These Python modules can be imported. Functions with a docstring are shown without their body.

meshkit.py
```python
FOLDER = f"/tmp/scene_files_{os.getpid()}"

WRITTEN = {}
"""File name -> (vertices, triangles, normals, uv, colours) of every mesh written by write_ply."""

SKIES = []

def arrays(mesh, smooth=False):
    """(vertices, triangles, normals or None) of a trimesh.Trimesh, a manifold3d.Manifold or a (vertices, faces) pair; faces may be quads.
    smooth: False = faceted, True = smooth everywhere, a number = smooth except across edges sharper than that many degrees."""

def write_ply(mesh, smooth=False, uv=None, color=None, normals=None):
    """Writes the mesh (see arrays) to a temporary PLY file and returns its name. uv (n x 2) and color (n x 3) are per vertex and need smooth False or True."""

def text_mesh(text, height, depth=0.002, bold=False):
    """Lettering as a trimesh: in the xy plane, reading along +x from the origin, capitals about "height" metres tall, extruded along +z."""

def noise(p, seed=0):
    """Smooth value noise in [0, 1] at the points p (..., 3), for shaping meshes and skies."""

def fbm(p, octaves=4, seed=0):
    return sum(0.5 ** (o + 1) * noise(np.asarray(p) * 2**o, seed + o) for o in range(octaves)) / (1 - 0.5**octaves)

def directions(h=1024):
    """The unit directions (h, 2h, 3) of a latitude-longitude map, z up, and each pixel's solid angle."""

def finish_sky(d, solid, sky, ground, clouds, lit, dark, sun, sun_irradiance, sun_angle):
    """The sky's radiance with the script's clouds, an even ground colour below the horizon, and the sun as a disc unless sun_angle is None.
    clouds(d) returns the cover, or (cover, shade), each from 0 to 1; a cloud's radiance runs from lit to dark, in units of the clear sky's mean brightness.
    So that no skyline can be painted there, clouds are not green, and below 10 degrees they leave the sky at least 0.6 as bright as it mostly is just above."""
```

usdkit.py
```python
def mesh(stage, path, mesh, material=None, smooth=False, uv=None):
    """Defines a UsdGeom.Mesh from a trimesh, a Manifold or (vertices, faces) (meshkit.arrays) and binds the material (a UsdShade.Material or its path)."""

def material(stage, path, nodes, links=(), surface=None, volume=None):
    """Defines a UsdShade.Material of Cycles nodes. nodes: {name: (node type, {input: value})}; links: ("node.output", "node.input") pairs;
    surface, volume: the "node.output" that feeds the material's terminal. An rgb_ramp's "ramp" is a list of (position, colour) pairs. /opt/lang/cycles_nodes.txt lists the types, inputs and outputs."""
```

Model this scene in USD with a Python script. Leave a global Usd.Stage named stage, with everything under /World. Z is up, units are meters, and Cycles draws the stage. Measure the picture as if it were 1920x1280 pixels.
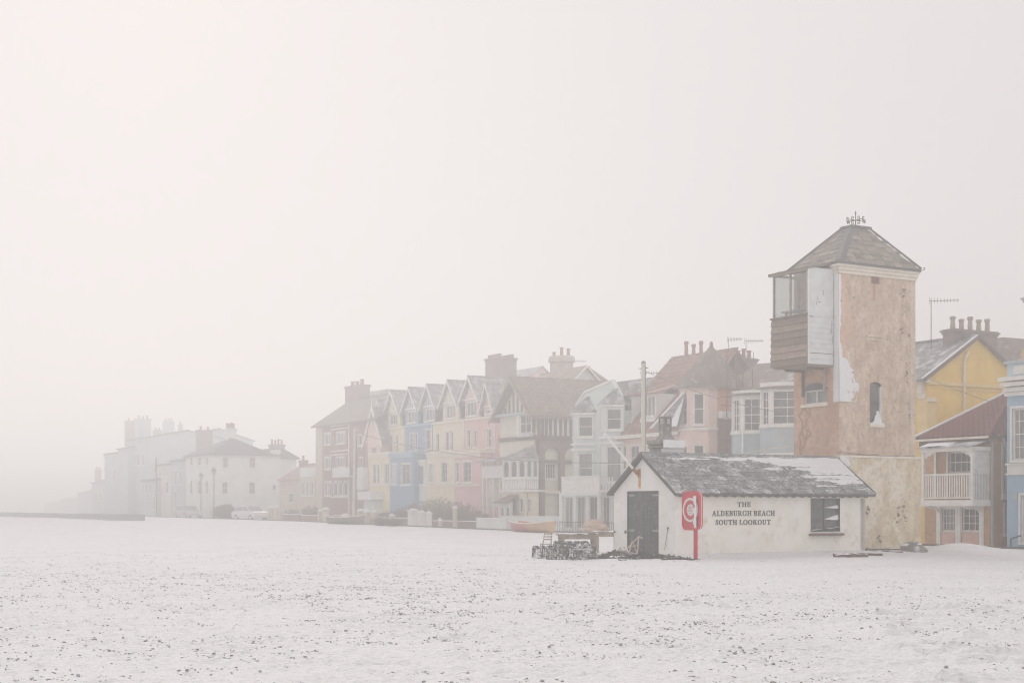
import math, random
import numpy as np, trimesh, usdkit, meshkit
from pxr import Usd, UsdGeom, UsdLux, UsdShade, Gf, Sdf, Vt
from shapely.geometry import Polygon, LineString, Point, box as sbox
from shapely.ops import unary_union
from shapely import affinity

stage = Usd.Stage.CreateInMemory()
UsdGeom.SetStageUpAxis(stage, 'Z')
UsdGeom.SetStageMetersPerUnit(stage, 1.0)
UsdGeom.Xform.Define(stage, '/World')
LK = '/World/Looks/'

# ------------------------------------------------------------------ camera, sky, sun, exposure
FP, EYE, HOR = 2700.0, 1.6, 952.0          # focal length and horizon in pixels of the 1920-wide photograph
cam = UsdGeom.Camera.Define(stage, '/World/camera')
cam.CreateFocalLengthAttr(36.0 * FP / 1920)
cam.CreateHorizontalApertureAttr(36.0)
cam.CreateVerticalApertureAttr(24.0)
cam.CreateVerticalApertureOffsetAttr((HOR - 640) / 1920 * 36)
cam.CreateClippingRangeAttr(Gf.Vec2f(0.1, 5000))
cam.AddTranslateOp().Set(Gf.Vec3d(0, 0, EYE))
cam.AddRotateXOp().Set(90)
cam.CreateExposureAttr(0.10)
SUN_EL, SUN_AZ = math.radians(25), (-0.26, 0.966)
usdkit.material(stage, LK + 'overcast_sky', {
    "s": ("sky_texture", {"sky_type": "single_scattering", "sun_disc": False, "sun_elevation": SUN_EL, "sun_rotation": math.atan2(*SUN_AZ)}),
    "m": ("mix_color", {"fac": 0.95, "b": (7.4, 6.95, 6.86), "use_clamp": False}),
    "bg": ("background_shader", {"strength": 0.1})},
    [("s.color", "m.a"), ("m.result", "bg.color")], surface="bg.background")
dome = UsdLux.DomeLight.Define(stage, '/World/sky')
UsdShade.MaterialBindingAPI.Apply(dome.GetPrim()).Bind(UsdShade.Material.Get(stage, LK + 'overcast_sky'))
dome.GetPrim().SetCustomDataByKey('kind', 'structure')
sun = UsdLux.DistantLight.Define(stage, '/World/sun')
sun.CreateIntensityAttr(0.4)
sun.CreateAngleAttr(40)
sun.CreateNormalizeAttr(True)
sun.CreateColorAttr(Gf.Vec3f(1, .955, .935))
sun.AddRotateZOp().Set(math.degrees(math.atan2(SUN_AZ[1], SUN_AZ[0])) + 90)
sun.AddRotateXOp().Set(90 - math.degrees(SUN_EL))
HAZE_DENSITY = 0.0070

# ------------------------------------------------------------------ helpers
RND = random.Random(7)
C60, S60 = 0.5, math.sqrt(3) / 2
# street axes: a runs along the sea front (towards the camera's right and nearer), b runs inland
def W(p):
    a, b, z = p
    return (C60 * a + S60 * b, -S60 * a + C60 * b, z)
def ray(u, v):
    k = (u - 960) / FP
    return np.array([C60 * k - S60, S60 * k + C60, (HOR - v) / FP])
def A(u, b):
    d = ray(u, HOR)
    return b * d[0] / d[1]
def Bq(u, a):
    d = ray(u, HOR)
    return a * d[1] / d[0]
def ZZ(v, a, b):
    return EYE + (HOR - v) / FP * (-S60 * a + C60 * b)
def UV(a, b, z):
    x, y, _ = W((a, b, z))
    return 960 + x / y * FP, HOR - (z - EYE) / y * FP

used = {}
def numbered(parent, name):
    key = parent + '/' + name
    n = used.get(key, 0)
    used[key] = n + 1
    return key if n == 0 else f'{key}_{n:03d}'

class Thing:
    def __init__(self, name, label, cat, o, group=None, turn=0.0):
        self.path = numbered('/World', name)
        self.o = np.array(o, float)
        self.turn = turn
        x = UsdGeom.Xform.Define(stage, self.path)
        x.AddTranslateOp().Set(Gf.Vec3d(*W(o)))
        x.AddRotateZOp().Set(-60.0 + turn)
        self.prim = x.GetPrim()
        for k, s in (('label', label), ('category', cat), ('group', group)):
            if s:
                self.prim.SetCustomDataByKey(k, s)

def copy_of(src, label, o, turn, group=None, scale=None):
    path = numbered('/World', src.path.split('/')[-1].rstrip('0123456789').rstrip('_'))
    x = UsdGeom.Xform.Define(stage, path)
    x.GetPrim().GetReferences().AddInternalReference(src.path)
    x.ClearXformOpOrder()
    x.GetPrim().GetAttribute('xformOp:translate').Set(Gf.Vec3d(*W(o)))
    x.GetPrim().GetAttribute('xformOp:rotateZ').Set(-60.0 + turn)
    ops = [UsdGeom.XformOp(x.GetPrim().GetAttribute('xformOp:translate')), UsdGeom.XformOp(x.GetPrim().GetAttribute('xformOp:rotateZ'))]
    if scale:
        s = x.AddScaleOp()
        s.Set(Gf.Vec3f(*scale))
        ops.append(s)
    x.SetXformOpOrder(ops)
    p = x.GetPrim()
    p.SetCustomDataByKey('label', label)
    if group:
        p.SetCustomDataByKey('group', group)
    p.SetInstanceable(True)
    return p

def out(name, verts, faces, mat, parent, label=None, smooth=False, kind=None):
    """One Mesh prim under a Thing or under a part (path, origin)."""
    path, o = (parent.path, parent.o) if isinstance(parent, Thing) else parent
    p = numbered(path, name)
    m = usdkit.mesh(stage, p, (np.asarray(verts, float) - o, np.asarray(faces, int)), mat, smooth=smooth)
    if label:
        m.GetPrim().SetCustomDataByKey('label', label)
    if kind:
        m.GetPrim().SetCustomDataByKey('kind', kind)
    return (p, o)

class MB:
    """Collects pieces of one mesh, in street coordinates."""
    def __init__(self):
        self.v, self.f, self.n = [], [], 0
    def add(self, v, f):
        v, f = np.asarray(v, float), np.asarray(f, int)
        t = v[f]
        if np.einsum('ij,ij->i', t[:, 0], np.cross(t[:, 1], t[:, 2])).sum() - 0 < 0 and self.closed:
            f = f[:, ::-1]
        self.v.append(v)
        self.f.append(f + self.n)
        self.n += len(v)
        return self
    closed = True
    HF = np.array([[0, 2, 1], [0, 3, 2], [4, 5, 6], [4, 6, 7], [0, 1, 5], [0, 5, 4], [1, 2, 6], [1, 6, 5], [2, 3, 7], [2, 7, 6], [3, 0, 4], [3, 4, 7]])
    def hexa(self, p8):
        p = np.asarray(p8, float)
        c = p.mean(0)
        f = self.HF
        t = (p - c)[f]
        if np.einsum('ij,ij->i', t[:, 0], np.cross(t[:, 1], t[:, 2])).sum() < 0:
            f = f[:, ::-1]
        self.v.append(p)
        self.f.append(f + self.n)
        self.n += 8
        return self
    def box(self, a0, a1, b0, b1, z0, z1):
        return self.hexa([(a0, b0, z0), (a1, b0, z0), (a1, b1, z0), (a0, b1, z0), (a0, b0, z1), (a1, b0, z1), (a1, b1, z1), (a0, b1, z1)])
    def fbox(self, F, s0, s1, z0, z1, n0, n1):
        P = F.P
        return self.hexa([P(s0, z0, n0), P(s1, z0, n0), P(s1, z0, n1), P(s0, z0, n1), P(s0, z1, n0), P(s1, z1, n0), P(s1, z1, n1), P(s0, z1, n1)])
    def fquad(self, F, q, n0, n1):
        """four (s, z) corners, extruded from n0 to n1"""
        return self.hexa([F.P(s, z, n0) for s, z in q] + [F.P(s, z, n1) for s, z in q])
    def poly(self, F, poly, n0, n1):
        for g in getattr(poly, 'geoms', [poly]):
            if g.is_empty or g.area < 1e-6:
                continue
            m = trimesh.creation.extrude_polygon(g, n1 - n0, engine='earcut')
            v = np.array([F.P(x, y, n0 + t) for x, y, t in m.vertices])
            f = np.array(m.faces)
            c = v.mean(0)
            t = (v - c)[f]
            if np.einsum('ij,ij->i', t[:, 0], np.cross(t[:, 1], t[:, 2])).sum() < 0:
                f = f[:, ::-1]
            self.v.append(v)
            self.f.append(f + self.n)
            self.n += len(v)
        return self
    def slab(self, pts, th):
        """a flat roof sheet of 3 or 4 corners given at its top face; th goes straight down"""
        p = [np.array(x, float) for x in pts]
        if len(p) == 3:
            p = [p[0], p[1], p[2], p[2] + (p[0] - p[2]) * 1e-4]
        dn = np.array([0, 0, th])
        return self.hexa([x - dn for x in p] + p)
    def tube(self, p, q, r0, r1=None, k=8):
        p, q = np.array(p, float), np.array(q, float)
        r1 = r0 if r1 is None else r1
        d = q - p
        L = np.linalg.norm(d)
        if L < 1e-9:
            return self
        d /= L
        x = np.cross(d, [0, 0, 1.0] if abs(d[2]) < .9 else [1.0, 0, 0])
        x /= np.linalg.norm(x)
        y = np.cross(d, x)
        an = np.arange(k) * 2 * np.pi / k
        ring = np.outer(np.cos(an), x) + np.outer(np.sin(an), y)
        v = np.vstack([p + ring * r0, q + ring * r1, [p], [q]])
        f = []
        for i in range(k):
            j = (i + 1) % k
            f += [[i, j, k + j], [i, k + j, k + i], [j, i, 2 * k], [k + i, k + j, 2 * k + 1]]
        self.v.append(v)
        self.f.append(np.array(f) + self.n)
        self.n += len(v)
        return self
    def path(self, pts, r, k=6):
        for p, q in zip(pts[:-1], pts[1:]):
            self.tube(p, q, r, r, k)
        return self
    def lathe(self, c, prof, k=12):
        """prof: (radius, z) pairs from bottom to top round the upright axis at c"""
        c = np.array(c, float)
        an = np.arange(k) * 2 * np.pi / k
        v, f = [], []
        for r, z in prof:
            v += [c + (r * math.cos(t), r * math.sin(t), z) for t in an]
        for i in range(len(prof) - 1):
            for j in range(k):
                q, w = i * k + j, i * k + (j + 1) % k
                f += [[q, w, w + k], [q, w + k, q + k]]
        n = len(v)
        v += [c + (0, 0, prof[0][1]), c + (0, 0, prof[-1][1])]
        for j in range(k):
            f += [[(j + 1) % k, j, n], [(len(prof) - 1) * k + j, (len(prof) - 1) * k + (j + 1) % k, n + 1]]
        self.v.append(np.array(v))
        self.f.append(np.array(f) + self.n)
        self.n += len(v)
        return self
    def raw(self, v, f):
        self.v.append(np.asarray(v, float))
        self.f.append(np.asarray(f, int) + self.n)
        self.n += len(v)
        return self
    def build(self, name, mat, parent, label=None, smooth=False, kind=None):
        if not self.v:
            return None
        return out(name, np.vstack(self.v), np.vstack(self.f), mat, parent, label, smooth, kind)

class Face:
    """An upright plane: s runs to the right as seen from outside, n points outwards."""
    def __init__(self, o, U, s0=0.0):
        self.o, self.U = np.array(o, float), np.array(U, float) / np.hypot(*U)
        self.N = np.array([self.U[1], -self.U[0]])
        self.s0, self.holes = s0, []
    def P(self, s, z, n=0.0):
        q = self.o + self.U * (s - self.s0) + self.N * n
        return np.array([q[0], q[1], z])
    def px(self, u, v):
        d = ray(u, v)
        t = (self.o @ self.N) / (d[:2] @ self.N)
        q = d * t
        return float((q[:2] - self.o) @ self.U + self.s0), float(EYE + q[2])
    def rect(self, u0, u1, v0, v1):
        (s0, _), (s1, _) = self.px(u0, v0), self.px(u1, v0)
        um = (u0 + u1) / 2
        return s0, s1, self.px(um, v1)[1], self.px(um, v0)[1]
def S(b):
    return Face((0, b), (1, 0))
def R(a):
    return Face((a, 0), (0, 1))

# ------------------------------------------------------------------ materials
mats = {}
def mat(name, c1, c2=None, scale=6.0, rough=.8, bump=0.0, stretch=(1, 1, 1), lo=.4, hi=.65, spec=.3, metallic=0.0, c3=None, s3=1.0, lo3=.5, hi3=.7, vary=0.0, detail=5):
    if name in mats:
        return mats[name]
    c2 = c2 or tuple(x * .8 for x in c1)
    n = {"g": ("geometry", {}), "mp": ("mapping", {"scale": stretch}), "n": ("noise_texture", {"scale": scale, "detail": detail, "roughness": .6}),
         "r": ("rgb_ramp", {"ramp": [(0, c1), (lo, c1), (hi, c2), (1, c2)]}), "p": ("principled_bsdf", {"roughness": rough, "specular_ior_level": spec, "metallic": metallic})}
    l = [("g.position", "mp.vector"), ("mp.vector", "n.vector"), ("n.fac", "r.fac")]
    last = "r.color"
    if c3:
        n["n3"] = ("noise_texture", {"scale": s3, "detail": 6, "roughness": .65})
        n["m3"] = ("map_range", {"from_min": lo3, "from_max": hi3, "to_min": 0, "to_max": 1, "clamp": True})
        n["x3"] = ("mix_color", {"b": c3})
        l += [("mp.vector", "n3.vector"), ("n3.fac", "m3.value"), ("m3.result", "x3.fac"), (last, "x3.a")]
        last = "x3.result"
    if vary:
        n["oi"] = ("object_info", {})
        n["mv"] = ("map_range", {"from_min": 0, "from_max": 1, "to_min": 1 - vary, "to_max": 1 + vary})
        n["hs"] = ("hsv", {})
        l += [("oi.random", "mv.value"), ("mv.result", "hs.value"), (last, "hs.color")]
        last = "hs.color"
    l.append((last, "p.base_color"))
    if bump:
        n["b"] = ("bump", {"strength": .8, "distance": bump})
        l += [("n.fac", "b.height"), ("b.normal", "p.normal")]
    mats[name] = usdkit.material(stage, LK + name, n, l, surface="p.BSDF")
    return mats[name]

def courses(name, c1, c2, mortar, w, h, msize=.012, bump=.02, snow=0.0, rough=.85, patch=None):
    """brick or tile courses: the pattern lies in (along the wall, height)"""
    n = {"tc": ("texture_coordinate", {}), "sx": ("separate_xyz", {}), "ad": ("math", {"math_type": "add"}), "cx": ("combine_xyz", {}),
         "bt": ("brick_texture", {"color1": c1, "color2": c2, "mortar": mortar, "scale": 1.0, "mortar_size": msize, "brick_width": w, "row_height": h, "mortar_smooth": .2}),
         "n": ("noise_texture", {"scale": 1.3, "detail": 6, "roughness": .7}), "mr": ("map_range", {"from_min": .35, "from_max": .7, "to_min": .78, "to_max": 1.18}),
         "hs": ("hsv", {}), "b": ("bump", {"strength": .7, "distance": bump, "invert": True}), "p": ("principled_bsdf", {"roughness": rough, "specular_ior_level": .25})}
    l = [("tc.object", "sx.vector"), ("sx.x", "ad.value1"), ("sx.y", "ad.value2"), ("ad.value", "cx.x"), ("sx.z", "cx.y"), ("cx.vector", "bt.vector"),
         ("tc.object", "n.vector"), ("n.fac", "mr.value"), ("mr.result", "hs.value"), ("bt.color", "hs.color"), ("bt.fac", "b.height"), ("b.normal", "p.normal")]
    last = "hs.color"
    if snow:
        n["n2"] = ("noise_texture", {"scale": 2.2, "detail": 7, "roughness": .7})
        n["m2"] = ("map_range", {"from_min": 1 - snow - .12, "from_max": 1 - snow + .12, "to_min": 0, "to_max": .9, "clamp": True})
        n["x2"] = ("mix_color", {"b": (.8, .8, .82)})
        l += [("tc.object", "n2.vector"), ("n2.fac", "m2.value"), ("m2.result", "x2.fac"), (last, "x2.a")]
        last = "x2.result"
    l.append((last, "p.base_color"))
    mats[name] = usdkit.material(stage, LK + name, n, l, surface="p.BSDF")
    return mats[name]

SNOW = mat('snow', (.84, .84, .85), (.78, .785, .80), scale=9, rough=.75, bump=.02)
WHITE = mat('white_paint', (.84, .83, .80), (.75, .74, .70), scale=3, rough=.6)
LIMEWASH = mat('limewash', (.88, .875, .85), (.81, .80, .765), scale=1.6, rough=.9, bump=.01, c3=(.6, .56, .47), s3=2.3, lo3=.6, hi3=.82)
CREAMWALL = mat('cream_limewash', (.88, .865, .82), (.81, .785, .71), scale=1.2, rough=.9, bump=.012, c3=(.62, .55, .43), s3=1.9, lo3=.55, hi3=.78)
DOOR = mat('weathered_black_door', (.075, .077, .084), (.12, .123, .13), scale=5, rough=.75, bump=.004, c3=(.5, .5, .52), s3=30, lo3=.56, hi3=.66, stretch=(1, 1, .6))
IRON = mat('dark_iron', (.08, .08, .082), (.125, .105, .09), scale=12, rough=.6)
HINGE = mat('snowy_hinge', (.45, .45, .45), (.3, .29, .28), scale=20, rough=.7)
RUST = mat('rust', (.42, .17, .05), (.30, .11, .04), scale=14, rough=.9, c3=(.55, .3, .12), s3=5)
SLATE1 = mat('slate_grey', (.13, .133, .14), (.19, .19, .195), scale=7, rough=.7, bump=.006, vary=.25, c3=(.62, .63, .65), s3=13, lo3=.46, hi3=.68, stretch=(1, 1, 2))
SLATE2 = mat('slate_dusted', (.16, .16, .165), (.23, .228, .23), scale=9, rough=.75, bump=.006, vary=.22, c3=(.7, .71, .73), s3=11, lo3=.42, hi3=.62, stretch=(1, 1, 2))
STONESLATE = mat('lichen_slate', (.2, .172, .148), (.28, .245, .21), scale=5, rough=.85, bump=.008, vary=.24, c3=(.17, .155, .145), s3=3, lo3=.48, hi3=.62)
STONESLATE2 = mat('mossy_slate', (.24, .21, .175), (.32, .285, .24), scale=6, rough=.85, bump=.008, vary=.22, c3=(.2, .18, .16), s3=4, lo3=.5, hi3=.66)
LEAD = mat('lead_flashing', (.12, .115, .117), (.165, .158, .157), scale=8, rough=.7, bump=.004)
BOARD = mat('weathered_board', (.33, .26, .205), (.21, .165, .13), scale=5, rough=.85, bump=.004, stretch=(1, 1, 4), vary=.3, c3=(.5, .47, .44), s3=18, lo3=.62, hi3=.74)
TIMBER = mat('grey_timber', (.44, .385, .33), (.31, .265, .225), scale=6, rough=.85, bump=.004, vary=.15)
OAK = mat('dark_timber', (.15, .105, .09), (.2, .145, .125), scale=5, rough=.8)
GLASS = mat('window_glass', (.12, .12, .12), (.2, .195, .19), scale=1.1, rough=.12, spec=.5, detail=2)
CURTAIN = mat('curtained_glass', (.32, .325, .32), (.2, .205, .21), scale=2.2, rough=.25, spec=.5, stretch=(2.2, 2.2, .25), detail=2)
DARKGLASS = mat('frosted_dark_glass', (.085, .088, .095), (.14, .145, .15), scale=9, rough=.35, spec=.4, c3=(.5, .51, .53), s3=24, lo3=.56, hi3=.68)
REDPAINT = mat('red_paint', (.62, .035, .06), (.52, .03, .05), scale=7, rough=.35, spec=.5)
RINGWHITE = mat('ring_white', (.78, .72, .70), (.7, .62, .6), scale=8, rough=.5)
ROPE = mat('rope_dark', (.15, .145, .14), (.10, .098, .095), scale=14, rough=.95, c3=(.78, .78, .79), s3=7, lo3=.52, hi3=.57)
KELP = mat('dark_net', (.09, .085, .08), (.14, .125, .11), scale=10, rough=.95, c3=(.55, .55, .56), s3=9, lo3=.58, hi3=.64)
TERRA = mat('terracotta', (.36, .16, .1), (.26, .115, .08), scale=5, rough=.85)
BUFFPOT = mat('buff_pot', (.42, .36, .28), (.3, .25, .2), scale=5, rough=.85)
STONE = mat('rough_stone', (.3, .285, .26), (.19, .18, .165), scale=6, rough=.95, bump=.03, c3=(.65, .65, .66), s3=3.5, lo3=.55, hi3=.66)
CONCRETE = mat('dark_concrete', (.14, .13, .125), (.2, .19, .18), scale=3, rough=.9)
POLE = mat('pole_wood', (.60, .57, .51), (.5, .465, .41), scale=4, rough=.9, stretch=(6, 6, .4))
POLEDARK = mat('pole_dark', (.2, .18, .16), (.15, .135, .12), scale=4, rough=.9, stretch=(6, 6, .4))
YELLOW = mat('yellow_render', (.89, .62, .16), (.82, .55, .125), scale=1.5, rough=.85, bump=.008, c3=(.76, .48, .11), s3=.8, lo3=.5, hi3=.75)
YELLOWTRIM = mat('yellow_trim', (.85, .65, .30), (.78, .58, .25), scale=3, rough=.8)
CREAMTRIM = mat('cream_trim', (.82, .76, .66), (.74, .67, .57), scale=3, rough=.8)
BLUE = mat('sky_blue_render', (.38, .53, .66), (.34, .48, .61), scale=1.5, rough=.8)
PALEBLUE = mat('pale_blue_render', (.55, .68, .74), (.5, .62, .69), scale=1.5, rough=.8)
PINKDOOR = mat('pink_door', (.74, .50, .45), (.67, .43, .38), scale=4, rough=.6)
PINK = mat('pink_render', (.78, .51, .51), (.71, .46, .46), scale=1.2, rough=.85)
PALEPINK = mat('pale_pink_render', (.82, .63, .57), (.76, .57, .51), scale=1.2, rough=.85)
CREAM = mat('cream_render', (.82, .73, .56), (.75, .66, .50), scale=1.2, rough=.85)
LEMON = mat('lemon_render', (.81, .75, .51), (.74, .68, .45), scale=1.2, rough=.85)
TBLUE = mat('terrace_blue_render', (.27, .39, .54), (.24, .35, .49), scale=1.2, rough=.85)
MINT = mat('mint_render', (.66, .74, .71), (.60, .68, .65), scale=1.2, rough=.85)
GREYBLUE = mat('grey_blue_panel', (.47, .535, .57), (.41, .475, .51), scale=1.4, rough=.8)
BUFF = mat('buff_panel', (.80, .75, .65), (.72, .67, .56), scale=1.5, rough=.85)
BEIGE = mat('beige_render', (.62, .55, .45), (.54, .475, .385), scale=1.4, rough=.85)
PALEGREY = mat('pale_grey_render', (.76, .785, .77), (.69, .715, .70), scale=.8, rough=.85)
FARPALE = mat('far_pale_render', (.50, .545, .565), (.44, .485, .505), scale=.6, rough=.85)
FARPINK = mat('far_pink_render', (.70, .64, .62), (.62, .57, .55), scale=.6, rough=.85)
ORANGEWALL = mat('orange_plaster', (.72, .36, .25), (.64, .3, .2), scale=1.5, rough=.85)
BRICK = courses('red_brick', (.42, .245, .21), (.35, .2, .17), (.4, .35, .33), .225, .075)
BRICKBROWN = courses('brown_brick', (.34, .255, .225), (.28, .205, .18), (.32, .28, .26), .225, .075)
BRICKORANGE = courses('orange_brick', (.66, .39, .22), (.58, .33, .18), (.52, .38, .26), .225, .075)
FLATROOF = courses('grey_slate_roof', (.30, .295, .29), (.25, .246, .243), (.19, .19, .19), .3, .16, snow=.40)
TILEROOF = courses('brown_tile_roof', (.44, .345, .28), (.35, .275, .22), (.23, .185, .15), .18, .11, snow=.30)
FARSLATE = courses('far_slate_roof', (.135, .14, .142), (.11, .115, .118), (.08, .08, .08), .3, .16, snow=.2)
REDTILE = courses('red_tile_roof', (.46, .27, .22), (.39, .225, .185), (.24, .15, .12), .18, .11, snow=.33)
DARKTILE = courses('dark_tile_roof', (.29, .24, .205), (.235, .2, .175), (.15, .125, .11), .18, .11, snow=.32)
SNOWYROOF = courses('snowy_slate_roof', (.16, .165, .17), (.12, .125, .13), (.05, .05, .05), .4, .2, snow=.52)
CLEAR = usdkit.material(stage, LK + 'clear_glass', {"t": ("transparent_bsdf", {"color": (.87, .88, .87)}), "g": ("glossy_bsdf", {"roughness": .03, "color": (.9, .92, .92)}), "m": ("mix_closure", {"fac": 0.12})},
                        [("t.BSDF", "m.closure1"), ("g.BSDF", "m.closure2")], surface="m.closure")

def stucco(name, base, deep, peach, dark):
    """weathered tower render: upright run-off streaks, patches where a coat has gone, small pocks"""
    n = {"g": ("geometry", {}), "m1": ("mapping", {"scale": (1.25, 1.25, .72)}), "n1": ("noise_texture", {"scale": 1.9, "detail": 9, "roughness": .72}),
         "n2": ("noise_texture", {"scale": .75, "detail": 9, "roughness": .68, "distortion": .8}), "n3": ("noise_texture", {"scale": 6.5, "detail": 8, "roughness": .75}),
         "v": ("voronoi_texture", {"scale": 1.7, "randomness": 1.0}),
         "r1": ("rgb_ramp", {"ramp": [(0, base), (.4, base), (.62, deep), (1, deep)]}),
         "k2": ("map_range", {"from_min": .5, "from_max": .58, "to_min": 0, "to_max": .8, "clamp": True}), "x2": ("mix_color", {"b": peach}),
         "k3": ("map_range", {"from_min": .48, "from_max": .68, "to_min": 0, "to_max": .75, "clamp": True}), "x3": ("mix_color", {"b": dark}),
         "kv": ("map_range", {"from_min": .07, "from_max": .04, "to_min": 0, "to_max": .8, "clamp": True}), "xv": ("mix_color", {"b": (.1, .07, .05)}),
         "b": ("bump", {"strength": 1.0, "distance": .03}), "p": ("principled_bsdf", {"roughness": .92, "specular_ior_level": .2})}
    l = [("g.position", "m1.vector"), ("m1.vector", "n1.vector"), ("g.position", "n2.vector"), ("g.position", "n3.vector"), ("g.position", "v.vector"), ("n1.fac", "r1.fac"),
         ("n2.fac", "k2.value"), ("k2.result", "x2.fac"), ("r1.color", "x2.a"), ("n3.fac", "k3.value"), ("k3.result", "x3.fac"), ("x2.result", "x3.a"),
         ("v.distance", "kv.value"), ("kv.result", "xv.fac"), ("x3.result", "xv.a"), ("xv.result", "p.base_color"), ("n3.fac", "b.height"), ("b.normal", "p.normal")]
    mats[name] = usdkit.material(stage, LK + name, n, l, surface="p.BSDF")
    return mats[name]
STUCCO = stucco('ochre_stucco', (.74, .60, .47), (.53, .395, .295), (.62, .475, .36), (.38, .265, .19))
STUCCOPEACH = stucco('peach_stucco', (.74, .54, .42), (.66, .46, .35), (.64, .44, .33), (.5, .34, .25))
STUCCOBROWN = stucco('brown_stucco', (.65, .43, .315), (.53, .335, .24), (.68, .48, .37), (.4, .26, .185))
STUCCOPALE = stucco('pale_stucco', (.80, .71, .55), (.64, .53, .36), (.86, .80, .68), (.46, .37, .26))
STUCCOGREY = stucco('grey_stucco', (.75, .63, .51), (.60, .49, .39), (.68, .57, .46), (.44, .33, .25))

# ------------------------------------------------------------------ ground
EDGE_B = 44.7
def edge_z(a):
    return np.interp(a, [-400, -159, -113, -82, -38, 0, 100], [.8, .65, .49, .22, .02, 0, 0])
def smooth(t):
    t = np.clip(t, 0, 1)
    return t * t * (3 - 2 * t)
def beach(x, y):
    a, b = C60 * x - S60 * y, S60 * x + C60 * y
    z = edge_z(a) * smooth((b - 27) / (EDGE_B - 27))
    p = np.stack([x, y, 0 * x], -1)
    z = z + .16 * (meshkit.fbm(p * .09, 3, 3) - .5) * smooth((y - 4) / 12) * (1 - smooth((b - 36) / 7))
    # drift that has blown up along the hut's long wall and round the tower's foot
    da, db = np.abs(a + 37.2), np.clip(np.maximum(27.6 - b, b - 40.5), 0, 9)
    z = z + .10 * np.exp(-(da / .9) ** 2 - (db / .8) ** 2)
    da = np.abs(a + 37.7)
    z = z + .22 * np.exp(-(da / 1.6) ** 2 - ((b - 40.8) / 1.6) ** 2)
    return z
GZ = lambda a, b: float(beach(*[np.array(t, float) for t in W((a, b, 0))[:2]]))

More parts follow.
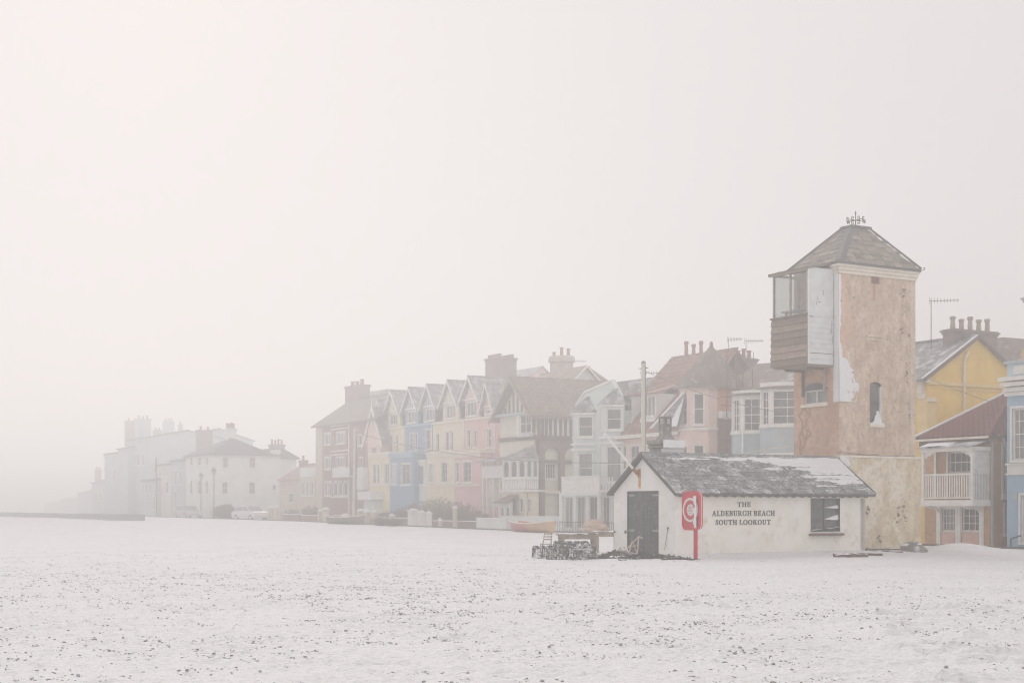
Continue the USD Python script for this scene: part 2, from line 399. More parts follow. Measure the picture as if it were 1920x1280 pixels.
def build_ground():
    ys = np.concatenate([np.linspace(-40, 10, 14), 10.5 * (470 / 10.5) ** np.linspace(0, 1, 760)])
    y_ = ys[:, None]
    half = np.where(y_ < 12, 60 + 0 * y_, 0)
    t = np.linspace(-1, 1, 900)
    # the near middle of the sheet is meshed fine, its sides coarse
    core = np.clip(.40 * np.abs(y_) + 3, 5, 200)
    s = np.sign(t) * np.where(np.abs(t) < .93, np.abs(t) / .93, 1)
    X = s[None, :] * core + np.sign(t)[None, :] * np.clip(np.abs(t)[None, :] - .93, 0, 1) / .07 * (330 - core)
    Y = np.broadcast_to(y_, X.shape).copy()
    Z = beach(X, Y)
    fade = 1 - smooth((Y - 26) / 40)
    p = np.stack([X, Y, 0 * X], -1)
    n1 = meshkit.fbm(p * np.array([1.6, 3.6, 1]), 4, 11) - .5
    n2 = meshkit.fbm(p * np.array([7, 14, 1]), 3, 21) - .5
    Z += fade * (.09 * n1 + .075 * n2) * smooth((Y - 6) / 5)
    for fx, fy, r in FOOT:
        d2 = ((X - fx) / (r * 1.5)) ** 2 + ((Y - fy) / r) ** 2
        Z -= .09 * np.exp(-d2 * 1.4) - .05 * np.exp(-((np.sqrt(d2) - 1.5) / .5) ** 2)
    a, b = C60 * X - S60 * Y, S60 * X + C60 * Y
    Z = np.where(b > EDGE_B + .3, np.minimum(Z, edge_z(a)) - .3, Z)
    h, w = X.shape
    i = np.arange(h * w).reshape(h, w)
    f = np.concatenate([np.stack([i[:-1, :-1], i[:-1, 1:], i[1:, 1:]], -1).reshape(-1, 3), np.stack([i[:-1, :-1], i[1:, 1:], i[1:, :-1]], -1).reshape(-1, 3)])
    v = np.stack([X, Y, Z], -1).reshape(-1, 3)
    m = usdkit.mesh(stage, '/World/snowy_beach', (v, f), SNOWGROUND, smooth=True)
    pr = m.GetPrim()
    pr.SetCustomDataByKey('kind', 'structure')
    pr.SetCustomDataByKey('label', 'wide shingle beach under wind-blown snow in front of the houses')
    return X, Y, Z
def w_of(u, v, z=0):
    y = (EYE - z) * FP / (v - HOR)
    return (u - 960) / FP * y, y
FOOT = []
for u, v, r in ((1745, 1142, .3), (1712, 1168, .28), (1722, 1182, .36), (1735, 1188, .3), (1665, 1148, .22), (1720, 1208, .2), (1750, 1210, .22), (1778, 1222, .24), (1845, 1220, .22), (1820, 1222, .2), (1860, 1235, .18), (1670, 1152, .2),
                (1795, 1270, .2), (1310, 1135, .2), (1320, 1133, .2), (1362, 1137, .2), (1830, 1138, .16), (1810, 1139, .16), (1895, 1130, .14), (1780, 1272, .15)):
    FOOT.append((*w_of(u, v), r * .8))

SNOWGROUND = usdkit.material(stage, LK + 'snow_on_shingle', {
    "g": ("geometry", {}), "m": ("mapping", {"scale": (1, 1.9, .4)}), "n": ("noise_texture", {"scale": 9.0, "detail": 6, "roughness": .72}), "n2": ("noise_texture", {"scale": .33, "detail": 3}),
    "s": ("math", {"math_type": "multiply_add", "value2": .3}), "k": ("map_range", {"from_min": .66, "from_max": .86, "to_min": 0, "to_max": .5, "clamp": True}),
    "n3": ("noise_texture", {"scale": 30, "detail": 3}), "nf": ("noise_texture", {"scale": 17.0, "detail": 5, "roughness": .75}), "kf": ("map_range", {"from_min": .53, "from_max": .66, "to_min": 0, "to_max": .5, "clamp": True}), "xf": ("mix_color", {"b": (.5, .5, .515)}),
    "b": ("bump", {"strength": .7, "distance": .03}),
    "x": ("mix_color", {"a": (.845, .845, .855), "b": (.36, .36, .37)}), "p": ("principled_bsdf", {"roughness": .8, "specular_ior_level": .2})},
    [("g.position", "m.vector"), ("m.vector", "n.vector"), ("g.position", "n2.vector"), ("n2.fac", "s.value1"), ("n.fac", "s.value3"), ("s.value", "k.value"), ("k.result", "x.fac"), ("m.vector", "nf.vector"), ("nf.fac", "kf.value"), ("kf.result", "xf.fac"), ("x.result", "xf.a"), ("xf.result", "p.base_color"), ("g.position", "n3.vector"), ("n3.fac", "b.height"), ("b.normal", "p.normal")], surface="p.BSDF")
GX, GY, GZZ = build_ground()
from scipy.spatial import cKDTree

def shingle():
    """stones of the beach that stick out of the snow in small groups, thickest near the camera"""
    rng = np.random.default_rng(5)
    n = 190000
    y = np.sqrt(12.2 ** 2 + (56 ** 2 - 12.2 ** 2) * rng.random(n))
    x = (rng.random(n) * 2 - 1) * (.385 * y + .5)
    p = np.stack([x, y, 0 * x], -1)
    patch = meshkit.fbm(p * np.array([.12, .2, 1]), 3, 31)
    streak = meshkit.fbm(p * np.array([1.1, 3.0, 1]), 4, 41)
    u, v = 960 + x / y * FP, HOR + EYE / y * FP
    calm = 1 - .95 * smooth((u - 900) / 500) * (1 - smooth((v - 1085) / 110))
    calm = calm * (.10 + .90 * smooth((v - 995) / 120))
    prob = np.clip((.3 * patch + .7 * streak - .38) / .24, 0, 1) ** 1.5 * calm * (.30 + .26 * smooth((u - 250) / 500)) * (.35 + .65 * smooth((40 - y) / 16))
    keep = rng.random(n) < prob
    x, y = x[keep], y[keep]
    k = 1 + rng.poisson(1.6, len(x)) + (rng.random(len(x)) < .05) * rng.integers(4, 14, len(x))
    cx, cy, big = np.repeat(x, k), np.repeat(y, k), np.repeat(np.sqrt(k), k)
    x = cx + rng.normal(0, 1, len(cx)) * .024 * big
    y = cy + rng.normal(0, 1, len(cy)) * .03 * big
    for fx, fy, r in FOOT:
        m = 22
        x = np.append(x, fx + rng.normal(0, r * .8, m))
        y = np.append(y, fy + rng.normal(0, r * .5, m))
    tree = cKDTree(np.stack([GX.ravel(), GY.ravel()], -1))
    d, i = tree.query(np.stack([x, y], -1))
    z = GZZ.ravel()[i]
    s = .006 + .014 * rng.random(len(x)) ** 3 + .011 * (rng.random(len(x)) < .03)
    pos = np.stack([x, y, z + s * (.06 - .6 * rng.random(len(x)))], -1)
    return pos, s, rng
pos, sz, rng = shingle()
pi = UsdGeom.PointInstancer.Define(stage, '/World/shingle')
pi.GetPrim().SetCustomDataByKey('kind', 'stuff')
pi.GetPrim().SetCustomDataByKey('label', 'dark beach pebbles poking through the thin snow')
pi.GetPrim().SetCustomDataByKey('category', 'pebbles')
PEB = [mat('pebble_dark', (.29, .29, .305), (.38, .38, .39), scale=20, rough=.8), mat('pebble_brown', (.3, .28, .26), (.38, .36, .34), scale=20, rough=.8), mat('pebble_blue', (.41, .42, .45), (.52, .53, .55), scale=20, rough=.8)]
UsdGeom.Scope.Define(stage, '/World/shingle/stones')
for i in range(3):
    m = trimesh.creation.icosphere(1, 1.0)
    v = m.vertices * (1 + .35 * (meshkit.noise(m.vertices * 1.7 + 5 * i, i) - .5))[:, None] * np.array([1.25, .9, .62])
    usdkit.mesh(stage, f'/World/shingle/stones/pebble_{i:03d}' if i else '/World/shingle/stones/pebble', (v, m.faces), PEB[i], smooth=True)
pi.CreatePrototypesRel().SetTargets(['/World/shingle/stones/pebble', '/World/shingle/stones/pebble_001', '/World/shingle/stones/pebble_002'])
pi.CreatePositionsAttr(Vt.Vec3fArray.FromNumpy(pos.astype(np.float32)))
pi.CreateScalesAttr(Vt.Vec3fArray.FromNumpy(np.repeat(sz[:, None], 3, 1).astype(np.float32)))
pi.CreateProtoIndicesAttr(Vt.IntArray.FromNumpy(rng.choice(3, len(sz), p=[.6, .15, .25]).astype(np.int32)))
ang = rng.random(len(sz)) * np.pi
pi.CreateOrientationsAttr(Vt.QuathArray([Gf.Quath(float(math.cos(t / 2)), 0, 0, float(math.sin(t / 2))) for t in ang]))
print('pebbles', len(sz))

def setting(name, mb, m, label):
    v = np.vstack(mb.v)
    f = np.vstack(mb.f)
    w = np.array([W(p) for p in v])
    q = usdkit.mesh(stage, '/World/' + name, (w, f), m)
    q.GetPrim().SetCustomDataByKey('kind', 'structure')
    q.GetPrim().SetCustomDataByKey('label', label)
# the promenade behind the beach's crest, with its concrete edge
mb, ed = MB(), MB()
aa = np.concatenate([np.linspace(-330, -60, 55), np.linspace(-55, 20, 16)])
for a0, a1 in zip(aa[:-1], aa[1:]):
    z0, z1 = float(edge_z(a0)), float(edge_z(a1))
    mb.hexa([(a0, EDGE_B + .3, z0 - .5), (a1, EDGE_B + .3, z1 - .5), (a1, 53.5, z1 - .5), (a0, 53.5, z0 - .5), (a0, EDGE_B + .3, z0 - .2), (a1, EDGE_B + .3, z1 - .2), (a1, 53.5, z1 - .2), (a0, 53.5, z0 - .2)])
    ed.hexa([(a0, EDGE_B - .02, z0 - .5), (a1, EDGE_B - .02, z1 - .5), (a1, EDGE_B + .3, z1 - .5), (a0, EDGE_B + .3, z0 - .5), (a0, EDGE_B - .02, z0 + .07), (a1, EDGE_B - .02, z1 + .07), (a1, EDGE_B + .3, z1 + .07), (a0, EDGE_B + .3, z0 + .07)])
setting('promenade', mb, SNOW, 'snow-covered promenade between the beach and the houses')
setting('promenade_kerb', ed, CONCRETE, 'thin dark concrete edge between snowy beach and promenade')

# ------------------------------------------------------------------ building kit
def window(par, F, s0, s1, z0, z1, cols=1, rows=2, frame=None, pane=None, trim=.0, sill=True, fw=.06, arch=False, deep=.12, bar=.028, snowy=False, name='window', sillm=None):
    """a window in an opening of face F; frame and bars are the window mesh, pane and sill its children"""
    frame, pane = frame or WHITE, pane or GLASS
    if arch:
        w = s1 - s0
        an = np.linspace(0, np.pi, 9)
        rise = w * (.2 if arch == 'low' else .5)
        hole = Polygon([(s0, z0), (s1, z0)] + [((s0 + s1) / 2 + w / 2 * math.cos(t), z1 - rise + rise * math.sin(t)) for t in an])
    else:
        hole = sbox(s0, z0, s1, z1)
    F.holes.append(hole)
    inner = hole.buffer(-fw, join_style=2)
    mb = MB()
    mb.poly(F, hole.difference(inner), -deep, -deep + .07)
    for i in range(1, cols):
        x = s0 + (s1 - s0) * i / cols
        g = sbox(x - bar / 2, z0 + fw * .5, x + bar / 2, z1 - fw * .5).intersection(inner)
        mb.poly(F, g, -deep + .012, -deep + .045)
    for i in range(1, rows):
        z = z0 + (z1 - z0) * i / rows
        b2 = bar * (1.6 if (rows % 2 == 0 and i == rows // 2) else 1)
        g = sbox(s0 + fw * .5, z - b2 / 2, s1 - fw * .5, z + b2 / 2).intersection(inner)
        mb.poly(F, g, -deep + .010, -deep + .05)
    if trim:
        mb.poly(F, hole.buffer(trim, join_style=2).difference(hole), .003, .035)
    w = mb.build(name, frame, par)
    MB().poly(F, hole.buffer(-fw * .6, join_style=2), -deep - .01, -deep + .008).build('pane', pane, w)
    if sill:
        MB().fbox(F, s0 - .07, s1 + .07, z0 - .11, z0 - .004, -deep * .8, .1).build('sill', sillm or frame, w)
        if snowy:
            MB().fbox(F, s0 - .05, s1 + .05, z0 - .002, z0 + .05, -deep * .5, .09).build('sill_snow', SNOW, w)
    return w

def wpx(par, F, u0, u1, v0, v1, **kw):
    s0, s1, z0, z1 = F.rect(u0, u1, v0, v1)
    return window(par, F, s0, s1, z0, z1, **kw)

def wall(par, F, pts, m, th=.22, name='wall', label=None):
    g = Polygon(pts)
    for h in F.holes:
        g = g.difference(h)
    return MB().poly(F, g, -th, 0).build(name, m, par, label)

def rectwall(par, F, s0, s1, z0, z1, m, **kw):
    return wall(par, F, [(s0, z0), (s1, z0), (s1, z1), (s0, z1)], m, **kw)

def pot(par, c, z, h=.55, r=.13, m=None):
    MB().lathe((c[0], c[1], z), [(r * .9, -.05), (r * .95, h * .15), (r * .8, h * .75), (r * 1.1, h * .8), (r * 1.1, h * .95), (r * .95, h)], 10).build('chimney_pot', m or TERRA, par, smooth=40)

def chimney(par, a0, a1, b0, b1, z0, z1, m, pots=2, ph=.55, along='b', potm=None, r=.13):
    mb = MB().box(a0, a1, b0, b1, z0, z1 - .24)
    mb.box(a0 - .05, a1 + .05, b0 - .05, b1 + .05, z1 - .238, z1 - .13).box(a0 - .11, a1 + .11, b0 - .11, b1 + .11, z1 - .128, z1 - .05).box(a0 - .03, a1 + .03, b0 - .03, b1 + .03, z1 - .048, z1)
    c = mb.build('chimney', m, par)
    for i in range(pots):
        t = (i + .5) / pots
        q = ((a0 + a1) / 2, b0 + (b1 - b0) * t) if along == 'b' else (a0 + (a1 - a0) * t, (b0 + b1) / 2)
        pot(c, q, z1, ph * (1, .85, 1.1, .95, 1.05)[i % 5], r, potm)
    return c

def roof_a(par, a0, a1, b0, bm, b1, ze, zr, m, th=.14, name='roof', ze2=None):
    """gable roof, ridge along a"""
    mb = MB().slab([(a0, b0, ze), (a1, b0, ze), (a1, bm, zr), (a0, bm, zr)], th).slab([(a0, bm, zr), (a1, bm, zr), (a1, b1, ze if ze2 is None else ze2), (a0, b1, ze if ze2 is None else ze2)], th)
    mb.box(a0 - .01, a1 + .01, bm - .09, bm + .09, zr - .03, zr + .07)
    return mb.build(name, m, par)
def roof_b(par, a0, am, a1, b0, b1, ze, zr, m, th=.14, name='roof'):
    """gable roof, ridge along b"""
    mb = MB().slab([(a0, b0, ze), (am, b0, zr), (am, b1, zr), (a0, b1, ze)], th).slab([(am, b0, zr), (a1, b0, ze), (a1, b1, ze), (am, b1, zr)], th)
    mb.box(am - .08, am + .08, b0 - .01, b1 + .01, zr - .03, zr + .07)
    return mb.build(name, m, par)
def roof_hip(par, a0, a1, b0, b1, ze, zr, ra0, ra1, rb0, rb1, m, th=.14, name='roof'):
    """hipped roof whose ridge (or flat top) spans ra0..ra1, rb0..rb1"""
    e = [(a0, b0, ze), (a1, b0, ze), (a1, b1, ze), (a0, b1, ze)]
    t = [(ra0, rb0, zr), (ra1, rb0, zr), (ra1, rb1, zr), (ra0, rb1, zr)]
    mb = MB()
    for i in range(4):
        j = (i + 1) % 4
        mb.slab([e[i], e[j], t[j], t[i]], th)
    mb.slab(t, th)
    return mb.build(name, m, par)

def barge(par, F, pts, w, m, n0=.02, n1=.12, name='bargeboard'):
    mb = MB()
    for (s0, z0), (s1, z1) in zip(pts[:-1], pts[1:]):
        mb.fquad(F, [(s0, z0), (s1, z1), (s1, z1 - w), (s0, z0 - w)], n0, n1)
    return mb.build(name, m, par)

def canted(par, a0, a1, bw, dep, z0, z1, m, specs, capm, cant=None, roof=None, roofm=None, cap=.12):
    """a canted bay standing out of the wall plane bw. specs: (z0, z1, kwargs) rows of windows in its three faces"""
    c = cant or dep
    pts = [(a0, bw), (a0 + c, bw - dep), (a1 - c, bw - dep), (a1, bw)]
    for i in range(3):
        p, q = np.array(pts[i]), np.array(pts[i + 1])
        L = np.linalg.norm(q - p)
        F = Face(p, q - p)
        mar = min(.16, L * .16)
        for wz0, wz1, kw in specs:
            window(par, F, mar, L - mar, wz0, wz1, **kw)
        rectwall(par, F, 0, L, z0, z1, m, th=.16, name='bay_wall')
    o = cap
    e = [(a0 - o, bw), (a0 + c - o * .4, bw - dep - o), (a1 - c + o * .4, bw - dep - o), (a1 + o, bw)]
    mb = MB()
    mb.hexa([(*p, z1 + .002) for p in e] + [(*p, z1 + .16) for p in e])
    mb.build('bay_cornice', capm, par)
    if roof:
        t = [(a0 + c * .8, bw), (a0 + c * 1.1, bw - .02), (a1 - c * 1.1, bw - .02), (a1 - c * .8, bw)]
        mb = MB()
        for i in range(3):
            mb.slab([(*e[i], z1 + .2), (*e[i + 1], z1 + .2), (*t[i + 1], z1 + roof), (*t[i], z1 + roof)], .06)
        mb.build('bay_roof', roofm or FLATROOF, par)

def aerial(par, a, b, z0, z1, l=.9, turn=.6, m=None):
    mb = MB().tube((a, b, z0), (a, b, z1), .022, .018, 6)
    if l:
        d = np.array([math.cos(turn), math.sin(turn), 0])
        e = np.array([-d[1], d[0], 0])
        c = np.array([a, b, z1 - .05])
        mb.tube(c - d * .1, c + d * l, .016, .016, 5)
        for i in range(9):
            q = c + d * (l * i / 8.5)
            h = .30 - .016 * i
            mb.tube(q - (0, 0, h * .5), q + (0, 0, h * .5), .014, .014, 4)
        mb.tube(c - d * .08 - (0, 0, .2), c - d * .08 + (0, 0, .2), .012, .012, 4)
    mb.build('aerial', m or IRON, par)

def snow_sheet(par, P, f, ns, nt, mx=.09, name='snow_cover', m=None):
    """snow lying on a surface: P(s, t, h) is a point at height h above it, f(s, t) its depth; nothing is built where f is negative"""
    s, t = np.meshgrid(np.linspace(0, 1, ns), np.linspace(0, 1, nt), indexing='ij')
    d = f(s, t)
    h = np.where(d > 0, np.minimum(d, mx), -.012)
    v = np.array([P(x, y, q) for x, y, q in zip(s.ravel(), t.ravel(), h.ravel())])
    i = np.arange(ns * nt).reshape(ns, nt)
    q = np.stack([i[:-1, :-1], i[1:, :-1], i[1:, 1:], i[:-1, 1:]], -1).reshape(-1, 4)
    ok = (d.ravel()[q] > 0).any(1)
    q = q[ok]
    if not len(q):
        return
    fc = np.vstack([q[:, [0, 1, 2]], q[:, [0, 2, 3]]])
    ids, inv = np.unique(fc, return_inverse=True)
    return out(name, v[ids], inv.reshape(-1, 3), m or SNOW, par, smooth=True)

def slates(par, e0, e1, r0, r1, rows, w, ms, th=.022, name='slate', lift=.03, most=300, skip=None):
    """separate overlapping slates on the slope between the eave e0-e1 and the ridge r0-r1"""
    e0, e1, r0, r1 = (np.array(x, float) for x in (e0, e1, r0, r1))
    nrm = np.cross(e1 - e0, r0 - e0)
    nrm /= np.linalg.norm(nrm)
    if nrm[2] < 0:
        nrm = -nrm
    made = 0
    rr = random.Random(3)
    for j in range(rows):
        t0, t1 = j / rows, min((j + 1.35) / rows, 1)
        L0, L1 = e0 + (r0 - e0) * t0, e1 + (r1 - e1) * t0
        T0, T1 = e0 + (r0 - e0) * t1, e1 + (r1 - e1) * t1
        width = np.linalg.norm(L1 - L0)
        d = (L1 - L0) / max(width, 1e-6)
        up = ((r0 + r1) / 2 - (e0 + e1) / 2)
        up = up - d * (up @ d)
        up = up * (t1 - t0)
        n = max(1, round(width / w))
        off = 0 if j % 2 == 0 else .5
        xs = [0.0] + [(i + off) * width / n for i in range(1, n + (1 if off else 0)) if (i + off - (1 if off else 0)) > -1 and 0 < (i + off - (1 if off else 0)) * width / n] if False else sorted({0.0, width} | {(i + off) * width / n for i in range(n) if 0 < (i + off) * width / n < width})
        lo, hi = (T0 - L0) @ d, (T1 - L0) @ d
        for x0, x1 in zip(xs[:-1], xs[1:]):
            if x1 - x0 < .03 or made >= most:
                continue
            g = .006
            y0, y1 = min(max(x0, lo), hi), min(max(x1, lo), hi)
            if y1 - y0 < .01:
                m_ = (x0 + x1) / 2
                m_ = min(max(m_, lo), hi)
                y0, y1 = m_ - .005, m_ + .005
            k = lift + rr.uniform(-.006, .012)
            tw = rr.uniform(-.012, .012)
            drop = rr.uniform(-.015, .015)
            b0 = L0 + d * (x0 + g) + nrm * (k + tw) - up / max(t1 - t0, 1e-6) * drop / rows * 0
            b1 = L0 + d * (x1 - g) + nrm * (k - tw) - up * (drop * .8)
            b0 = b0 - up * (drop * .8 + rr.uniform(-.02, .02))
            p0 = L0 + d * (y0 + g) + up + nrm * .004
            p1 = L0 + d * (y1 - g) + up + nrm * .004
            MB().hexa([b0 - nrm * th, b1 - nrm * th, p1 - nrm * .002, p0 - nrm * .002, b0, b1, p1 + nrm * th * .6, p0 + nrm * th * .6]).build(name, ms[rr.randrange(len(ms))], par)
            made += 1
    return made
# ------------------------------------------------------------------ the lookout tower
T = Thing('lookout_tower', 'tall weathered ochre lookout tower with hipped slate roof and boarded oriel', 'tower', (-39.3, 36.4, 0))
FR, FS = R(-39.3), S(36.4)
B1T, A0T, ZT = 40.2, -41.76, 10.42
wt = wpx(T, FR, 1631, 1653, 716, 795, cols=1, rows=2, frame=IRON, pane=GLASS, arch='low', sill=True, sillm=CREAMTRIM, snowy=True, fw=.035)
s0, s1, z0, z1 = FR.rect(1631, 1653, 716, 795)
MB().fbox(FR, s1 - .045, s1 - .004, z0, z1 - .16, -.11, -.004).build('reveal_board', WHITE, T)
v_ = snow_sheet(T, lambda s, t, h: FR.P(s0 + (s1 - s0) * (.03 + .94 * s), z0 + .5 * t, -.10 + .09 * (1 - t) + h), lambda s, t: .05 * (s * 2.0 - t * 1.1 - .75 + .3 * meshkit.noise(np.stack([s * 4, t * 4, 0 * s], -1), 2)), 12, 12)
wall(T, FR, [(36.4, 3.5), (B1T, 3.5), (B1T, ZT), (36.4, ZT)], STUCCO, label='ochre upper wall with run-off stains')
MB().fbox(FR, 36.38, B1T + .22, -.6, 3.44, -.3, .05).build('wall', STUCCOPALE, T, label='pale yellow lower wall')
MB().fbox(FR, 36.38, B1T + .24, 3.442, 3.52, -.3, .075).build('string_course', CREAMTRIM, T)
FS.holes = []
ws = wpx(T, FS, 1507, 1551, 731, 757, cols=2, rows=1, frame=WHITE, pane=CURTAIN, bar=.06, arch=False, fw=.05, sillm=CREAMTRIM)
s0, s1, z0, z1 = FS.rect(1507, 1551, 731, 757)
mb = MB()
mb.poly(FS, Polygon([(s0 - .05, z1)] + [(s0 - .05 + (s1 - s0 + .1) * t, z1 + .25 * math.sin(math.pi * t) ** .7) for t in np.linspace(0, 1, 9)] + [(s1 + .05, z1)]), .004, .05)
mb.build('window_hood', LEAD, T)
wall(T, FS, [(A0T, -.6), (-39.52, -.6), (-39.52, ZT), (A0T, ZT)], STUCCOBROWN, label='brown seaward wall')
MB().box(A0T, -39.52, B1T - .2, B1T, -.6, ZT).box(A0T, A0T + .2, 36.62, B1T - .2, -.6, ZT).build('wall', STUCCO, T)
# cracks and cement repairs on the seaward wall
for k, (uu, vv, w_, h_) in enumerate([(1508, 783, 22, 34), (1503, 828, 14, 46), (1515, 812, 10, 20), (1500, 858, 10, 10)]):
    a_, z_ = FS.px(uu, vv)
    pts = [(a_ + .5 * w_ / 22 * .55 * (1 + .5 * math.sin(3 * t + k)) * math.cos(t), z_ + h_ / 52 * .5 * (1 + .35 * math.cos(4 * t + k)) * math.sin(t)) for t in np.linspace(0, 2 * np.pi, 22)[:-1]]
    g = Polygon(pts).buffer(0)
    MB().poly(FS, g.difference(g.buffer(-.05 - .02 * k % .03)), .003, .012).build('crack', mat('crack_brown', (.42, .25, .17), (.48, .29, .2), scale=9, rough=.95), T)
# peach strip where the top coat has gone, run-off below the air brick, blocked-up opening
rr = np.random.default_rng(2)
zz = np.linspace(6.9, 10.12, 16)
sx = 36.86 + .09 * rr.standard_normal(16) + .12 * np.sin(zz * 1.7)
MB().poly(FR, Polygon([(36.43, 6.9)] + list(zip(sx, zz)) + [(36.43, 10.12)]), .002, .006).build('bare_patch', STUCCOPEACH, T)
s_, z_ = FR.px(1641, 525.5)
mb = MB().fbox(FR, s_ - .19, s_ + .19, z_ - .13, z_ + .13, .003, .02)
mb.build('air_brick', mat('air_brick_red', (.34, .13, .09), (.22, .09, .07), scale=12), T)
for i in range(3):
    MB().fbox(FR, s_ - .15 + .1 * i, s_ - .08 + .1 * i, z_ - .09, z_ + .09, .019, .026).build('vent_slot', OAK, T)
MB().fbox(FR, s_ - .12, s_ + .02, z_ - .75, z_ - .135, .002, .005).build('rust_run', mat('rust_run', (.52, .3, .2), (.47, .31, .2), scale=5), T)
s0, s1, z0, z1 = FR.rect(1625, 1655, 629, 638)
MB().fbox(FR, s0, s1, z1 - .05, z1, .002, .03).fbox(FR, s0 + .02, s1 - .02, z0, z0 + .04, .002, .025).build('blocked_sill', STUCCOPALE, T)
# cornice
mb = MB()
for q, z0, z1, n in ((0, 10.12, 10.24, .05), (1, 10.242, 10.36, .10), (2, 10.362, 10.46, .16)):
    mb.fbox(FR, 36.4 - n, B1T + n * .6, z0, z1, -.05, n)
    mb.fbox(FS, -39.66, -39.31, z0, z1, -.05, n)
mb.build('cornice', CREAMTRIM, T)
# snow plastered on the windward corner
def fpatch(s, t):
    p = np.stack([s * 14, t * 34, 0 * s], -1)
    q = np.stack([s * 3, t * 6, 0 * s], -1)
    edge = .10 + .50 * smooth((.86 - t) / .62) ** 1.2
    return .05 * (edge - s + .62 * (meshkit.fbm(p, 4, 9) - .5) * smooth(s / .2) + .35 * (meshkit.fbm(q, 3, 19) - .5)) * 1.0
zA, zB = 5.47, 8.32
snow_sheet(T, lambda s, t, h: FR.P(36.37 + 1.35 * s, zA + (zB - zA) * t, .004 + h), fpatch, 90, 200, .028, name='snow_patch')
snow_sheet(T, lambda s, t, h: FR.P(36.37 + .5 * s, zB - .02 + 1.78 * t, .008 + h), lambda s, t: .03 * (.2 - s + .3 * (meshkit.fbm(np.stack([s * 5, t * 30, 0 * s], -1), 3, 29) - .5)), 24, 90, .03, name='snow_patch')
snow_sheet(T, lambda s, t, h: FS.P(-39.60 + .32 * s, 5.45 + 4.66 * t, .004 + h), lambda s, t: .03 * (s * 2.2 + .1 + .9 * (meshkit.fbm(np.stack([s * 4, t * 36, 0 * s], -1), 3, 4) - .4)), 16, 120, .04, name='snow_patch')
snow_sheet(T, lambda s, t, h: FR.P(36.3 + 3.9 * s, 3.525 + h, .08 * t), lambda s, t: .16 * np.exp(-s * 3.6) + .045 * (meshkit.fbm(np.stack([s * 22, t * 2, 0 * s], -1), 3, 6) - .4), 90, 5, .18, name='ledge_snow')
snow_sheet(T, lambda s, t, h: FR.P(36.37 + .75 * s, 2.2 + 1.32 * t, .055 + h), lambda s, t: .05 * (.62 - s + 1.0 * (meshkit.fbm(np.stack([s * 9, t * 12, 0 * s], -1), 4, 8) - .5)), 50, 80, .03, name='snow_patch')
MB().fbox(FR, 39.93, B1T - .02, 3.53, 10.11, .002, .014).build('corner_strip', STUCCOGREY, T)
POCK = mat('exposed_brick', (.3, .18, .13), (.22, .13, .1), scale=9, rough=.95)
rq = np.random.default_rng(12)
for uu, vv, w_, h_, n_ in ((1692, 958, 22, 40, 16), (1628, 956, 9, 14, 7), (1648, 1008, 8, 16, 7), (1690, 620, 8, 8, 4), (1703, 629, 3, 4, 3), (1697, 700, 9, 40, 8), (1692, 548, 12, 26, 8), (1704, 770, 6, 40, 5), (1625, 1030, 14, 5, 5)):
    Fq = FR if vv < 850 else R(-39.25)
    mb = MB()
    for _ in range(n_):
        s_, z_ = Fq.px(uu + rq.uniform(-.5, .5) * w_, vv + rq.uniform(-.5, .5) * h_)
        r_ = rq.uniform(.02, .065)
        an = np.linspace(0, 2 * np.pi, 9)[:-1]
        mb.poly(Fq, Polygon([(s_ + r_ * rq.uniform(.6, 1.5) * math.cos(t), z_ + r_ * rq.uniform(.4, .9) * math.sin(t)) for t in an]).buffer(0), .002, .010)
    mb.build('worn_patch', POCK, T, kind='stuff')
# corner of the tower between the two faces
MB().box(-39.52, -39.305, 36.395, 36.62, 3.525, ZT).build("corner_pier", STUCCOBROWN, T)
MB().box(-39.52, -39.252, 36.36, 36.41, -.6, 3.44).build('corner_pier', STUCCOPALE, T)
# oriel
OA0, OA1, OB, OZ0, OZS, OZ1 = -41.5, -39.6, 35.15, 6.8, 8.56, 10.16
FO, FOR = S(OB), R(OA1)
for i in range(7):
    z0 = OZ0 + (OZS - OZ0) * i / 7
    z1 = OZ0 + (OZS - OZ0) * (i + 1) / 7
    P = FO.P
    fl = .06 + .03 * (1 - i / 7)
    MB().hexa([P(OA0 - .05, z0, .0), P(OA1, z0, .0), P(OA1, z0, fl), P(OA0 - .05, z0, fl), P(OA0 - .05, z1 + .012, -.02), P(OA1, z1 + .012, -.02), P(OA1, z1 + .012, fl - .055), P(OA0 - .05, z1 + .012, fl - .055)]).build('weatherboard', BOARD, T)
MB().box(OA0, OA1, OB + .02, 36.4, OZ0 - .06, OZ0 + .04).build('oriel_floor', BOARD, T)
MB().fbox(FO, OA0 - .06, OA1 + .02, OZS + .014, OZS + .07, -.1, .09).build('oriel_sill', BOARD, T)
for a_, w_ in ((OA0 + .03, .06), (-40.56, .05), (OA1 - .03, .06)):
    MB().fbox(FO, a_ - w_ / 2, a_ + w_ / 2, OZS + .072, OZ1, -.07, .0).build('oriel_post', TIMBER, T)
MB().fbox(FO, OA0, OA1, OZ1 - .0, OZ1 + .09, -.07, .02).build('oriel_head', TIMBER, T)
MB().fbox(FO, OA0 + .06, -40.585, OZS + .072, OZ1, -.045, -.037).build('pane', CLEAR, T)
MB().fbox(FO, -40.535, OA1 - .06, OZS + .072, OZ1, -.045, -.037).build('pane', CLEAR, T)
MB().box(OA0 + .01, OA0 + .04, OB + .1, 36.38, OZ0 + .05, OZS).build('oriel_side', BOARD, T)
MB().box(OA0 + .02, OA0 + .028, OB + .1, 36.3, OZS + .07, OZ1).build('pane', CLEAR, T)
MB().box(OA0, OA0 + .06, 36.3, 36.38, OZS, OZ1).box(OA0, OA0 + .06, OB + .08, 36.3, OZ1 + .002, OZ1 + .09).build('oriel_post', TIMBER, T)
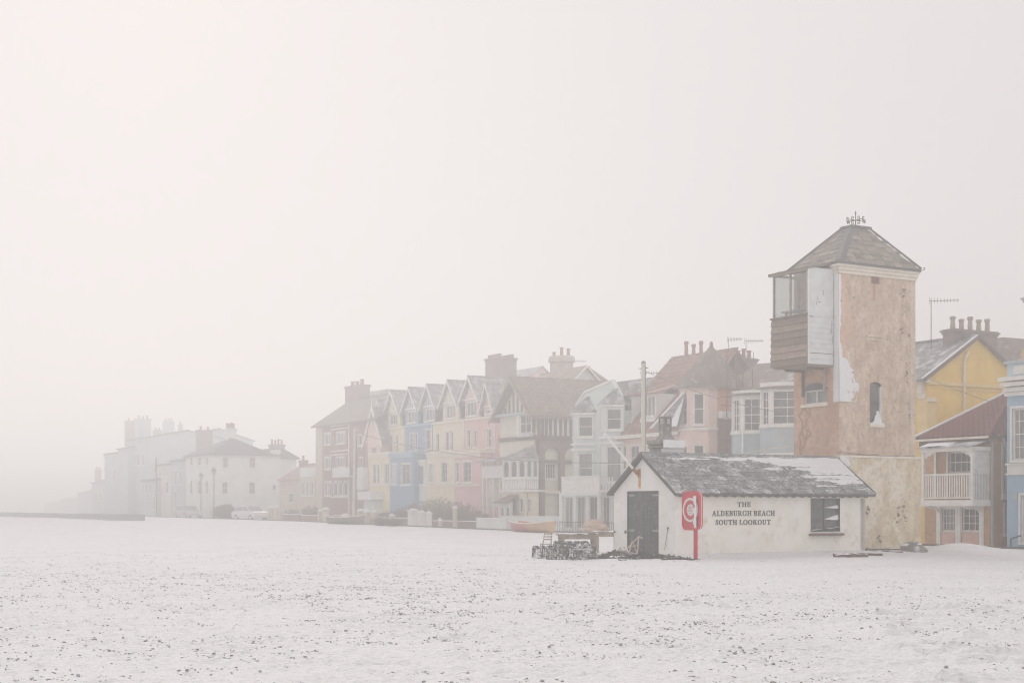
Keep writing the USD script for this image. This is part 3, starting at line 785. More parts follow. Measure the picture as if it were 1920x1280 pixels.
MB().box(OA0 + .12, OA1 - .5, OB + .3, OB + .75, 8.84, 8.89).box(OA0 + .2, OA0 + .26, OB + .4, OB + .5, OZ0 + .06, 8.83).box(OA1 - .9, OA1 - .84, OB + .4, OB + .5, OZ0 + .06, 8.83).build('lookout_desk', TIMBER, T)
MB().fbox(S(36.35), -40.5, OA1 - .08, OZS, OZ1 - .02, .0, .03).build('inner_panel', PALEGREY, T)
nb = 9
SNOWBOARD = mat('snowy_board', (.70, .72, .73), (.62, .63, .64), scale=2.5, rough=.8, bump=.01, c3=(.12, .11, .11), s3=6, lo3=.735, hi3=.76)
for i in range(nb):
    z0 = OZ0 + (8.5 - OZ0) * i / nb
    z1 = OZ0 + (8.5 - OZ0) * (i + 1) / nb
    P = FOR.P
    w_ = .0 if i != 2 else .03
    MB().hexa([P(OB + .0, z0 + w_, -.03), P(36.36, z0 + w_, -.03), P(36.36, z0 + w_, .035), P(OB + .0, z0 + w_, .035), P(OB + .0, z1 + .01, -.03), P(36.36, z1 + .01, -.03), P(36.36, z1 + .01, .02), P(OB, z1 + .01, .02)]).build('side_board', SNOWBOARD, T)
MB().fbox(FOR, OB + .0, 36.36, 8.512, OZ1 + .12, -.03, .03).build('side_panel', SNOWBOARD, T)
MB().fbox(FOR, OB, OB + .05, OZ0, OZ1 + .1, .031, .05).build('corner_strip', WHITE, T)
for z_, b_, w_, h_ in ((9.3, 35.86, .016, .2), (9.05, 35.62, .14, .02), (8.93, 35.56, .014, .13), (9.1, 35.58, .014, .12), (7.95, 36.28, .014, .45), (7.55, 36.3, .014, .3), (7.98, 36.2, .16, .016), (8.5, 35.2, .22, .02)):
    MB().fbox(FOR, b_, b_ + w_, z_, z_ + h_, .02, .034).build('board_crack', IRON, T)
for a_, z_, m_ in ((-41.2, 5.75, OAK), (-40.02, 5.85, TIMBER)):
    MB().box(a_ - .035, a_ + .035, 36.3, 36.396, z_, 6.74).build('bracket', m_, T)
    MB().box(a_ - .03, a_ + .03, 35.5, 36.3, 6.66, 6.738).build('bracket', OAK, T)
# roof: deck, slates, hips
ER = dict(a0=-41.92, a1=-39.10, b0=36.24, b1=40.30)
RA0, RA1, RB0, RB1, ZE, ZR = -40.72, -40.30, 37.95, 38.72, 10.50, 12.12
rf = roof_hip(T, ER['a0'], ER['a1'], ER['b0'], ER['b1'], ZE, ZR, RA0, RA1, RB0, RB1, LEAD, th=.06)
E_ = {'nr': (ER['a1'], ER['b1'], ZE), 'nl': (ER['a1'], ER['b0'], ZE), 'fl': (ER['a0'], ER['b0'], ZE), 'fr': (ER['a0'], ER['b1'], ZE)}
T_ = {'nr': (RA1, RB1, ZR), 'nl': (RA1, RB0, ZR), 'fl': (RA0, RB0, ZR), 'fr': (RA0, RB1, ZR)}
slates(T, E_['nl'], E_['nr'], T_['nl'], T_['nr'], 8, .46, [STONESLATE, STONESLATE2], th=.03, name='slate', lift=.035)
slates(T, E_['fl'], E_['nl'], T_['fl'], T_['nl'], 8, .46, [STONESLATE, STONESLATE2], th=.03, name='slate', lift=.035)
for k in ('nr', 'fl', 'fr'):
    MB().tube(np.array(E_[k]) + (0, 0, .05), np.array(T_[k]) + (0, 0, .05), .055, .055, 8).build('hip_roll', LEAD, T)
e, t = np.array(E_['nl']), np.array(T_['nl'])
mb = MB()
for other_e, other_t in ((E_['nr'], T_['nr']), (E_['fl'], T_['fl'])):
    de = (np.array(other_e) - e) / np.linalg.norm(np.array(other_e) - e) * .26
    dt = (np.array(other_t) - t) / np.linalg.norm(np.array(other_t) - t) * .2
    up = np.array([0, 0, .075])
    mb.hexa([e + up - (0, 0, .03), e + de + up - (0, 0, .03), t + dt + up - (0, 0, .03), t + up - (0, 0, .03), e + up + (0, 0, .01), e + de + up, t + dt + up, t + up + (0, 0, .01)])
mb.build('hip_flashing', LEAD, T)
MB().box(RA0 - .1, RA1 + .12, RB0 - .12, RB1 + .12, ZR - .02, ZR + .05).build('lead_cap', LEAD, T)
MB().slab([(OA0 - .1, OB - .14, 10.24), (OA1 + .06, OB - .14, 10.24), (OA1 + .06, 36.4, 10.53), (ER['a0'], 36.4, 10.53)], .05).build('oriel_roof', STONESLATE, T)
slates(T, (OA0 - .1, OB - .14, 10.24), (OA1 + .06, OB - .14, 10.24), (ER['a0'], 36.3, 10.52), (OA1 + .06, 36.3, 10.52), 4, .46, [STONESLATE, STONESLATE2], th=.03, lift=.03)
MB().fbox(FO, OA0 - .1, OA1 + .05, 10.165, 10.24, .0, .14).build('oriel_fascia', BOARD, T)
snow_sheet(T, lambda s, t, h: (np.array(E_['nr']) * (1 - t) + np.array(T_['nr']) * t) * 1 + np.array([-.02, -.34 * s, .075 + h - .0 * s]), lambda s, t: .03 * (.5 - s + .9 * (meshkit.noise(np.stack([s * 3, t * 9, 0 * s], -1), 12) - .45)), 8, 40, .03, name='snow_cover')
# weather vane: cross arms with letters, scrolls and a finial
vc = np.array([(RA0 + RA1) / 2, (RB0 + RB1) / 2, ZR + .04])
VANE = MB().tube(vc, vc + (0, 0, .5), .024, .017, 6)
VANE.tube(vc + (0, 0, .27) - (0, .36, 0), vc + (0, 0, .27) + (0, .36, 0), .014, .014, 5).tube(vc + (0, 0, .27) - (.36, 0, 0), vc + (0, 0, .27) + (.36, 0, 0), .014, .014, 5)
VANE.lathe(vc + (0, 0, .48), [(.015, 0), (.04, .025), (.015, .06), (.032, .085), (.004, .14)], 8)
vn = VANE.build('weather_vane', IRON, T)
for sg in (-1, 1):
    for up in (-1, 1):
        for ax in (np.array([0, 1.0, 0]), np.array([1.0, 0, 0])):
            pts = [vc + (0, 0, .27) + ax * sg * (.15 + .075 * math.cos(q)) + np.array([0, 0, up * (.07 + .06 * math.sin(q))]) for q in np.linspace(-2.4, 2.6, 9)]
            MB().path(pts, .012, 4).build('scroll', IRON, vn)
for ax, ch in (((0, .42, 0), 'N'), ((0, -.42, 0), 'S'), ((.40, 0, 0), 'E'), ((-.40, 0, 0), 'W')):
    m = meshkit.text_mesh(ch, .14, .02, bold=True)
    v = m.vertices - [m.bounds.mean(0)[0], 0, 0]
    c = vc + np.array(ax) + (0, 0, .20)
    q = np.array([c + (p[2] * 1.0, p[0], p[1]) for p in v])
    out('letter', q, m.faces, IRON, vn)
MB().path([np.array(E_['nr']) + (0, 0, .0), np.array(E_['nr']) + (.03, .12, .03), np.array(E_['nr']) + (.03, .16, .10), np.array(E_['nr']) + (.02, .10, .12)], .014, 5).build('eave_hook', IRON, T)

# ------------------------------------------------------------------ the hut
H = Thing('beach_hut', 'low whitewashed beach hut with slate roof and painted lettering', 'hut', (-37.6, 27.8, 0))
HA1, HA0, HB0, HB1 = -37.6, -41.13, 27.8, 36.03
HM, HZE, HZR = (HA0 + HA1) / 2, 2.10, 3.30
FG, FL = S(HB0), R(HA1)
sl = (HZR - HZE) / (HA1 - HM)
d0, d1, _, dz1 = FG.rect(1175.5, 1235, 1043, 920)[0], FG.rect(1175.5, 1235, 1043, 920)[1], 0, FG.px(1205, 920)[1]
FG.holes.append(sbox(d0, -.4, d1, dz1))
wall(H, FG, [(HA0, -.4), (HA1, -.4), (HA1, HZE), (HM, HZR), (HA0, HZE)], LIMEWASH, label='white gable wall')
w0, w1, wz0, wz1 = FL.rect(1520, 1575, 931, 996)
wh = window(H, FL, w0, w1, wz0, wz1, cols=2, rows=3, frame=IRON, pane=DARKGLASS, sill=False, fw=.05, bar=.03, deep=.1)
MB().fbox(FL, w0 - .08, w1 + .1, wz0 - .14, wz0 - .06, -.05, .12).build('sill', OAK, H)
snow_sheet(H, lambda s, t, h: FL.P(w0 + (w1 - w0) * s, wz0 - .06 + h, -.1 + .2 * t), lambda s, t: .10 + .10 * s ** 2 + .05 * meshkit.noise(np.stack([s * 6, t * 2, 0 * s], -1), 3), 24, 6, .26, name='sill_snow')
for i in (1, 2):
    z_ = wz0 + (wz1 - wz0) * i / 3
    MB().hexa([FL.P(w1 - .75, z_, -.09), FL.P(w1 - .05, z_, -.09), FL.P(w1 - .05, z_, -.03), FL.P(w1 - .75, z_, -.06), FL.P(w1 - .7, z_ + .02, -.088), FL.P(w1 - .05, z_ + (.19, .13)[i - 1], -.088), FL.P(w1 - .05, z_ + (.16, .1)[i - 1], -.04), FL.P(w1 - .7, z_ + .012, -.07)]).build('bar_snow', SNOW, H)
MB().fbox(FL, w1 - .035, w1 - .004, wz0, wz1, -.095, .004).build('frame_edge', IRON, H)
wall(H, FL, [(HB0 + .22, -.4), (HB1, -.4), (HB1, HZE), (HB0 + .22, HZE)], CREAMWALL, label='cream long wall with lettering')
MB().box(HA0, HA0 + .22, HB0 + .22, HB1, -.4, HZE).build('wall', LIMEWASH, H)
wall(H, Face((0, HB1), (-1, 0)), [(-HA1, -.4), (-HA0, -.4), (-HA0, HZE), (-HM, HZR), (-HA1, HZE)], LIMEWASH)
# doors
dm = (d0 + d1) / 2
dr = MB().fbox(FG, d0 - .02, d0 + .035, -.3, dz1, -.1, -.012).fbox(FG, d1 - .035, d1 + .02, -.3, dz1, -.1, -.012).fbox(FG, d0 + .036, d1 - .036, dz1 - .045, dz1, -.1, -.012).build('door', IRON, H)
for x0, x1 in ((d0 + .04, dm - .006), (dm + .006, d1 - .04)):
    n = 4
    for i in range(n):
        a, b = x0 + (x1 - x0) * i / n + .004, x0 + (x1 - x0) * (i + 1) / n - .004
        MB().fbox(FG, a, b, -.25, dz1 - .05, -.09, -.045).build('door_plank', DOOR, dr)
for z_ in (dz1 - .17, .82):
    for x0, x1 in ((d0 + .06, d0 + .40), (d1 - .40, d1 - .06)):
        MB().fquad(FG, [(x0, z_), (x1, z_), (x1, z_ + .06), (x0, z_ + .06)], -.044, -.028).build('hinge', HINGE, dr)
MB().fbox(FG, d0 - .09, d0 - .03, .74, .84, .002, .04).build('wall_bolt', IRON, H)
MB().lathe(FG.P(HA0 + .1, .78, .05), [(.02, -.03), (.035, 0), (.02, .04)], 8).build('wall_bolt', IRON, H)
# a rod hung on the gable by the door
p0, p1 = FG.px(1253, 990), FG.px(1247, 1031)
MB().tube(FG.P(p0[0], p0[1], .02), FG.P(p1[0], p1[1], .02), .008, .006, 5).lathe(FG.P(p0[0], p0[1], .02), [(.02, -.03), (.035, 0), (.015, .04)], 8).build('hanging_rod', IRON, H)
# lettering
def serif(txt, h):
    bx = sbox
    def el(cx, cy, rx, ry):
        return affinity.scale(Point(cx, cy).buffer(1, 24), rx, ry)
    def ring(cx, rx):
        return el(cx, .5, rx, .52).difference(el(cx, .5, rx - .17, .46))
    G = {}
    G['T'] = (unary_union([bx(.33, 0, .5, 1), bx(.02, .92, .81, 1), bx(.02, .76, .08, 1), bx(.75, .76, .81, 1), bx(.22, 0, .61, .06)]), .83)
    st = lambda x: unary_union([bx(x, 0, x + .17, 1), bx(x - .09, 0, x + .26, .06), bx(x - .09, .94, x + .26, 1)])
    G['H'] = (unary_union([st(.11), st(.67), bx(.2, .47, .75, .55)]), .95)
    G['E'] = (unary_union([st(.11), bx(.2, 0, .72, .07), bx(.2, .93, .70, 1), bx(.2, .47, .56, .55), bx(.66, 0, .73, .26), bx(.64, .76, .70, 1), bx(.51, .36, .57, .66)]), .77)
    G['L'] = (unary_union([st(.11), bx(.2, 0, .7, .07), bx(.64, 0, .71, .28)]), .73)
    G['A'] = (unary_union([Polygon([(.07, 0), (.15, 0), (.47, .9), (.44, 1)]), Polygon([(.38, 1), (.52, 1), (.87, 0), (.68, 0)]), bx(.22, .32, .66, .39), bx(0, 0, .25, .06), bx(.58, 0, .95, .06)]), .95)
    G['D'] = (unary_union([st(.11), affinity.scale(Point(.3, .5).buffer(1, 24), .57, .5).difference(affinity.scale(Point(.3, .5).buffer(1, 24), .4, .43)).intersection(bx(.28, 0, 1, 1)), bx(.2, 0, .31, .07), bx(.2, .93, .31, 1)]), .93)
    bowl = lambda cy, ry, rx: el(.36, cy, rx, ry).difference(el(.36, cy, rx - .16, ry - .065)).intersection(bx(.34, 0, 1, 1.02))
    G['B'] = (unary_union([st(.11), bowl(.265, .265, .42), bowl(.755, .245, .36), bx(.2, 0, .37, .065), bx(.2, .935, .37, 1), bx(.2, .48, .37, .54)]), .82)
    G['R'] = (unary_union([st(.11), bowl(.735, .265, .40), bx(.2, .935, .37, 1), bx(.2, .47, .37, .53), Polygon([(.42, .5), (.58, .5), (.88, .0), (.68, 0)]), bx(.66, 0, .95, .05)]), .94)
    G['U'] = (unary_union([bx(.1, .3, .27, 1), bx(.01, .94, .36, 1), bx(.66, .3, .73, 1), bx(.56, .94, .84, 1), el(.415, .33, .315, .35).difference(el(.445, .36, .225, .3)).intersection(bx(0, -.1, 1, .34))]), .87)
    O = ring(.46, .46)
    G['O'] = (O, .94)
    C = O.difference(bx(.62, .3, 1, .74))
    G['C'] = (unary_union([C, bx(.80, .66, .86, .94)]), .9)
    G['G'] = (unary_union([O.difference(bx(.62, .44, 1, .74)), bx(.7, .08, .86, .44), bx(.6, .4, .95, .46), bx(.80, .68, .86, .94)]), .97)
    t = np.linspace(0, 1, 30)
    sp = [(.55, .84), (.46, .94), (.3, .95), (.17, .86), (.16, .72), (.28, .6), (.44, .46), (.53, .32), (.5, .14), (.36, .05), (.2, .07), (.1, .2)]
    from scipy.interpolate import splprep, splev
    tck, _ = splprep(np.array(sp).T, s=0, k=3)
    cv = np.array(splev(t, tck)).T
    S1 = unary_union([LineString(cv[i:i + 2]).buffer(.035 + .055 * math.exp(-((t[i] - .5) / .22) ** 2)) for i in range(29)])
    G['S'] = (unary_union([S1, bx(.54, .72, .59, .98), bx(.07, .03, .12, .28)]), .66)
    G['K'] = (unary_union([st(.11), Polygon([(.26, .42), (.34, .42), (.78, .96), (.68, .96)]), Polygon([(.4, .62), (.55, .68), (.9, 0), (.68, 0)]), bx(.58, .94, .9, 1), bx(.6, 0, .98, .06)]), .96)
    x, parts = 0, []
    for ch in txt:
        if ch == ' ':
            x += .42
            continue
        g, w = G[ch]
        parts.append(affinity.scale(affinity.translate(g.buffer(.022), x, 0), h, h, origin=(0, 0)))
        x += w + .14
    return parts, (x - .14) * h
LET = mat('letter_black', (.05, .047, .045), (.09, .085, .08), scale=20, rough=.8, c3=(.6, .57, .52), s3=7, lo3=.6, hi3=.72)
for txt, u0, u1, v0, v1 in (('THE', 1382.5, 1407.5, 941, 949.5), ('ALDEBURGH BEACH', 1335, 1452.5, 957, 966.5), ('SOUTH LOOKOUT', 1341, 1444.5, 974, 983)):
    s0, z0 = FL.px(u0, v1)
    s1, _ = FL.px(u1, v1)
    z1 = FL.px((u0 + u1) / 2, v0)[1]
    z0 = FL.px((u0 + u1) / 2, v1)[1]
    parts, w = serif(txt, z1 - z0)
    k = (s1 - s0) / w
    for g in parts:
        MB().poly(FL, affinity.translate(affinity.scale(g, k, 1, origin=(0, 0)), s0, z0), .002, .010).build('letter', LET, H)
# roof
OV = .17
ea, ez = HA1 + OV, HZE - OV * sl + .09
RB_0, RB_1 = HB0 - .14, HB1 + .33
rz = HZR + .09
dk = MB().slab([(ea, RB_0, ez), (ea, RB_1, ez), (HM, RB_1 - .05, rz), (HM, RB_0, rz)], .05).slab([(HM, RB_0, rz), (HM, RB_1 - .05, rz), (HA0 - OV, RB_1, ez), (HA0 - OV, RB_0, ez)], .05)
dk.build('roof', LEAD, H)
print('hut slates', slates(H, (ea, RB_0, ez), (ea, RB_1, ez), (HM, RB_0, rz), (HM, RB_1 - .05, rz), 9, .31, [SLATE1, SLATE1, SLATE2], name='slate', lift=.03, most=296))
for i in range(18):
    b0 = RB_0 + (RB_1 - .05 - RB_0) * i / 18
    b1 = RB_0 + (RB_1 - .05 - RB_0) * (i + 1) / 18
    MB().hexa([(HM - .13, b0 + .006, rz - .03), (HM + .13, b0 + .006, rz - .03), (HM + .13, b1 - .006, rz - .03), (HM - .13, b1 - .006, rz - .03), (HM - .05, b0 + .006, rz + .085), (HM + .05, b0 + .006, rz + .085), (HM + .05, b1 - .006, rz + .085), (HM - .05, b1 - .006, rz + .085)]).build('ridge_tile', SLATE1, H)
for sg, ae in ((1, ea), (-1, HA0 - OV)):
    MB().hexa([(HM, RB_0 - .03, rz - .06), (HM, RB_0 + .0, rz - .06), (ae, RB_0 + .0, ez - .06), (ae, RB_0 - .03, ez - .06), (HM, RB_0 - .03, rz + .05), (HM, RB_0, rz + .05), (ae, RB_0, ez + .05), (ae, RB_0 - .03, ez + .05)]).build('verge_board', IRON, H)
MB().hexa([(HM, RB_1 - .04, rz - .05), (HM, RB_1, rz - .05), (ea, RB_1 + .03, ez - .05), (ea, RB_1 - .01, ez - .05), (HM, RB_1 - .04, rz + .06), (HM, RB_1, rz + .06), (ea, RB_1 + .03, ez + .06), (ea, RB_1 - .01, ez + .06)]).build('verge_board', IRON, H)
MB().box(HA1 + .003, HA1 + .05, HB0 + .0, HB1, HZE - .16, HZE - .02).build('wall_plate', CREAMWALL, H)
for i in range(23):
    b_ = HB0 + .12 + i * .365
    MB().hexa([(HA1 + .052, b_ - .05, HZE - .12), (ea - .01, b_ - .05, ez - .115), (ea - .01, b_ + .05, ez - .115), (HA1 + .052, b_ + .05, HZE - .12), (HA1 + .052, b_ - .05, HZE - .02), (ea - .01, b_ - .05, ez - .055), (ea - .01, b_ + .05, ez - .055), (HA1 + .052, b_ + .05, HZE - .02)]).build('rafter_end', IRON, H)
MB().box(ea - .04, ea - .012, RB_0, RB_1, ez - .085, ez - .052).build('eave_batten', IRON, H)
def froof(s, t):
    p = np.stack([s * 15, t * 34, 0 * s], -1)
    q = np.stack([s * 2.2, t * 3, 0 * s], -1)
    row = np.abs((t * 9) % 1 - .5) * .3
    g = .75 * s + .62 * t - .72 + .55 * smooth((t - .93) / .05) * smooth((.45 - s) / .2)
    return .055 * (g * 1.0 - .27 + .95 * (meshkit.fbm(p, 4, 2) - .5) + .8 * (meshkit.fbm(q, 3, 5) - .5) + row)
nr = np.array([HZR - HZE, 0, HA1 - HM]) / math.hypot(HZR - HZE, HA1 - HM)
snow_sheet(H, lambda s, t, h: np.array([ea + (HM - ea) * t, RB_0 + .05 + (RB_1 - .12 - RB_0) * s, ez + (rz - ez) * t]) + nr * (.038 + h), froof, 300, 130, .06)
# stone chimney on the back slope
cb, ca = 29.08, -39.92
def block(par, a0, a1, b0, b1, z0, z1, m, name='stone_course', r=.05, seed=0):
    m_ = trimesh.creation.box((a1 - a0, b1 - b0, z1 - z0)).subdivide().subdivide().subdivide()
    v = m_.vertices
    hs = np.array([a1 - a0, b1 - b0, z1 - z0]) / 2
    inner = np.clip(v, -(hs - r), hs - r)
    dd = v - inner
    L = np.linalg.norm(dd, axis=1, keepdims=True)
    v = inner + np.where(L > 1e-9, dd / np.maximum(L, 1e-9) * r, 0)
    v = v + (meshkit.noise(v * 9 + seed * 3.1, seed)[:, None] - .5) * .035 * np.sign(v)
    return out(name, v + [(a0 + a1) / 2, (b0 + b1) / 2, (z0 + z1) / 2], m_.faces, m, par, smooth=50)
COWL = mat('cowl_iron', (.24, .2, .175), (.17, .14, .125), scale=12, rough=.7)
cst = block(H, ca - .30, ca + .30, cb - .36, cb + .36, 2.6, 3.30, STONE, name='chimney')
for i, (w_, z0, z1) in enumerate(((.36, 3.29, 3.43), (.41, 3.42, 3.63), (.49, 3.62, 3.74), (.51, 3.73, 3.93))):
    block(cst, ca - w_ * .85, ca + w_ * .85, cb - w_, cb + w_, z0, z1, STONE, r=.06, seed=i + 1)
pt = MB().lathe((ca, cb, 3.9), [(.32, 0), (.31, .07), (.22, .16), (.18, .50), (.2, .52), (.2, .56)], 14).build('chimney_pot', STONE, cst, smooth=40)
for k in range(4):
    t = math.pi / 4 + k * math.pi / 2
    MB().tube((ca + .19 * math.cos(t), cb + .19 * math.sin(t), 4.2), (ca + .2 * math.cos(t), cb + .2 * math.sin(t), 4.70), .034, .03, 6).build('cowl_leg', COWL, pt)
MB().lathe((ca, cb, 4.66), [(.21, 0), (.22, .02), (.2, .05), (.12, .07)], 14).build('cowl', COWL, pt)
snow_sheet(cst, lambda s, t, h: np.array([ca + .515, cb - .46 + .92 * s, 3.45 + .45 * t]) + np.array([h, 0, 0]) - np.array([.1 * (t < .38), 0, 0]) - np.array([.02, 0, 0]), lambda s, t: .045 * (.35 + .7 * (meshkit.fbm(np.stack([s * 4, t * 4, 0 * s], -1), 3, 7) - .35)), 24, 16, .05, name='snow_patch')
# flagpole stub on the gable, its rusty bracket and the stain below
pb = FG.px(1199, 885)
tip_b = 26.5
tip = np.array([A(1134, tip_b), tip_b, ZZ(814, A(1134, tip_b), tip_b)])
root = FG.P(pb[0] - .03, pb[1] - .02, .10)
fp = MB().tube(root, tip, .050, .042, 10).build('flagpole', WHITE, H, smooth=40)
MB().tube(root - (tip - root) * .03, root + (tip - root) * .12, .056, .052, 10).lathe(root + (tip - root) * .06, [(.06, -.03), (.075, 0), (.06, .03)], 8).build('bracket', RUST, fp)
MB().fbox(FG, pb[0] - .06, pb[0] + .07, pb[1] - .16, pb[1] + .10, .002, .04).tube(FG.P(pb[0], pb[1], .03), root, .035, .035, 8).build('bracket_plate', RUST, H)
MB().poly(FG, Polygon([(pb[0] - .07, pb[1] - .12), (pb[0] + .08, pb[1] - .12), (pb[0] + .085, pb[1] - .45), (pb[0] + .05, pb[1] - .56), (pb[0] + .02, pb[1] - .5), (pb[0] - .03, pb[1] - .58), (pb[0] - .07, pb[1] - .46)]), .002, .004).build('rust_stain', mat('rust_stain', (.62, .30, .1), (.7, .48, .28), scale=7, rough=.9), H)

# ------------------------------------------------------------------ life ring on its post
LA, LBF = -35.55, 26.86
zt, zb = ZZ(921.5, LA, LBF), ZZ(992, LA, LBF)
LR = Thing('life_ring_station', 'red life ring housing with white ring on a red post before the hut', 'life ring', (LA, 27.05, GZ(LA, 27.05)))
FH = S(LBF)
wl = .415
def rrect(s0, s1, z0, z1, r):
    return sbox(s0 + r, z0 + r, s1 - r, z1 - r).buffer(r, 12)
shape = rrect(LA - wl, LA + wl, zb, zt, .17)
MB().poly(FH, shape, -.15, -.004).build('housing', REDPAINT, LR, smooth=35)
MB().poly(FH, shape.buffer(.022).difference(shape.buffer(-.03)), -.06, .012).build('rim', REDPAINT, LR, smooth=35)
MB().poly(FH, shape.buffer(.012).difference(shape.buffer(-.002)), -.10, -.075).build('white_edge', RINGWHITE, LR)
zc = (zt + zb) / 2 + .02
def torus(c, r, q, n=40, k=10, arc=(0, 2 * np.pi)):
    a = np.linspace(*arc, n)
    t = np.linspace(0, 2 * np.pi, k, endpoint=False)
    v = np.array([FH.P(LA + (r + q * math.cos(y)) * math.cos(x), zc + (r + q * math.cos(y)) * math.sin(x), .012 + q * .8 * math.sin(y)) for x in a for y in t])
    f = []
    for i in range(n - 1):
        for j in range(k):
            f += [[i * k + j, (i + 1) * k + j, (i + 1) * k + (j + 1) % k], [i * k + j, (i + 1) * k + (j + 1) % k, i * k + (j + 1) % k]]
    return v, f
ring = MB().raw(*torus(0, .335, .042)).build('ring', RINGWHITE, LR, smooth=True)
MB().raw(*torus(0, .25, .05)).build('inner_ring', REDPAINT, ring, smooth=True)
disc = MB().poly(FH, Point(LA, zc).buffer(.185, 24), -.003, .016).build('notice', RINGWHITE, LR)
for i, w_ in enumerate((.16, .22, .2, .22, .12)):
    MB().fbox(FH, LA - w_ / 2, LA + w_ / 2, zc + .09 - i * .048, zc + .108 - i * .048, .0165, .019).build('print_line', mat('faded_print', (.45, .3, .3), (.5, .36, .36)), disc)
MB().box(LA - .055, LA + .055, 27.012, 27.09, GZ(LA, 27.05) - .2, zb + .35).build('post', REDPAINT, LR)
snow_sheet(LR, lambda s, t, h: FH.P(LA + .06 + .32 * s, zb + .05 + (zt - zb - .18) * t, .05 + h), lambda s, t: .03 * (s * 1.5 - .85 + .5 * (t - .4) ** 2 + .9 * (meshkit.fbm(np.stack([s * 3, t * 6, 0 * s], -1), 3, 3) - .5)), 20, 36, .03, name='snow_patch')

# ------------------------------------------------------------------ in front of the hut
def at(u, v, dz=0.0):
    """the beach point that the photograph shows at (u, v), in street coordinates"""
    y = EYE * FP / (v - HOR)
    for _ in range(6):
        x = (u - 960) / FP * y
        z = float(beach(np.array(x), np.array(y)))
        y = (EYE - z) * FP / (v - HOR)
    x = (u - 960) / FP * y
    return np.array([C60 * x - S60 * y, S60 * x + C60 * y, z])
def table(o, L, Wd, Ht, label, turn, seed):
    t = Thing('work_table', label, 'table', o, turn=turn)
    a, b, z = o
    rr = random.Random(seed)
    for i in range(4):
        y0 = b - Wd / 2 + Wd * i / 4
        MB().box(a - L / 2 - rr.uniform(0, .03), a + L / 2 + rr.uniform(0, .03), y0 + .005, y0 + Wd / 4 - .005, z + Ht - .04, z + Ht).build('top_plank', TIMBER, t)
    for sx in (-1, 1):
        for sy in (-1, 1):
            MB().box(a + sx * (L / 2 - .12) - .06, a + sx * (L / 2 - .12) + .06, b + sy * (Wd / 2 - .09) - .06, b + sy * (Wd / 2 - .09) + .06, z - .15, z + Ht - .041).build('leg', TIMBER, t)
    for y0 in (b - Wd / 2 + .02, b + Wd / 2 - .05):
        MB().box(a - L / 2 + .05, a + L / 2 - .05, y0, y0 + .03, z + Ht - .17, z + Ht - .042).build('apron', TIMBER, t)
    snow_sheet(t, lambda s, q, h: np.array([a - L / 2 + L * s, b - Wd / 2 + Wd * q, z + Ht + .001 + h]), lambda s, q: .05 * (.25 + 1.2 * (meshkit.fbm(np.stack([s * 6, q * 3, 0 * s], -1), 3, seed) - .45)), 40, 12, .06)
    return t
def street(o, yaw_world):
    return yaw_world
# tables turned so that their long side runs across the picture
p = at(1083, 1038)
table((p[0], p[1], p[2]), 1.35, .8, .68, 'weathered timber table with a snowy top behind the lobster pots', 66, 1)
p2 = at(1137, 1035)
table((p2[0], p2[1], p2[2]), .95, .8, .73, 'second timber table, close against the hut gable', 62, 2)
# creels
def creel_mesh(o, label, turn, group, seed):
    t = Thing('lobster_pot', label, 'lobster pot', o, group, turn)
    a, b, z = o
    L, Wd, Hh = .62, .44, .38
    fr = MB()
    for x in (-L / 2, 0, L / 2):
        pts = [np.array([a + x, b + Wd / 2 * math.cos(q), z + .03 + Hh * math.sin(q) ** .7 if 0 < q < math.pi else z + .03]) for q in np.linspace(0, math.pi, 9)]
        fr.path(pts, .02, 6)
    for y_ in (-Wd / 2, Wd / 2):
        fr.tube((a - L / 2, b + y_, z + .03), (a + L / 2, b + y_, z + .03), .022, k=6)
    for q in (.9, 1.57, 2.24):
        y_, zz_ = Wd / 2 * math.cos(q), .03 + Hh * math.sin(q) ** .7
        fr.tube((a - L / 2, b + y_, z + zz_), (a + L / 2, b + y_, z + zz_), .016, k=5)
    fr.build('frame', ROPE, t)
    nt = MB()
    rr = random.Random(seed)
    for i in range(11):
        x = -L / 2 + L * (i + .5) / 11
        pts = [np.array([a + x + rr.uniform(-.02, .02), b + Wd / 2 * math.cos(q), z + .03 + (Hh - .02) * math.sin(q) ** .7]) for q in np.linspace(.05, math.pi - .05, 8)]
        nt.path(pts, .007, 3)
    for q in np.linspace(.25, math.pi - .25, 11):
        y_, zz_ = Wd / 2 * math.cos(q), .03 + (Hh - .02) * math.sin(q) ** .7
        nt.path([np.array([a - L / 2 + L * k / 6, b + y_ + rr.uniform(-.015, .015), z + zz_ + rr.uniform(-.03, .01)]) for k in range(7)], .007, 3)
    for sx in (-1, 1):
        for k in range(9):
            y_ = -Wd / 2 + Wd * (k + .5) / 9
            nt.tube((a + sx * L / 2, b + y_, z + .03), (a + sx * L / 2, b + y_ * .55, z + .03 + Hh * math.sqrt(max(.05, 1 - (2 * y_ / Wd) ** 2))), .008, k=3)
    nt.build('netting', ROPE, t)
    MB().lathe((a + L / 2 - .02, b, z + .2), [(.10, -.02), (.115, 0), (.10, .02)], 12).build('eye_ring', ROPE, t)
    rope = [np.array([a + .2 * math.cos(q) * (.5 + .3 * math.sin(q * 1.7)), b + .13 * math.sin(q), z + .1 + .02 * math.sin(q * 3)]) for q in np.linspace(0, 12, 40)]
    MB().path(rope, .016, 4).build('coiled_rope', ROPE, t)
    return t
cg = 'lobster pots heaped before the tables'
spots = [(1019, 1046, 70, 'open-framed lobster pot at the left end of the row below the chair'), (1045, 1048, 64, 'lobster pot packed with rope, second in the row from the chair end'),
         (1073, 1049, 58, 'rope-filled lobster pot in the middle of the row before the table'), (1098, 1048, 80, 'half-empty lobster pot at the right end of the row, by the table legs')]
c0 = None
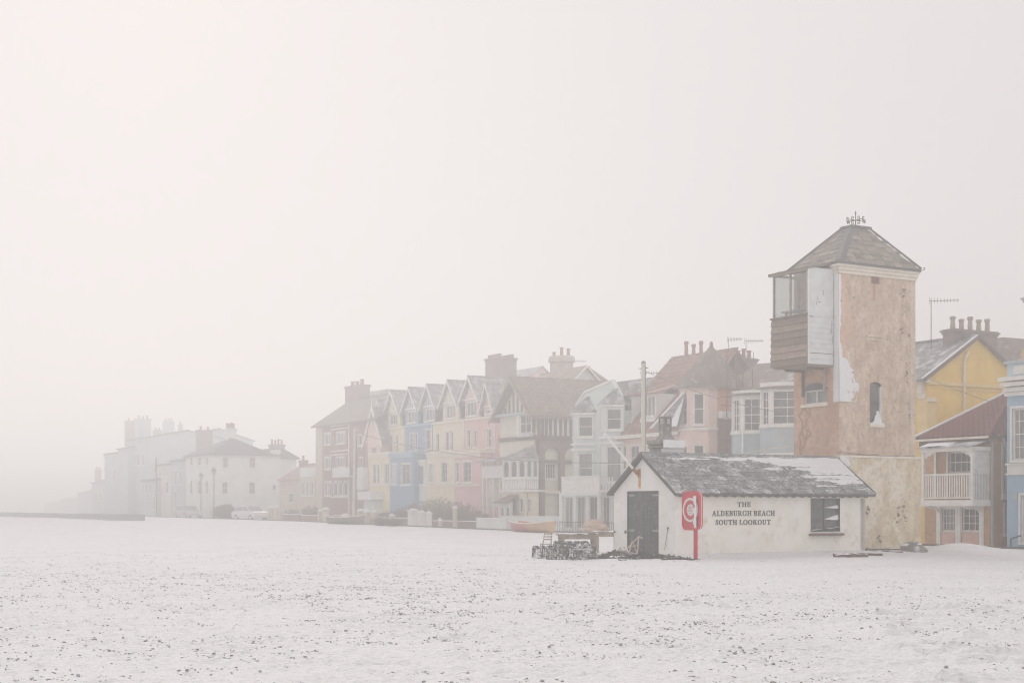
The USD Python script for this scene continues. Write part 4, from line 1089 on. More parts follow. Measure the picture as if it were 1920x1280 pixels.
for i, (u, v, tn, lb) in enumerate(spots):
    p = at(u, v)
    creel_mesh((p[0], p[1], p[2] - .03), lb, tn, None, i)
for u, v, tn, lb in ((1058, 1043, 40, 'rear lobster pot lying between the second pot and the table'), (1085, 1043, 95, 'rear lobster pot tucked under the table edge')):
    p = at(u, v)
    creel_mesh((p[0], p[1], p[2] + .08), lb, tn, None, int(u))
# wooden chair behind the pots
p = at(1024, 1040)
CH = Thing('wooden_chair', 'slat-backed wooden chair leaning back behind the lobster pots', 'chair', tuple(p), turn=48)
a, b, z = p
ck = .82
for sx in (-1, 1):
    MB().tube((a + sx * .19 * ck, b + .17, z - .05), (a + sx * .17 * ck, b + .14, z + .45 * ck), .02, k=6).tube((a + sx * .17 * ck, b + .14, z + .45 * ck), (a + sx * .15 * ck, b + .38, z + .88 * ck), .02, .017, 6).build('back_post', TIMBER, CH)
    MB().tube((a + sx * .2 * ck, b - .18, z - .05), (a + sx * .18 * ck, b - .16, z + .44 * ck), .02, k=6).build('leg', TIMBER, CH)
MB().box(a - .21 * ck, a + .21 * ck, b - .2, b + .16, z + .43 * ck, z + .46 * ck).build('seat', TIMBER, CH)
for k in range(3):
    q = .60 + k * .11
    y_ = b + .14 + .24 * (q - .45) / .43
    MB().box(a - .15 * ck, a + .15 * ck, y_ - .01, y_ + .01, z + q * ck, z + (q + .05) * ck).build('back_slat', TIMBER, CH)
# barrow with a wire wheel and a folded frame
p = at(1172, 1050)
BW = Thing('hand_barrow', 'old barrow with spoked wheel and upturned timber frame at the hut door', 'barrow', tuple(p), turn=60)
a, b, z = p
def wheel(c, r, tilt):
    mb = MB()
    an = np.linspace(0, 2 * np.pi, 21)
    X, Z_ = np.array([math.cos(tilt), math.sin(tilt), 0]), np.array([0, 0, 1.0])
    pts = [c + X * r * math.cos(t) + Z_ * r * math.sin(t) for t in an]
    return pts, X, Z_
c = np.array([a - .08, b, z + .19])
pts, X, Z_ = wheel(c, .2, .1)
wl_ = MB().path(pts, .017, 6).build('wheel', ROPE, BW)
for k in range(10):
    t = k * 2 * np.pi / 10
    MB().tube(c, c + (X * math.cos(t) + Z_ * math.sin(t)) * .19, .006, k=4).build('spoke', ROPE, wl_)
MB().tube(c - (0, .05, 0), c + (0, .05, 0), .03, k=8).build('hub', ROPE, wl_)
for k, (q0, q1) in enumerate((((-.25, .03, .3), (.35, .1, .2)), ((.0, .05, .28), (.42, .1, .72)), ((.12, .0, .22), (.22, .1, .58)), ((.22, .1, .58), (.36, .02, .2)), ((.42, .1, .72), (.36, -.05, .2)), ((.42, .1, .72), (.55, .1, .66)), ((.22, .04, .42), (.42, .04, .45)))):
    MB().tube(p + np.array(q0), p + np.array(q1), .022, k=5).build('frame_bar', TIMBER, BW)
# dark heaps of net and weed along the gable foot
def heap(o, L, Wd, n, label, name, m, turn, seed, h=.16):
    t = Thing(name, label, 'nets', o, turn=turn)
    rr = np.random.default_rng(seed)
    mb = MB()
    for i in range(n):
        x, y_ = rr.normal(0, L / 3), rr.normal(0, Wd / 3)
        if abs(x) > L * .6:
            continue
        zz_ = h * math.exp(-(x / L * 2.4) ** 2 - (y_ / Wd * 2) ** 2) * rr.random() ** .6
        d = rr.normal(0, 1, 3) * [1, 1, .45]
        d = d / np.linalg.norm(d) * rr.uniform(.04, .12)
        q = np.array([o[0] + x, o[1] + y_, o[2] + zz_])
        e = np.cross(d, [0, 0, 1]) * rr.uniform(.15, .4)
        mb.hexa([q - d - e - (0, 0, .012), q + d - e - (0, 0, .012), q + d * .8 + e - (0, 0, .012), q - d * .7 + e - (0, 0, .012), q - d * .9 - e * .7 + (0, 0, .014), q + d * .8 - e * .8 + (0, 0, .02), q + d * .7 + e * .7 + (0, 0, .014), q - d * .6 + e * .8 + (0, 0, .01)])
    mb.build('net_tangle', m, t, kind='stuff')
for u, v, L, Wd, n, lb, sd, hh in ((1160, 1041, .9, .5, 260, 'tangle of dark net between the second table and the barrow', 1, .2), (1200, 1047, 1.1, .45, 420, 'dark heap of net and weed on the hut door step', 2, .22), (1240, 1046, 1.1, .4, 330, 'low strip of dark weed before the right door post', 3, .1), (1275, 1049, .9, .25, 140, 'thin scatter of weed running out to the life ring post', 4, .06), (1128, 1047, .8, .3, 130, 'small scatter of brown debris beneath the table end', 5, .1)):
    p = at(u, v)
    heap(tuple(p), L, Wd, n, lb, 'net_heap', KELP, 60, sd, hh)
# sleepers by the hut's far corner and a snowed-up boulder
rr = random.Random(4)
for i, (u, v, L, lb) in enumerate(((1608, 1041, 1.6, 'dark timber baulk lying nearest the hut corner'), (1640, 1037, 1.9, 'long dark baulk at the foot of the tower'), (1668, 1032, 1.5, 'baulk half buried close under the tower wall'), (1595, 1044, 1.1, 'short baulk under the hut window, nearly snowed over'))):
    p = at(u, v)
    t = Thing('timber_baulk', lb, 'timber', tuple(p), turn=57 + 4 * i)
    m_ = MB().box(p[0] - L / 2, p[0] + L / 2, p[1] - .1, p[1] + .1, p[2] - .12, p[2] + .07)
    m_.build('beam', OAK, t)
    snow_sheet(t, lambda s, q, h: np.array([p[0] - L / 2 + L * s, p[1] - .11 + .22 * q, p[2] + .072 + h]), lambda s, q: .03 * (.6 + (meshkit.fbm(np.stack([s * 7, q * 2, 0 * s], -1), 3, i) - .5) * 2), 26, 6, .05)
p = at(1712, 1036)
t = Thing('boulder', 'snow-topped dark boulder at the right of the tower foot', 'rock', tuple(p))
m_ = trimesh.creation.icosphere(3, 1.0)
v = m_.vertices * (1 + .5 * (meshkit.fbm(m_.vertices * 1.3, 3, 2) - .5))[:, None] * [.5, .42, .3]
out('rock', v + p + [0, 0, .08], m_.faces, STONE, t, smooth=True)
m2 = trimesh.creation.icosphere(3, 1.0)
v = m2.vertices * (1 + .4 * (meshkit.fbm(m2.vertices * 1.1, 3, 5) - .5))[:, None] * [.40, .34, .12]
out('snow_cap', v + p + [-.08, .02, .26], m2.faces, SNOW, t, smooth=True)
# ------------------------------------------------------------------ houses, from the right of the picture to the left
ZB = -.9
def house(name, label, a, b, group=None):
    return Thing(name, label, 'house', (a, b, 0), group)
def back_box(h, a0, a1, b0, b1, z1, m, z0=ZB, t=.2):
    """the walls that the photograph does not face: far end and rear"""
    MB().box(a0, a0 + t, b0 + .25, b1, z0, z1).box(a0 + t, a1 - .25, b1 - t, b1, z0, z1).build('wall', m, h)

# sky-blue house at the right edge
a0, b0 = -40.9, 47.0
h = house('blue_house', 'sky blue house cut off by the right edge of the picture', a0, b0)
F = S(b0)
zt = ZZ(683, a0, b0)
wpx(h, F, 1898, 1921, 765, 862, cols=2, rows=4, fw=.07, trim=.1, pane=CURTAIN)
F.holes[-1] = F.holes[-1]
z_ = lambda v, a=-40.5, b=47.0: ZZ(v, a, b)
wpx(h, F, 1914, 1950, 928, 1016, cols=2, rows=3, fw=.08, trim=.1)
for zz0, zz1, m in ((ZB, z_(890), BLUE), (z_(890), z_(868), WHITE), (z_(868), z_(742), BLUE), (z_(742), z_(712), WHITE), (z_(712), zt, PALEBLUE)):
    rectwall(h, F, a0, -34.5, zz0, zz1 - .003, m)
MB().box(a0, a0 + .2, b0 + .22, 56, ZB, zt).box(a0 + .2, -34.5, 55.8, 56, ZB, zt).box(-34.7, -34.5, b0 + .22, 55.8, ZB, zt).build('wall', BLUE, h)
mb = MB()
for v, n in ((742, .10), (734, .16), (724, .26), (714, .34)):
    mb.fbox(F, a0 - n * .6, -34.5, z_(v), z_(v) + .16, .0, n)
mb.build('cornice', WHITE, h)
for zz0 in (z_(890), z_(868) - .07):
    MB().fbox(F, a0 - .06, -34.5, zz0, zz0 + .07, .0, .07).build('string_course', WHITE, h)
MB().fbox(F, -40.55, -40.0, z_(702), z_(686), .003, .03).build('parapet_panel', WHITE, h)
MB().fbox(F, a0 - .1, -34.5, zt, zt + .12, -.3, .1).build('coping', GREYBLUE, h)
MB().slab([(a0, b0 + .1, zt - .1), (-34.5, b0 + .1, zt - .1), (-34.5, 56, zt - .1), (a0, 56, zt - .1)], .1).build('roof', SNOWYROOF, h)
chimney(h, -40.27, -39.4, 47.3, 48.5, zt - .2, ZZ(556, -40.2, 47.4), GREYBLUE, pots=2, ph=.5)
MB().fbox(F, a0 + .25, a0 + .55, 3.0 - 1.05, 3.0 - .8, .002, .03).build('wall_vent', GREYBLUE, h)
MB().tube((a0 + .5, b0 - .35, .35), (a0 + 1.0, b0 - .35, .5), .03, k=6).tube((a0 + .5, b0 - .35, -.3), (a0 + .5, b0 - .35, .35), .03, k=6).build('handrail', IRON, h)

# orange cottage with a white balcony
CA0, CA1, CB = -45.4, -41.8, 47.0
h = house('balcony_cottage', 'orange brick cottage with white balcony and red pantile roof', CA1, CB)
F, FRc = S(CB), R(CA1)
for u0, u1 in ((1766, 1792), (1804, 1837)):
    s0, s1, zz0, zz1 = F.rect(u0, u1, 993, 952)
    window(h, F, s0, s1, F.px(u0, 995)[1], F.px(u0, 952)[1], cols=4 if u0 < 1800 else 3, rows=3, fw=.05, bar=.03, pane=CURTAIN if u0 < 1800 else GLASS, trim=.05, sill=False)
    MB().fbox(F, s0 + .02, s1 - .02, -.6, F.px(u0, 996)[1] - .05, .002, .05).fbox(F, s0 + .12, s1 - .12, -.3, F.px(u0, 1003)[1] - .05, .048, .062).build('door_panel', PINKDOOR, h)
mb = MB()
for u0, u1 in ((1758, 1765), (1793, 1803), (1838, 1845)):
    s0, s1, _, _ = F.rect(u0, u1, 1000, 950)
    mb.fbox(F, s0, s1, -.6, F.px(u0, 946)[1], .002, .08)
mb.fbox(F, F.px(1757, 950)[0], F.px(1846, 950)[0], F.px(1790, 950)[1], F.px(1790, 944)[1], .002, .085)
mb.build('door_frame', WHITE, h)
wpx(h, F, 1778, 1822, 846, 886, cols=4, rows=2, fw=.07, trim=.06)
MB().fbox(F, F.px(1753, 860)[0], F.px(1757, 860)[0], 2.0, 4.1, .002, .07).fbox(F, F.px(1776, 860)[0], F.px(1779, 860)[0], 2.0, 4.1, .002, .07).build('pilaster', WHITE, h)
rectwall(h, F, CA0, CA1, ZB, 4.62, BRICKORANGE)
wpx(h, FRc, 1880, 1890.5, 832, 926, cols=2, rows=2, fw=.06, trim=.09)
wpx(h, FRc, 1883, 1891, 945, 1000, cols=2, rows=2, fw=.06, trim=.08)
rectwall(h, FRc, CB + .22, 53.2, ZB, 4.62, BRICKORANGE)
MB().fbox(FRc, FRc.px(1876, 930)[0], FRc.px(1891, 930)[0], FRc.px(1884, 936)[1], FRc.px(1884, 931)[1], .002, .12).build('stone_sill', WHITE, h)
MB().fbox(FRc, FRc.px(1884.5, 860)[0] + .45, FRc.px(1884.5, 860)[0] + .56, -.4, 4.3, .02, .12).tube(FRc.P(CB + .5, 4.55, .25), FRc.P(CB + .85, 4.2, .06), .045, k=8).tube(FRc.P(CB + .22, 4.6, .3), FRc.P(CB + .22, 4.6, .2), .04, k=6).build('drainpipe', CREAMTRIM, h)
MB().fbox(FRc, CB + .06, CB + .13, -.4, 4.4, .01, .08).build('drainpipe', GREYBLUE, h)
MB().box(CA0, CA0 + .2, CB + .22, 53.2, ZB, 4.62).build('wall', BRICKORANGE, h)
# pantile roof: corrugated sheets
def pantile(par, e0, e1, t0, t1, m, wave=.28, amp=.055, name='roof', course=.34):
    e0, e1, t0, t1 = (np.array(q, float) for q in (e0, e1, t0, t1))
    L = np.linalg.norm(e1 - e0)
    D = np.linalg.norm((t0 + t1) / 2 - (e0 + e1) / 2)
    n = max(8, int(L / wave) * 6)
    k = max(2, int(D / course)) * 2
    nrm = np.cross(e1 - e0, (t0 + t1) / 2 - e0)
    nrm /= np.linalg.norm(nrm)
    if nrm[2] < 0:
        nrm = -nrm
    v, rows = [], []
    for j in range(k + 1):
        t = ((j + 1) // 2) / (k / 2)
        lift = .03 if j % 2 == 0 else .0
        t = min(t, 1)
        p, q = e0 + (t0 - e0) * t, e1 + (t1 - e1) * t
        for i in range(n + 1):
            s = i / n
            x = np.dot(p + (q - p) * s - e0, (e1 - e0) / L)
            v.append(p + (q - p) * s + nrm * (amp * math.cos(2 * math.pi * x / wave) + lift + .012 * math.sin(7.3 * x + 3 * t)))
    f = []
    for j in range(k):
        for i in range(n):
            o_ = j * (n + 1) + i
            f += [[o_, o_ + 1, o_ + n + 2], [o_, o_ + n + 2, o_ + n + 1]]
    return out(name, np.array(v), np.array(f), m, par)
PAN = mat('pantile_red', (.27, .10, .085), (.19, .075, .068), scale=4, rough=.85, c3=(.5, .45, .45), s3=3.5, lo3=.6, hi3=.78, stretch=(1, 1, 1))
pe0, pe1, ptp = (-45.7, 46.65, 4.60), (-41.5, 46.65, 4.60), (-45.7, 52.8, 6.95)
pantile(h, pe0, pe1, ptp, (-45.6, 52.75, 6.94), PAN)
pantile(h, pe1, (-41.5, 53.2, 4.60), (-45.6, 52.75, 6.94), (-45.6, 53.2, 6.94), PAN)
MB().slab([pe0, pe1, ptp], .1).slab([pe1, (-41.5, 53.2, 4.6), ptp], .1).build('roof_boarding', OAK, h)
hp = MB()
e, t = np.array(pe1) + (0, 0, .05), np.array(ptp) + (.1, 0, .06)
for i in range(16):
    hp.tube(e + (t - e) * i / 16, e + (t - e) * (i + .95) / 16, .085, .075, 8)
hp.build('hip_tiles', PAN, h)
MB().box(pe0[0] - .06, pe0[0] + .06, 46.6, 46.62, 4.5, 4.6).slab([(pe0[0] - .08, 46.6, 4.70), (pe0[0] + .06, 46.6, 4.70), (pe0[0] + .06, 52.8, 7.06), (pe0[0] - .08, 52.8, 7.06)], .06).build('verge_snow', SNOW, h)
MB().box(pe0[0], pe1[0], 46.52, 46.62, 4.48, 4.57).build('gutter', CREAMTRIM, h)
MB().box(CA0, CA1, 46.66, CB - .002, 4.25, 4.5).build('eave_boarding', OAK, h)
# balcony
BA0, BA1, BB = -44.6, -41.8, 46.0
FB, FBR = S(BB), R(BA1)
zf, zr_, zc = ZZ(937, -43.2, BB), ZZ(889.5, -43.2, BB), ZZ(846, -43.2, BB)
MB().box(BA0 - .05, BA1 + .05, BB - .05, CB - .002, zf - .14, zf).build('balcony_floor', WHITE, h)
MB().fbox(FB, BA0 - .08, BA1 + .08, zf - .25, zf - .142, -.1, .08).fbox(FBR, BB + .04, CB - .01, zf - .25, zf - .142, -.1, .075).build('balcony_beam', WHITE, h)
for a_, b_ in ((BA0 + .05, BB + .05), (BA1 - .06, BB + .06)):
    MB().box(a_ - .06, a_ + .06, b_ - .06, b_ + .06, zf + .001, zc).build('post', WHITE, h)
MB().box(BA0 + .11, BA1 - .12, BB + .02, BB + .09, zr_ - .03, zr_ + .04).build('handrail', WHITE, h)
MB().box(BA0 + .11, BA1 - .12, BB + .03, BB + .08, zf + .06, zf + .11).build('bottom_rail', WHITE, h)
nbal = 19
for i in range(nbal):
    x = BA0 + .2 + (BA1 - BA0 - .42) * i / (nbal - 1)
    MB().box(x - .028, x + .028, BB + .035, BB + .07, zf + .112, zr_ - .032).build('baluster', WHITE, h)
MB().box(BA0 + .03, BA0 + .08, BB + .12, CB - .005, zr_ - .03, zr_ + .04).box(BA0 + .03, BA0 + .08, BB + .12, CB - .005, zf + .06, zf + .1).build('handrail', WHITE, h)
SNOWPANEL = mat('snowy_panel', (.72, .72, .70), (.6, .6, .58), scale=3, rough=.8, c3=(.45, .44, .4), s3=5, lo3=.62, hi3=.75)
MB().fbox(FBR, BB + .12, CB - .005, zr_ + .0, zc, -.04, .0).build('side_screen', SNOWPANEL, h)
for i in range(5):
    x = BB + .17 + .76 * i / 4.4
    MB().fbox(FBR, x, x + .1, zf + .002, zr_ - .003, -.03, .01).build('side_slat', SNOWPANEL, h)
MB().fbox(FBR, BB + .12, CB - .005, zf + .01, zr_ - .01, -.06, -.035).build('side_screen', GREYBLUE, h)
MB().fbox(FB, BA0 - .06, BA1 + .06, zc + .001, zc + .16, -.08, .04).fbox(FBR, BB + .0, CB - .005, zc + .001, zc + .16, -.05, .055).build('fascia', WHITE, h)
for sx, x in ((1, BA0 + .12), (-1, BA1 - .12)):
    pts = [(x, zc), (x + sx * .55, zc), (x + sx * .5, zc - .07), (x + sx * .36, zc - .09), (x + sx * .3, zc - .17), (x + sx * .16, zc - .16), (x + sx * .1, zc - .26), (x, zc - .24)]
    MB().poly(FB, Polygon(pts), -.08, -.05).build('fretwork', WHITE, h)
MB().slab([(BA0 - .12, BB - .12, zc + .2), (BA1 + .12, BB - .12, zc + .2), (BA1 + .05, CB - .004, zc + .5), (BA0 - .05, CB - .004, zc + .5)], .05).build('balcony_roof', SNOWYROOF, h)
snow_sheet(h, lambda s, t, hh: np.array([BA0 - .1 + (BA1 - BA0 + .2) * s, BB - .11 + 1.1 * t, zc + .205 + .3 * t + hh]), lambda s, t: .05 * (.55 - .9 * smooth((s - .3) / .4) + .9 * (meshkit.fbm(np.stack([s * 8, t * 4, 0 * s], -1), 3, 4) - .45)), 50, 16, .06)
for x in (BA0 + .1, BA1 - .45):
    pts = [(CB - .01, zf - .9), (CB - .02, zf - .55), (CB - .3, zf - .32), (BB + .1, zf - .26)]
    mb = MB().path([np.array([x + .0, p_[0], p_[1]]) for p_ in pts], .05, 6)
    mb.build('bracket', WHITE, h)

# yellow house
YA, YB0, YBM, YB1 = -48.1, 50.0, 53.2, 56.4
h = house('yellow_house', 'deep yellow house with plain gable wall and five chimney pots', YA, YB0)
F = R(YA)
yze, yzr = ZZ(706, YA, YB0), ZZ(634, YA, YBM)
wall(h, F, [(YB0 + .0, ZB), (YB1, ZB), (YB1, yze), (YBM, yzr), (YB0, yze)], YELLOW)
FSy = S(YB0)
rectwall(h, FSy, -59.5, YA - .22, ZB, yze, YELLOW)
MB().box(-59.5, YA - .25, YB1 - .2, YB1, ZB, yze).build('wall', YELLOW, h)
mb = MB().fbox(F, YB0 - .05, YB0 + .5, ZB, yze - .9, .001, .05)
mb.fbox(FSy, YA - .6, YA - .01, ZB, yze - .9, .0, .06)
mb.build('corner_pilaster', YELLOWTRIM, h)
z_ = lambda v: ZZ(v, YA, YB0 + 1)
MB().fbox(F, YB0 + .0, YB1, z_(722), z_(716), .001, .07).build('string_course', YELLOWTRIM, h)
MB().fbox(F, YB0 + .9, YB1, z_(729), z_(727), .001, .035).build('string_course', YELLOWTRIM, h)
MB().fbox(F, YBM - 1.15, YBM + 1.1, yzr - .93, yzr - .90, .001, .02).build('string_course', YELLOWTRIM, h)
mb = MB().fbox(FSy, YA - .75, YA + .08, yze - .28, yze - .1, -.1, .35)
mb.fbox(FSy, YA - .5, YA - .15, yze - .75, yze - .285, .0, .22).fbox(FSy, YA - .55, YA - .1, yze - 1.0, yze - .755, .0, .12).fbox(F, YB0 - .1, YB0 + .45, yze - 1.15, yze - 1.0, .001, .12)
mb.build('eave_bracket', CREAMTRIM, h)
sdp = F.px(1806, 700)[0]
MB().tube(F.P(sdp, -.3, .07), F.P(sdp, z_(716), .07), .05, k=8).tube(F.P(sdp, z_(713), .07), F.P(sdp + .0, z_(672), .09), .065, k=8).tube(F.P(sdp, z_(672), .09), F.P(sdp + .25, z_(655), .11), .055, k=8).tube(F.P(sdp - .0, z_(716), .07), F.P(sdp, z_(706), .075), .085, k=8).build('drainpipe', CREAMTRIM, h)
sm = (yzr - yze) / (YBM - YB0)
roof_a(h, -59.6, YA + .16, YB0 - .45, YBM, YB1 + .3, yze - .45 * sm + .14, yzr + .14, FLATROOF, ze2=yze - .3 * sm + .14)
for s0, s1 in ((YB0 - .45, YBM), (YB1 + .3, YBM)):
    za, zb_ = yzr + .14 - abs(s0 - YBM) * sm, yzr + .14
    MB().fquad(F, [(s0, za - .16), (s1, zb_ - .16), (s1, zb_ + .02), (s0, za + .02)], .15, .20).build('verge_board', OAK, h)
    MB().fquad(F, [(s0, za + .022), (s1, zb_ + .022), (s1, zb_ + .06), (s0, za + .06)], .02, .16).build('verge_snow', SNOW, h)
chimney(h, -49.6, -48.9, 52.55, 55.5, yzr - 1.2, ZZ(620, -49.2, 54), BRICKBROWN, pots=5, ph=.62, potm=BUFFPOT, r=.13)
aerial(h, -50.2, 52.4, yzr - .4, ZZ(562, -50.2, 52.4), l=1.3, turn=.9)
aerial(h, -53.5, 52.4, yzr - .4, ZZ(607, -53.5, 52.4), l=0)
MB().fbox(R(YA + .0), YB1 + .1, YB1 + .35, 6.5, 9.3, -.2, .1).build('rear_pilaster', YELLOWTRIM, h)
# roof rising behind the yellow house
h = house('rear_house', 'grey-brown roofed house rising behind the yellow gable', -51, 58)
F = R(-51.0)
wall(h, F, [(58, ZB), (68, ZB), (68, 8.6), (63, 10.5), (58, 8.6)], BEIGE)
MB().box(-60, -51.22, 58, 58.2, ZB, 8.6).build('wall', BEIGE, h)
mb = MB().slab([(-60, 57.7, 8.5), (-50.8, 57.7, 8.5), (-52.8, 60.4, 10.6), (-60, 60.4, 10.6)], .14).slab([(-50.8, 57.7, 8.5), (-50.8, 69, 8.5), (-52.8, 69, 10.6), (-52.8, 60.4, 10.6)], .14)
mb.build('roof', DARKTILE, h)

# house with two white bays above grey-blue panels
h = house('bay_house', 'brown roofed house with two white bays over grey-blue panels', -60, 48)
def baypoly(par, pts, bands, wins, skip=(), inset=.14, wname='bay_wall'):
    for i in range(len(pts) - 1):
        p_, q_ = np.array(pts[i], float), np.array(pts[i + 1], float)
        L = np.linalg.norm(q_ - p_)
        F = Face(p_, q_ - p_)
        if i not in skip:
            for wz0, wz1, kw in wins:
                window(par, F, inset, L - inset, wz0, wz1, **kw)
        for zz0, zz1, m in bands:
            rectwall(par, F, 0, L, zz0, zz1 - .002, m, th=.14, name=wname)
q1 = [(-60.0, 48.9), (-60.0, 48.0), (-59.15, 48.0), (-58.15, 49.0)]
q2 = [(-58.15, 49.0), (-57.9, 48.2), (-57.1, 48.2), (-55.9, 49.4), (-55.9, 52)]
zv = lambda v, a=-59, b=48.3: ZZ(v, a, b)
k4 = dict(cols=3, rows=4, fw=.06, bar=.03, trim=.03)
k2 = dict(cols=2, rows=4, fw=.06, bar=.03, trim=.03)
for q, vt, vs in ((q1, 741, 808), (q2, 731, 799)):
    baypoly(h, q, [(ZB, zv(853), PALEGREY), (zv(853), zv(vs + 5), GREYBLUE), (zv(vs + 5), zv(vt - 6) + .1, WHITE)], [(zv(vs), zv(vt + 6), k4 if q is q1 else k2), (zv(905), zv(860), dict(cols=2, rows=2, fw=.06, trim=.03))], skip=(0,) if q is q1 else (0, 3), inset=.12)
    for za_, zb_ in ((zv(vs + 6), zv(vs + 2)), (zv(853) - .05, zv(853) + .05)):
        mb = MB()
        for p_, r_ in zip(q[:-1], q[1:]):
            p_, r_ = np.array(p_), np.array(r_)
            mb.fbox(Face(p_, r_ - p_), -.02, np.linalg.norm(r_ - p_) + .02, za_, zb_, .002, .065)
        mb.build('sill_band', WHITE, h)
MB().tube((-59.0, 47.95, 2.5), (-59.0, 47.95, zv(812)), .05, k=8).build('drainpipe', WHITE, h)
MB().box(-59.9, -56, 52.2, 52.4, ZB, 7.4).build('wall', PALEGREY, h)
bz = zv(741) + .32
mb = MB()
zrB = ZZ(682, -66.2, 54.9)
mb.slab([(-67.3, 52.2, 8.35), (-55.4, 52.2, 8.35), (-55.4, 54.9, zrB - .3), (-66.2, 54.9, zrB)], .14)
mb.slab([(-67.3, 52.2, 8.35), (-66.2, 54.9, zrB), (-66.2, 58, zrB), (-67.3, 58, 8.35)], .14)
mb.slab([(-55.4, 52.2, 8.35), (-55.4, 58, 8.35), (-55.4, 58, zrB - .3), (-55.4, 54.9, zrB - .3)], .05)
mb.build('roof', DARKTILE, h)
mb = MB()
for q, dz in ((q1, 0.0), (q2, .22)):
    e = [np.array([*p_, bz + dz - .25]) + np.array([(-.12 if i == 0 else .05), -.18, 0]) for i, p_ in enumerate(q[1:4])]
    tops = [np.array([q[1][0] - .3, 52.2, 8.5]), np.array([(q[1][0] + q[2][0]) / 2, 52.3, 8.75]), np.array([q[3][0], 52.2, 8.5])]
    for i in range(len(e) - 1):
        mb.slab([e[i], e[i + 1], tops[i + 1], tops[i]], .08)
mb.build('bay_roof', DARKTILE, h)
chimney(h, A(1388, 56) - .5, A(1388, 56) + .5, 55.2, 56.9, 9.2, ZZ(672, A(1388, 56), 56), BRICKBROWN, pots=4, ph=.55)
for u_, v_, l_ in ((1366, 635, .8), (1399, 638, 1.0), (1413, 660, 0)):
    aerial(h, A(u_, 54.8), 54.8, 9.0, ZZ(v_, A(u_, 54.8), 54.8), l=l_, turn=.8)
MB().tube((-59.9, 47.8, 4.25), (-57.0, 47.8, 4.6), .03, k=5).tube((-57.9, 47.7, 3.6), (-56.6, 47.7, 4.6), .03, k=5).tube((-56.6, 47.7, 4.6), (-55.0, 47.7, 4.65), .03, k=5).build('wall_cable', BEIGE, h)

# pale pink turret house and its brick return with scaffolding
TP = [(-66.9, 51.0), (-66.7, 49.6), (-65.75, 49.6), (-65.0, 50.35), (-65.0, 51.0)]
h = house('pink_turret_house', 'pale pink turret house under a steep dark pyramid roof', -65.7, 50.5)
zv = lambda v, a=-65.3, b=50.0: ZZ(v, a, b)
baypoly(h, TP, [(ZB, zv(722), PALEPINK)], [(zv(795), zv(737), dict(cols=1, rows=2, fw=.06, trim=.05)), (zv(880), zv(834), dict(cols=1, rows=2, fw=.06, trim=.05))], skip=(0, 3), inset=.24, wname='turret_wall')
for za_, zb_, n_ in ((zv(806), zv(801), .06), (zv(728), zv(722), .12)):
    mb = MB()
    for p_, r_ in zip(TP[:-1], TP[1:]):
        p_, r_ = np.array(p_), np.array(r_)
        mb.fbox(Face(p_, r_ - p_), -.02, np.linalg.norm(r_ - p_) + .02, za_, zb_, .002, n_)
    mb.build('string_course', WHITE, h)
F = R(-65.0)
rectwall(h, F, 51.0, 54.5, zv(776), zv(718), ORANGEWALL, name='return_wall')
rectwall(h, F, 51.0, 54.5, ZB, zv(780), BRICKBROWN, name='return_wall')
MB().fbox(F, 51.05, 54.5, zv(783), zv(770), .003, .35).build('ledge', SNOW, h)
mb = MB()
ap = np.array([-65.75, 51.15, ZZ(646, -65.75, 51.15)])
ev = [(-67.0, 49.35), (-65.6, 49.35), (-64.75, 50.2), (-64.75, 53.0), (-67.0, 53.0)]
for i in range(5):
    p_, q_ = ev[i], ev[(i + 1) % 5]
    mb.slab([(*p_, zv(724)), (*q_, zv(724)), tuple(ap)], .1)
mb.build('roof', DARKTILE, h)
MB().lathe(ap - (0, 0, .12), [(.12, 0), (.09, .12), (.1, .2), (.03, .32)], 8).build('finial', TERRA, h)
MB().box(-66.9, -64.9, 54.3, 54.5, ZB, 8.2).box(-66.9, -66.7, 51, 54.3, ZB, 8.2).build('wall', PALEPINK, h)
SC = Thing('scaffold', 'rusty tube scaffold against the brick return beside the turret', 'scaffold', (-64.0, 51.5, 0))
sp = mat('scaffold_rust', (.25, .11, .08), (.2, .095, .075), scale=9, rough=.8)
for a_ in (-64.35, -63.5):
    for b_ in (51.15, 52.3):
        MB().tube((a_, b_, -.4), (a_, b_, ZZ(658 if b_ < 52 else 690, a_, b_)), .035, k=6).build('upright', sp, SC)
for v in (745, 760, 788, 826, 841):
    for a_ in (-64.35, -63.5):
        z = ZZ(v, a_, 51.6)
        MB().tube((a_, 50.7, z), (a_, 53.6, z), .03, k=6).build('ledger', sp, SC)
MB().tube((-63.5, 51.15, ZZ(850, -63.5, 51.5)), (-63.5, 52.3, ZZ(800, -63.5, 51.5)), .03, k=6).build('brace', sp, SC)
for k in range(3):
    MB().box(-64.3 + .27 * k, -64.06 + .27 * k, 50.8, 53.4, ZZ(788, -64, 51.6) + .04, ZZ(788, -64, 51.6) + .09).build('deck_board', TIMBER, SC)

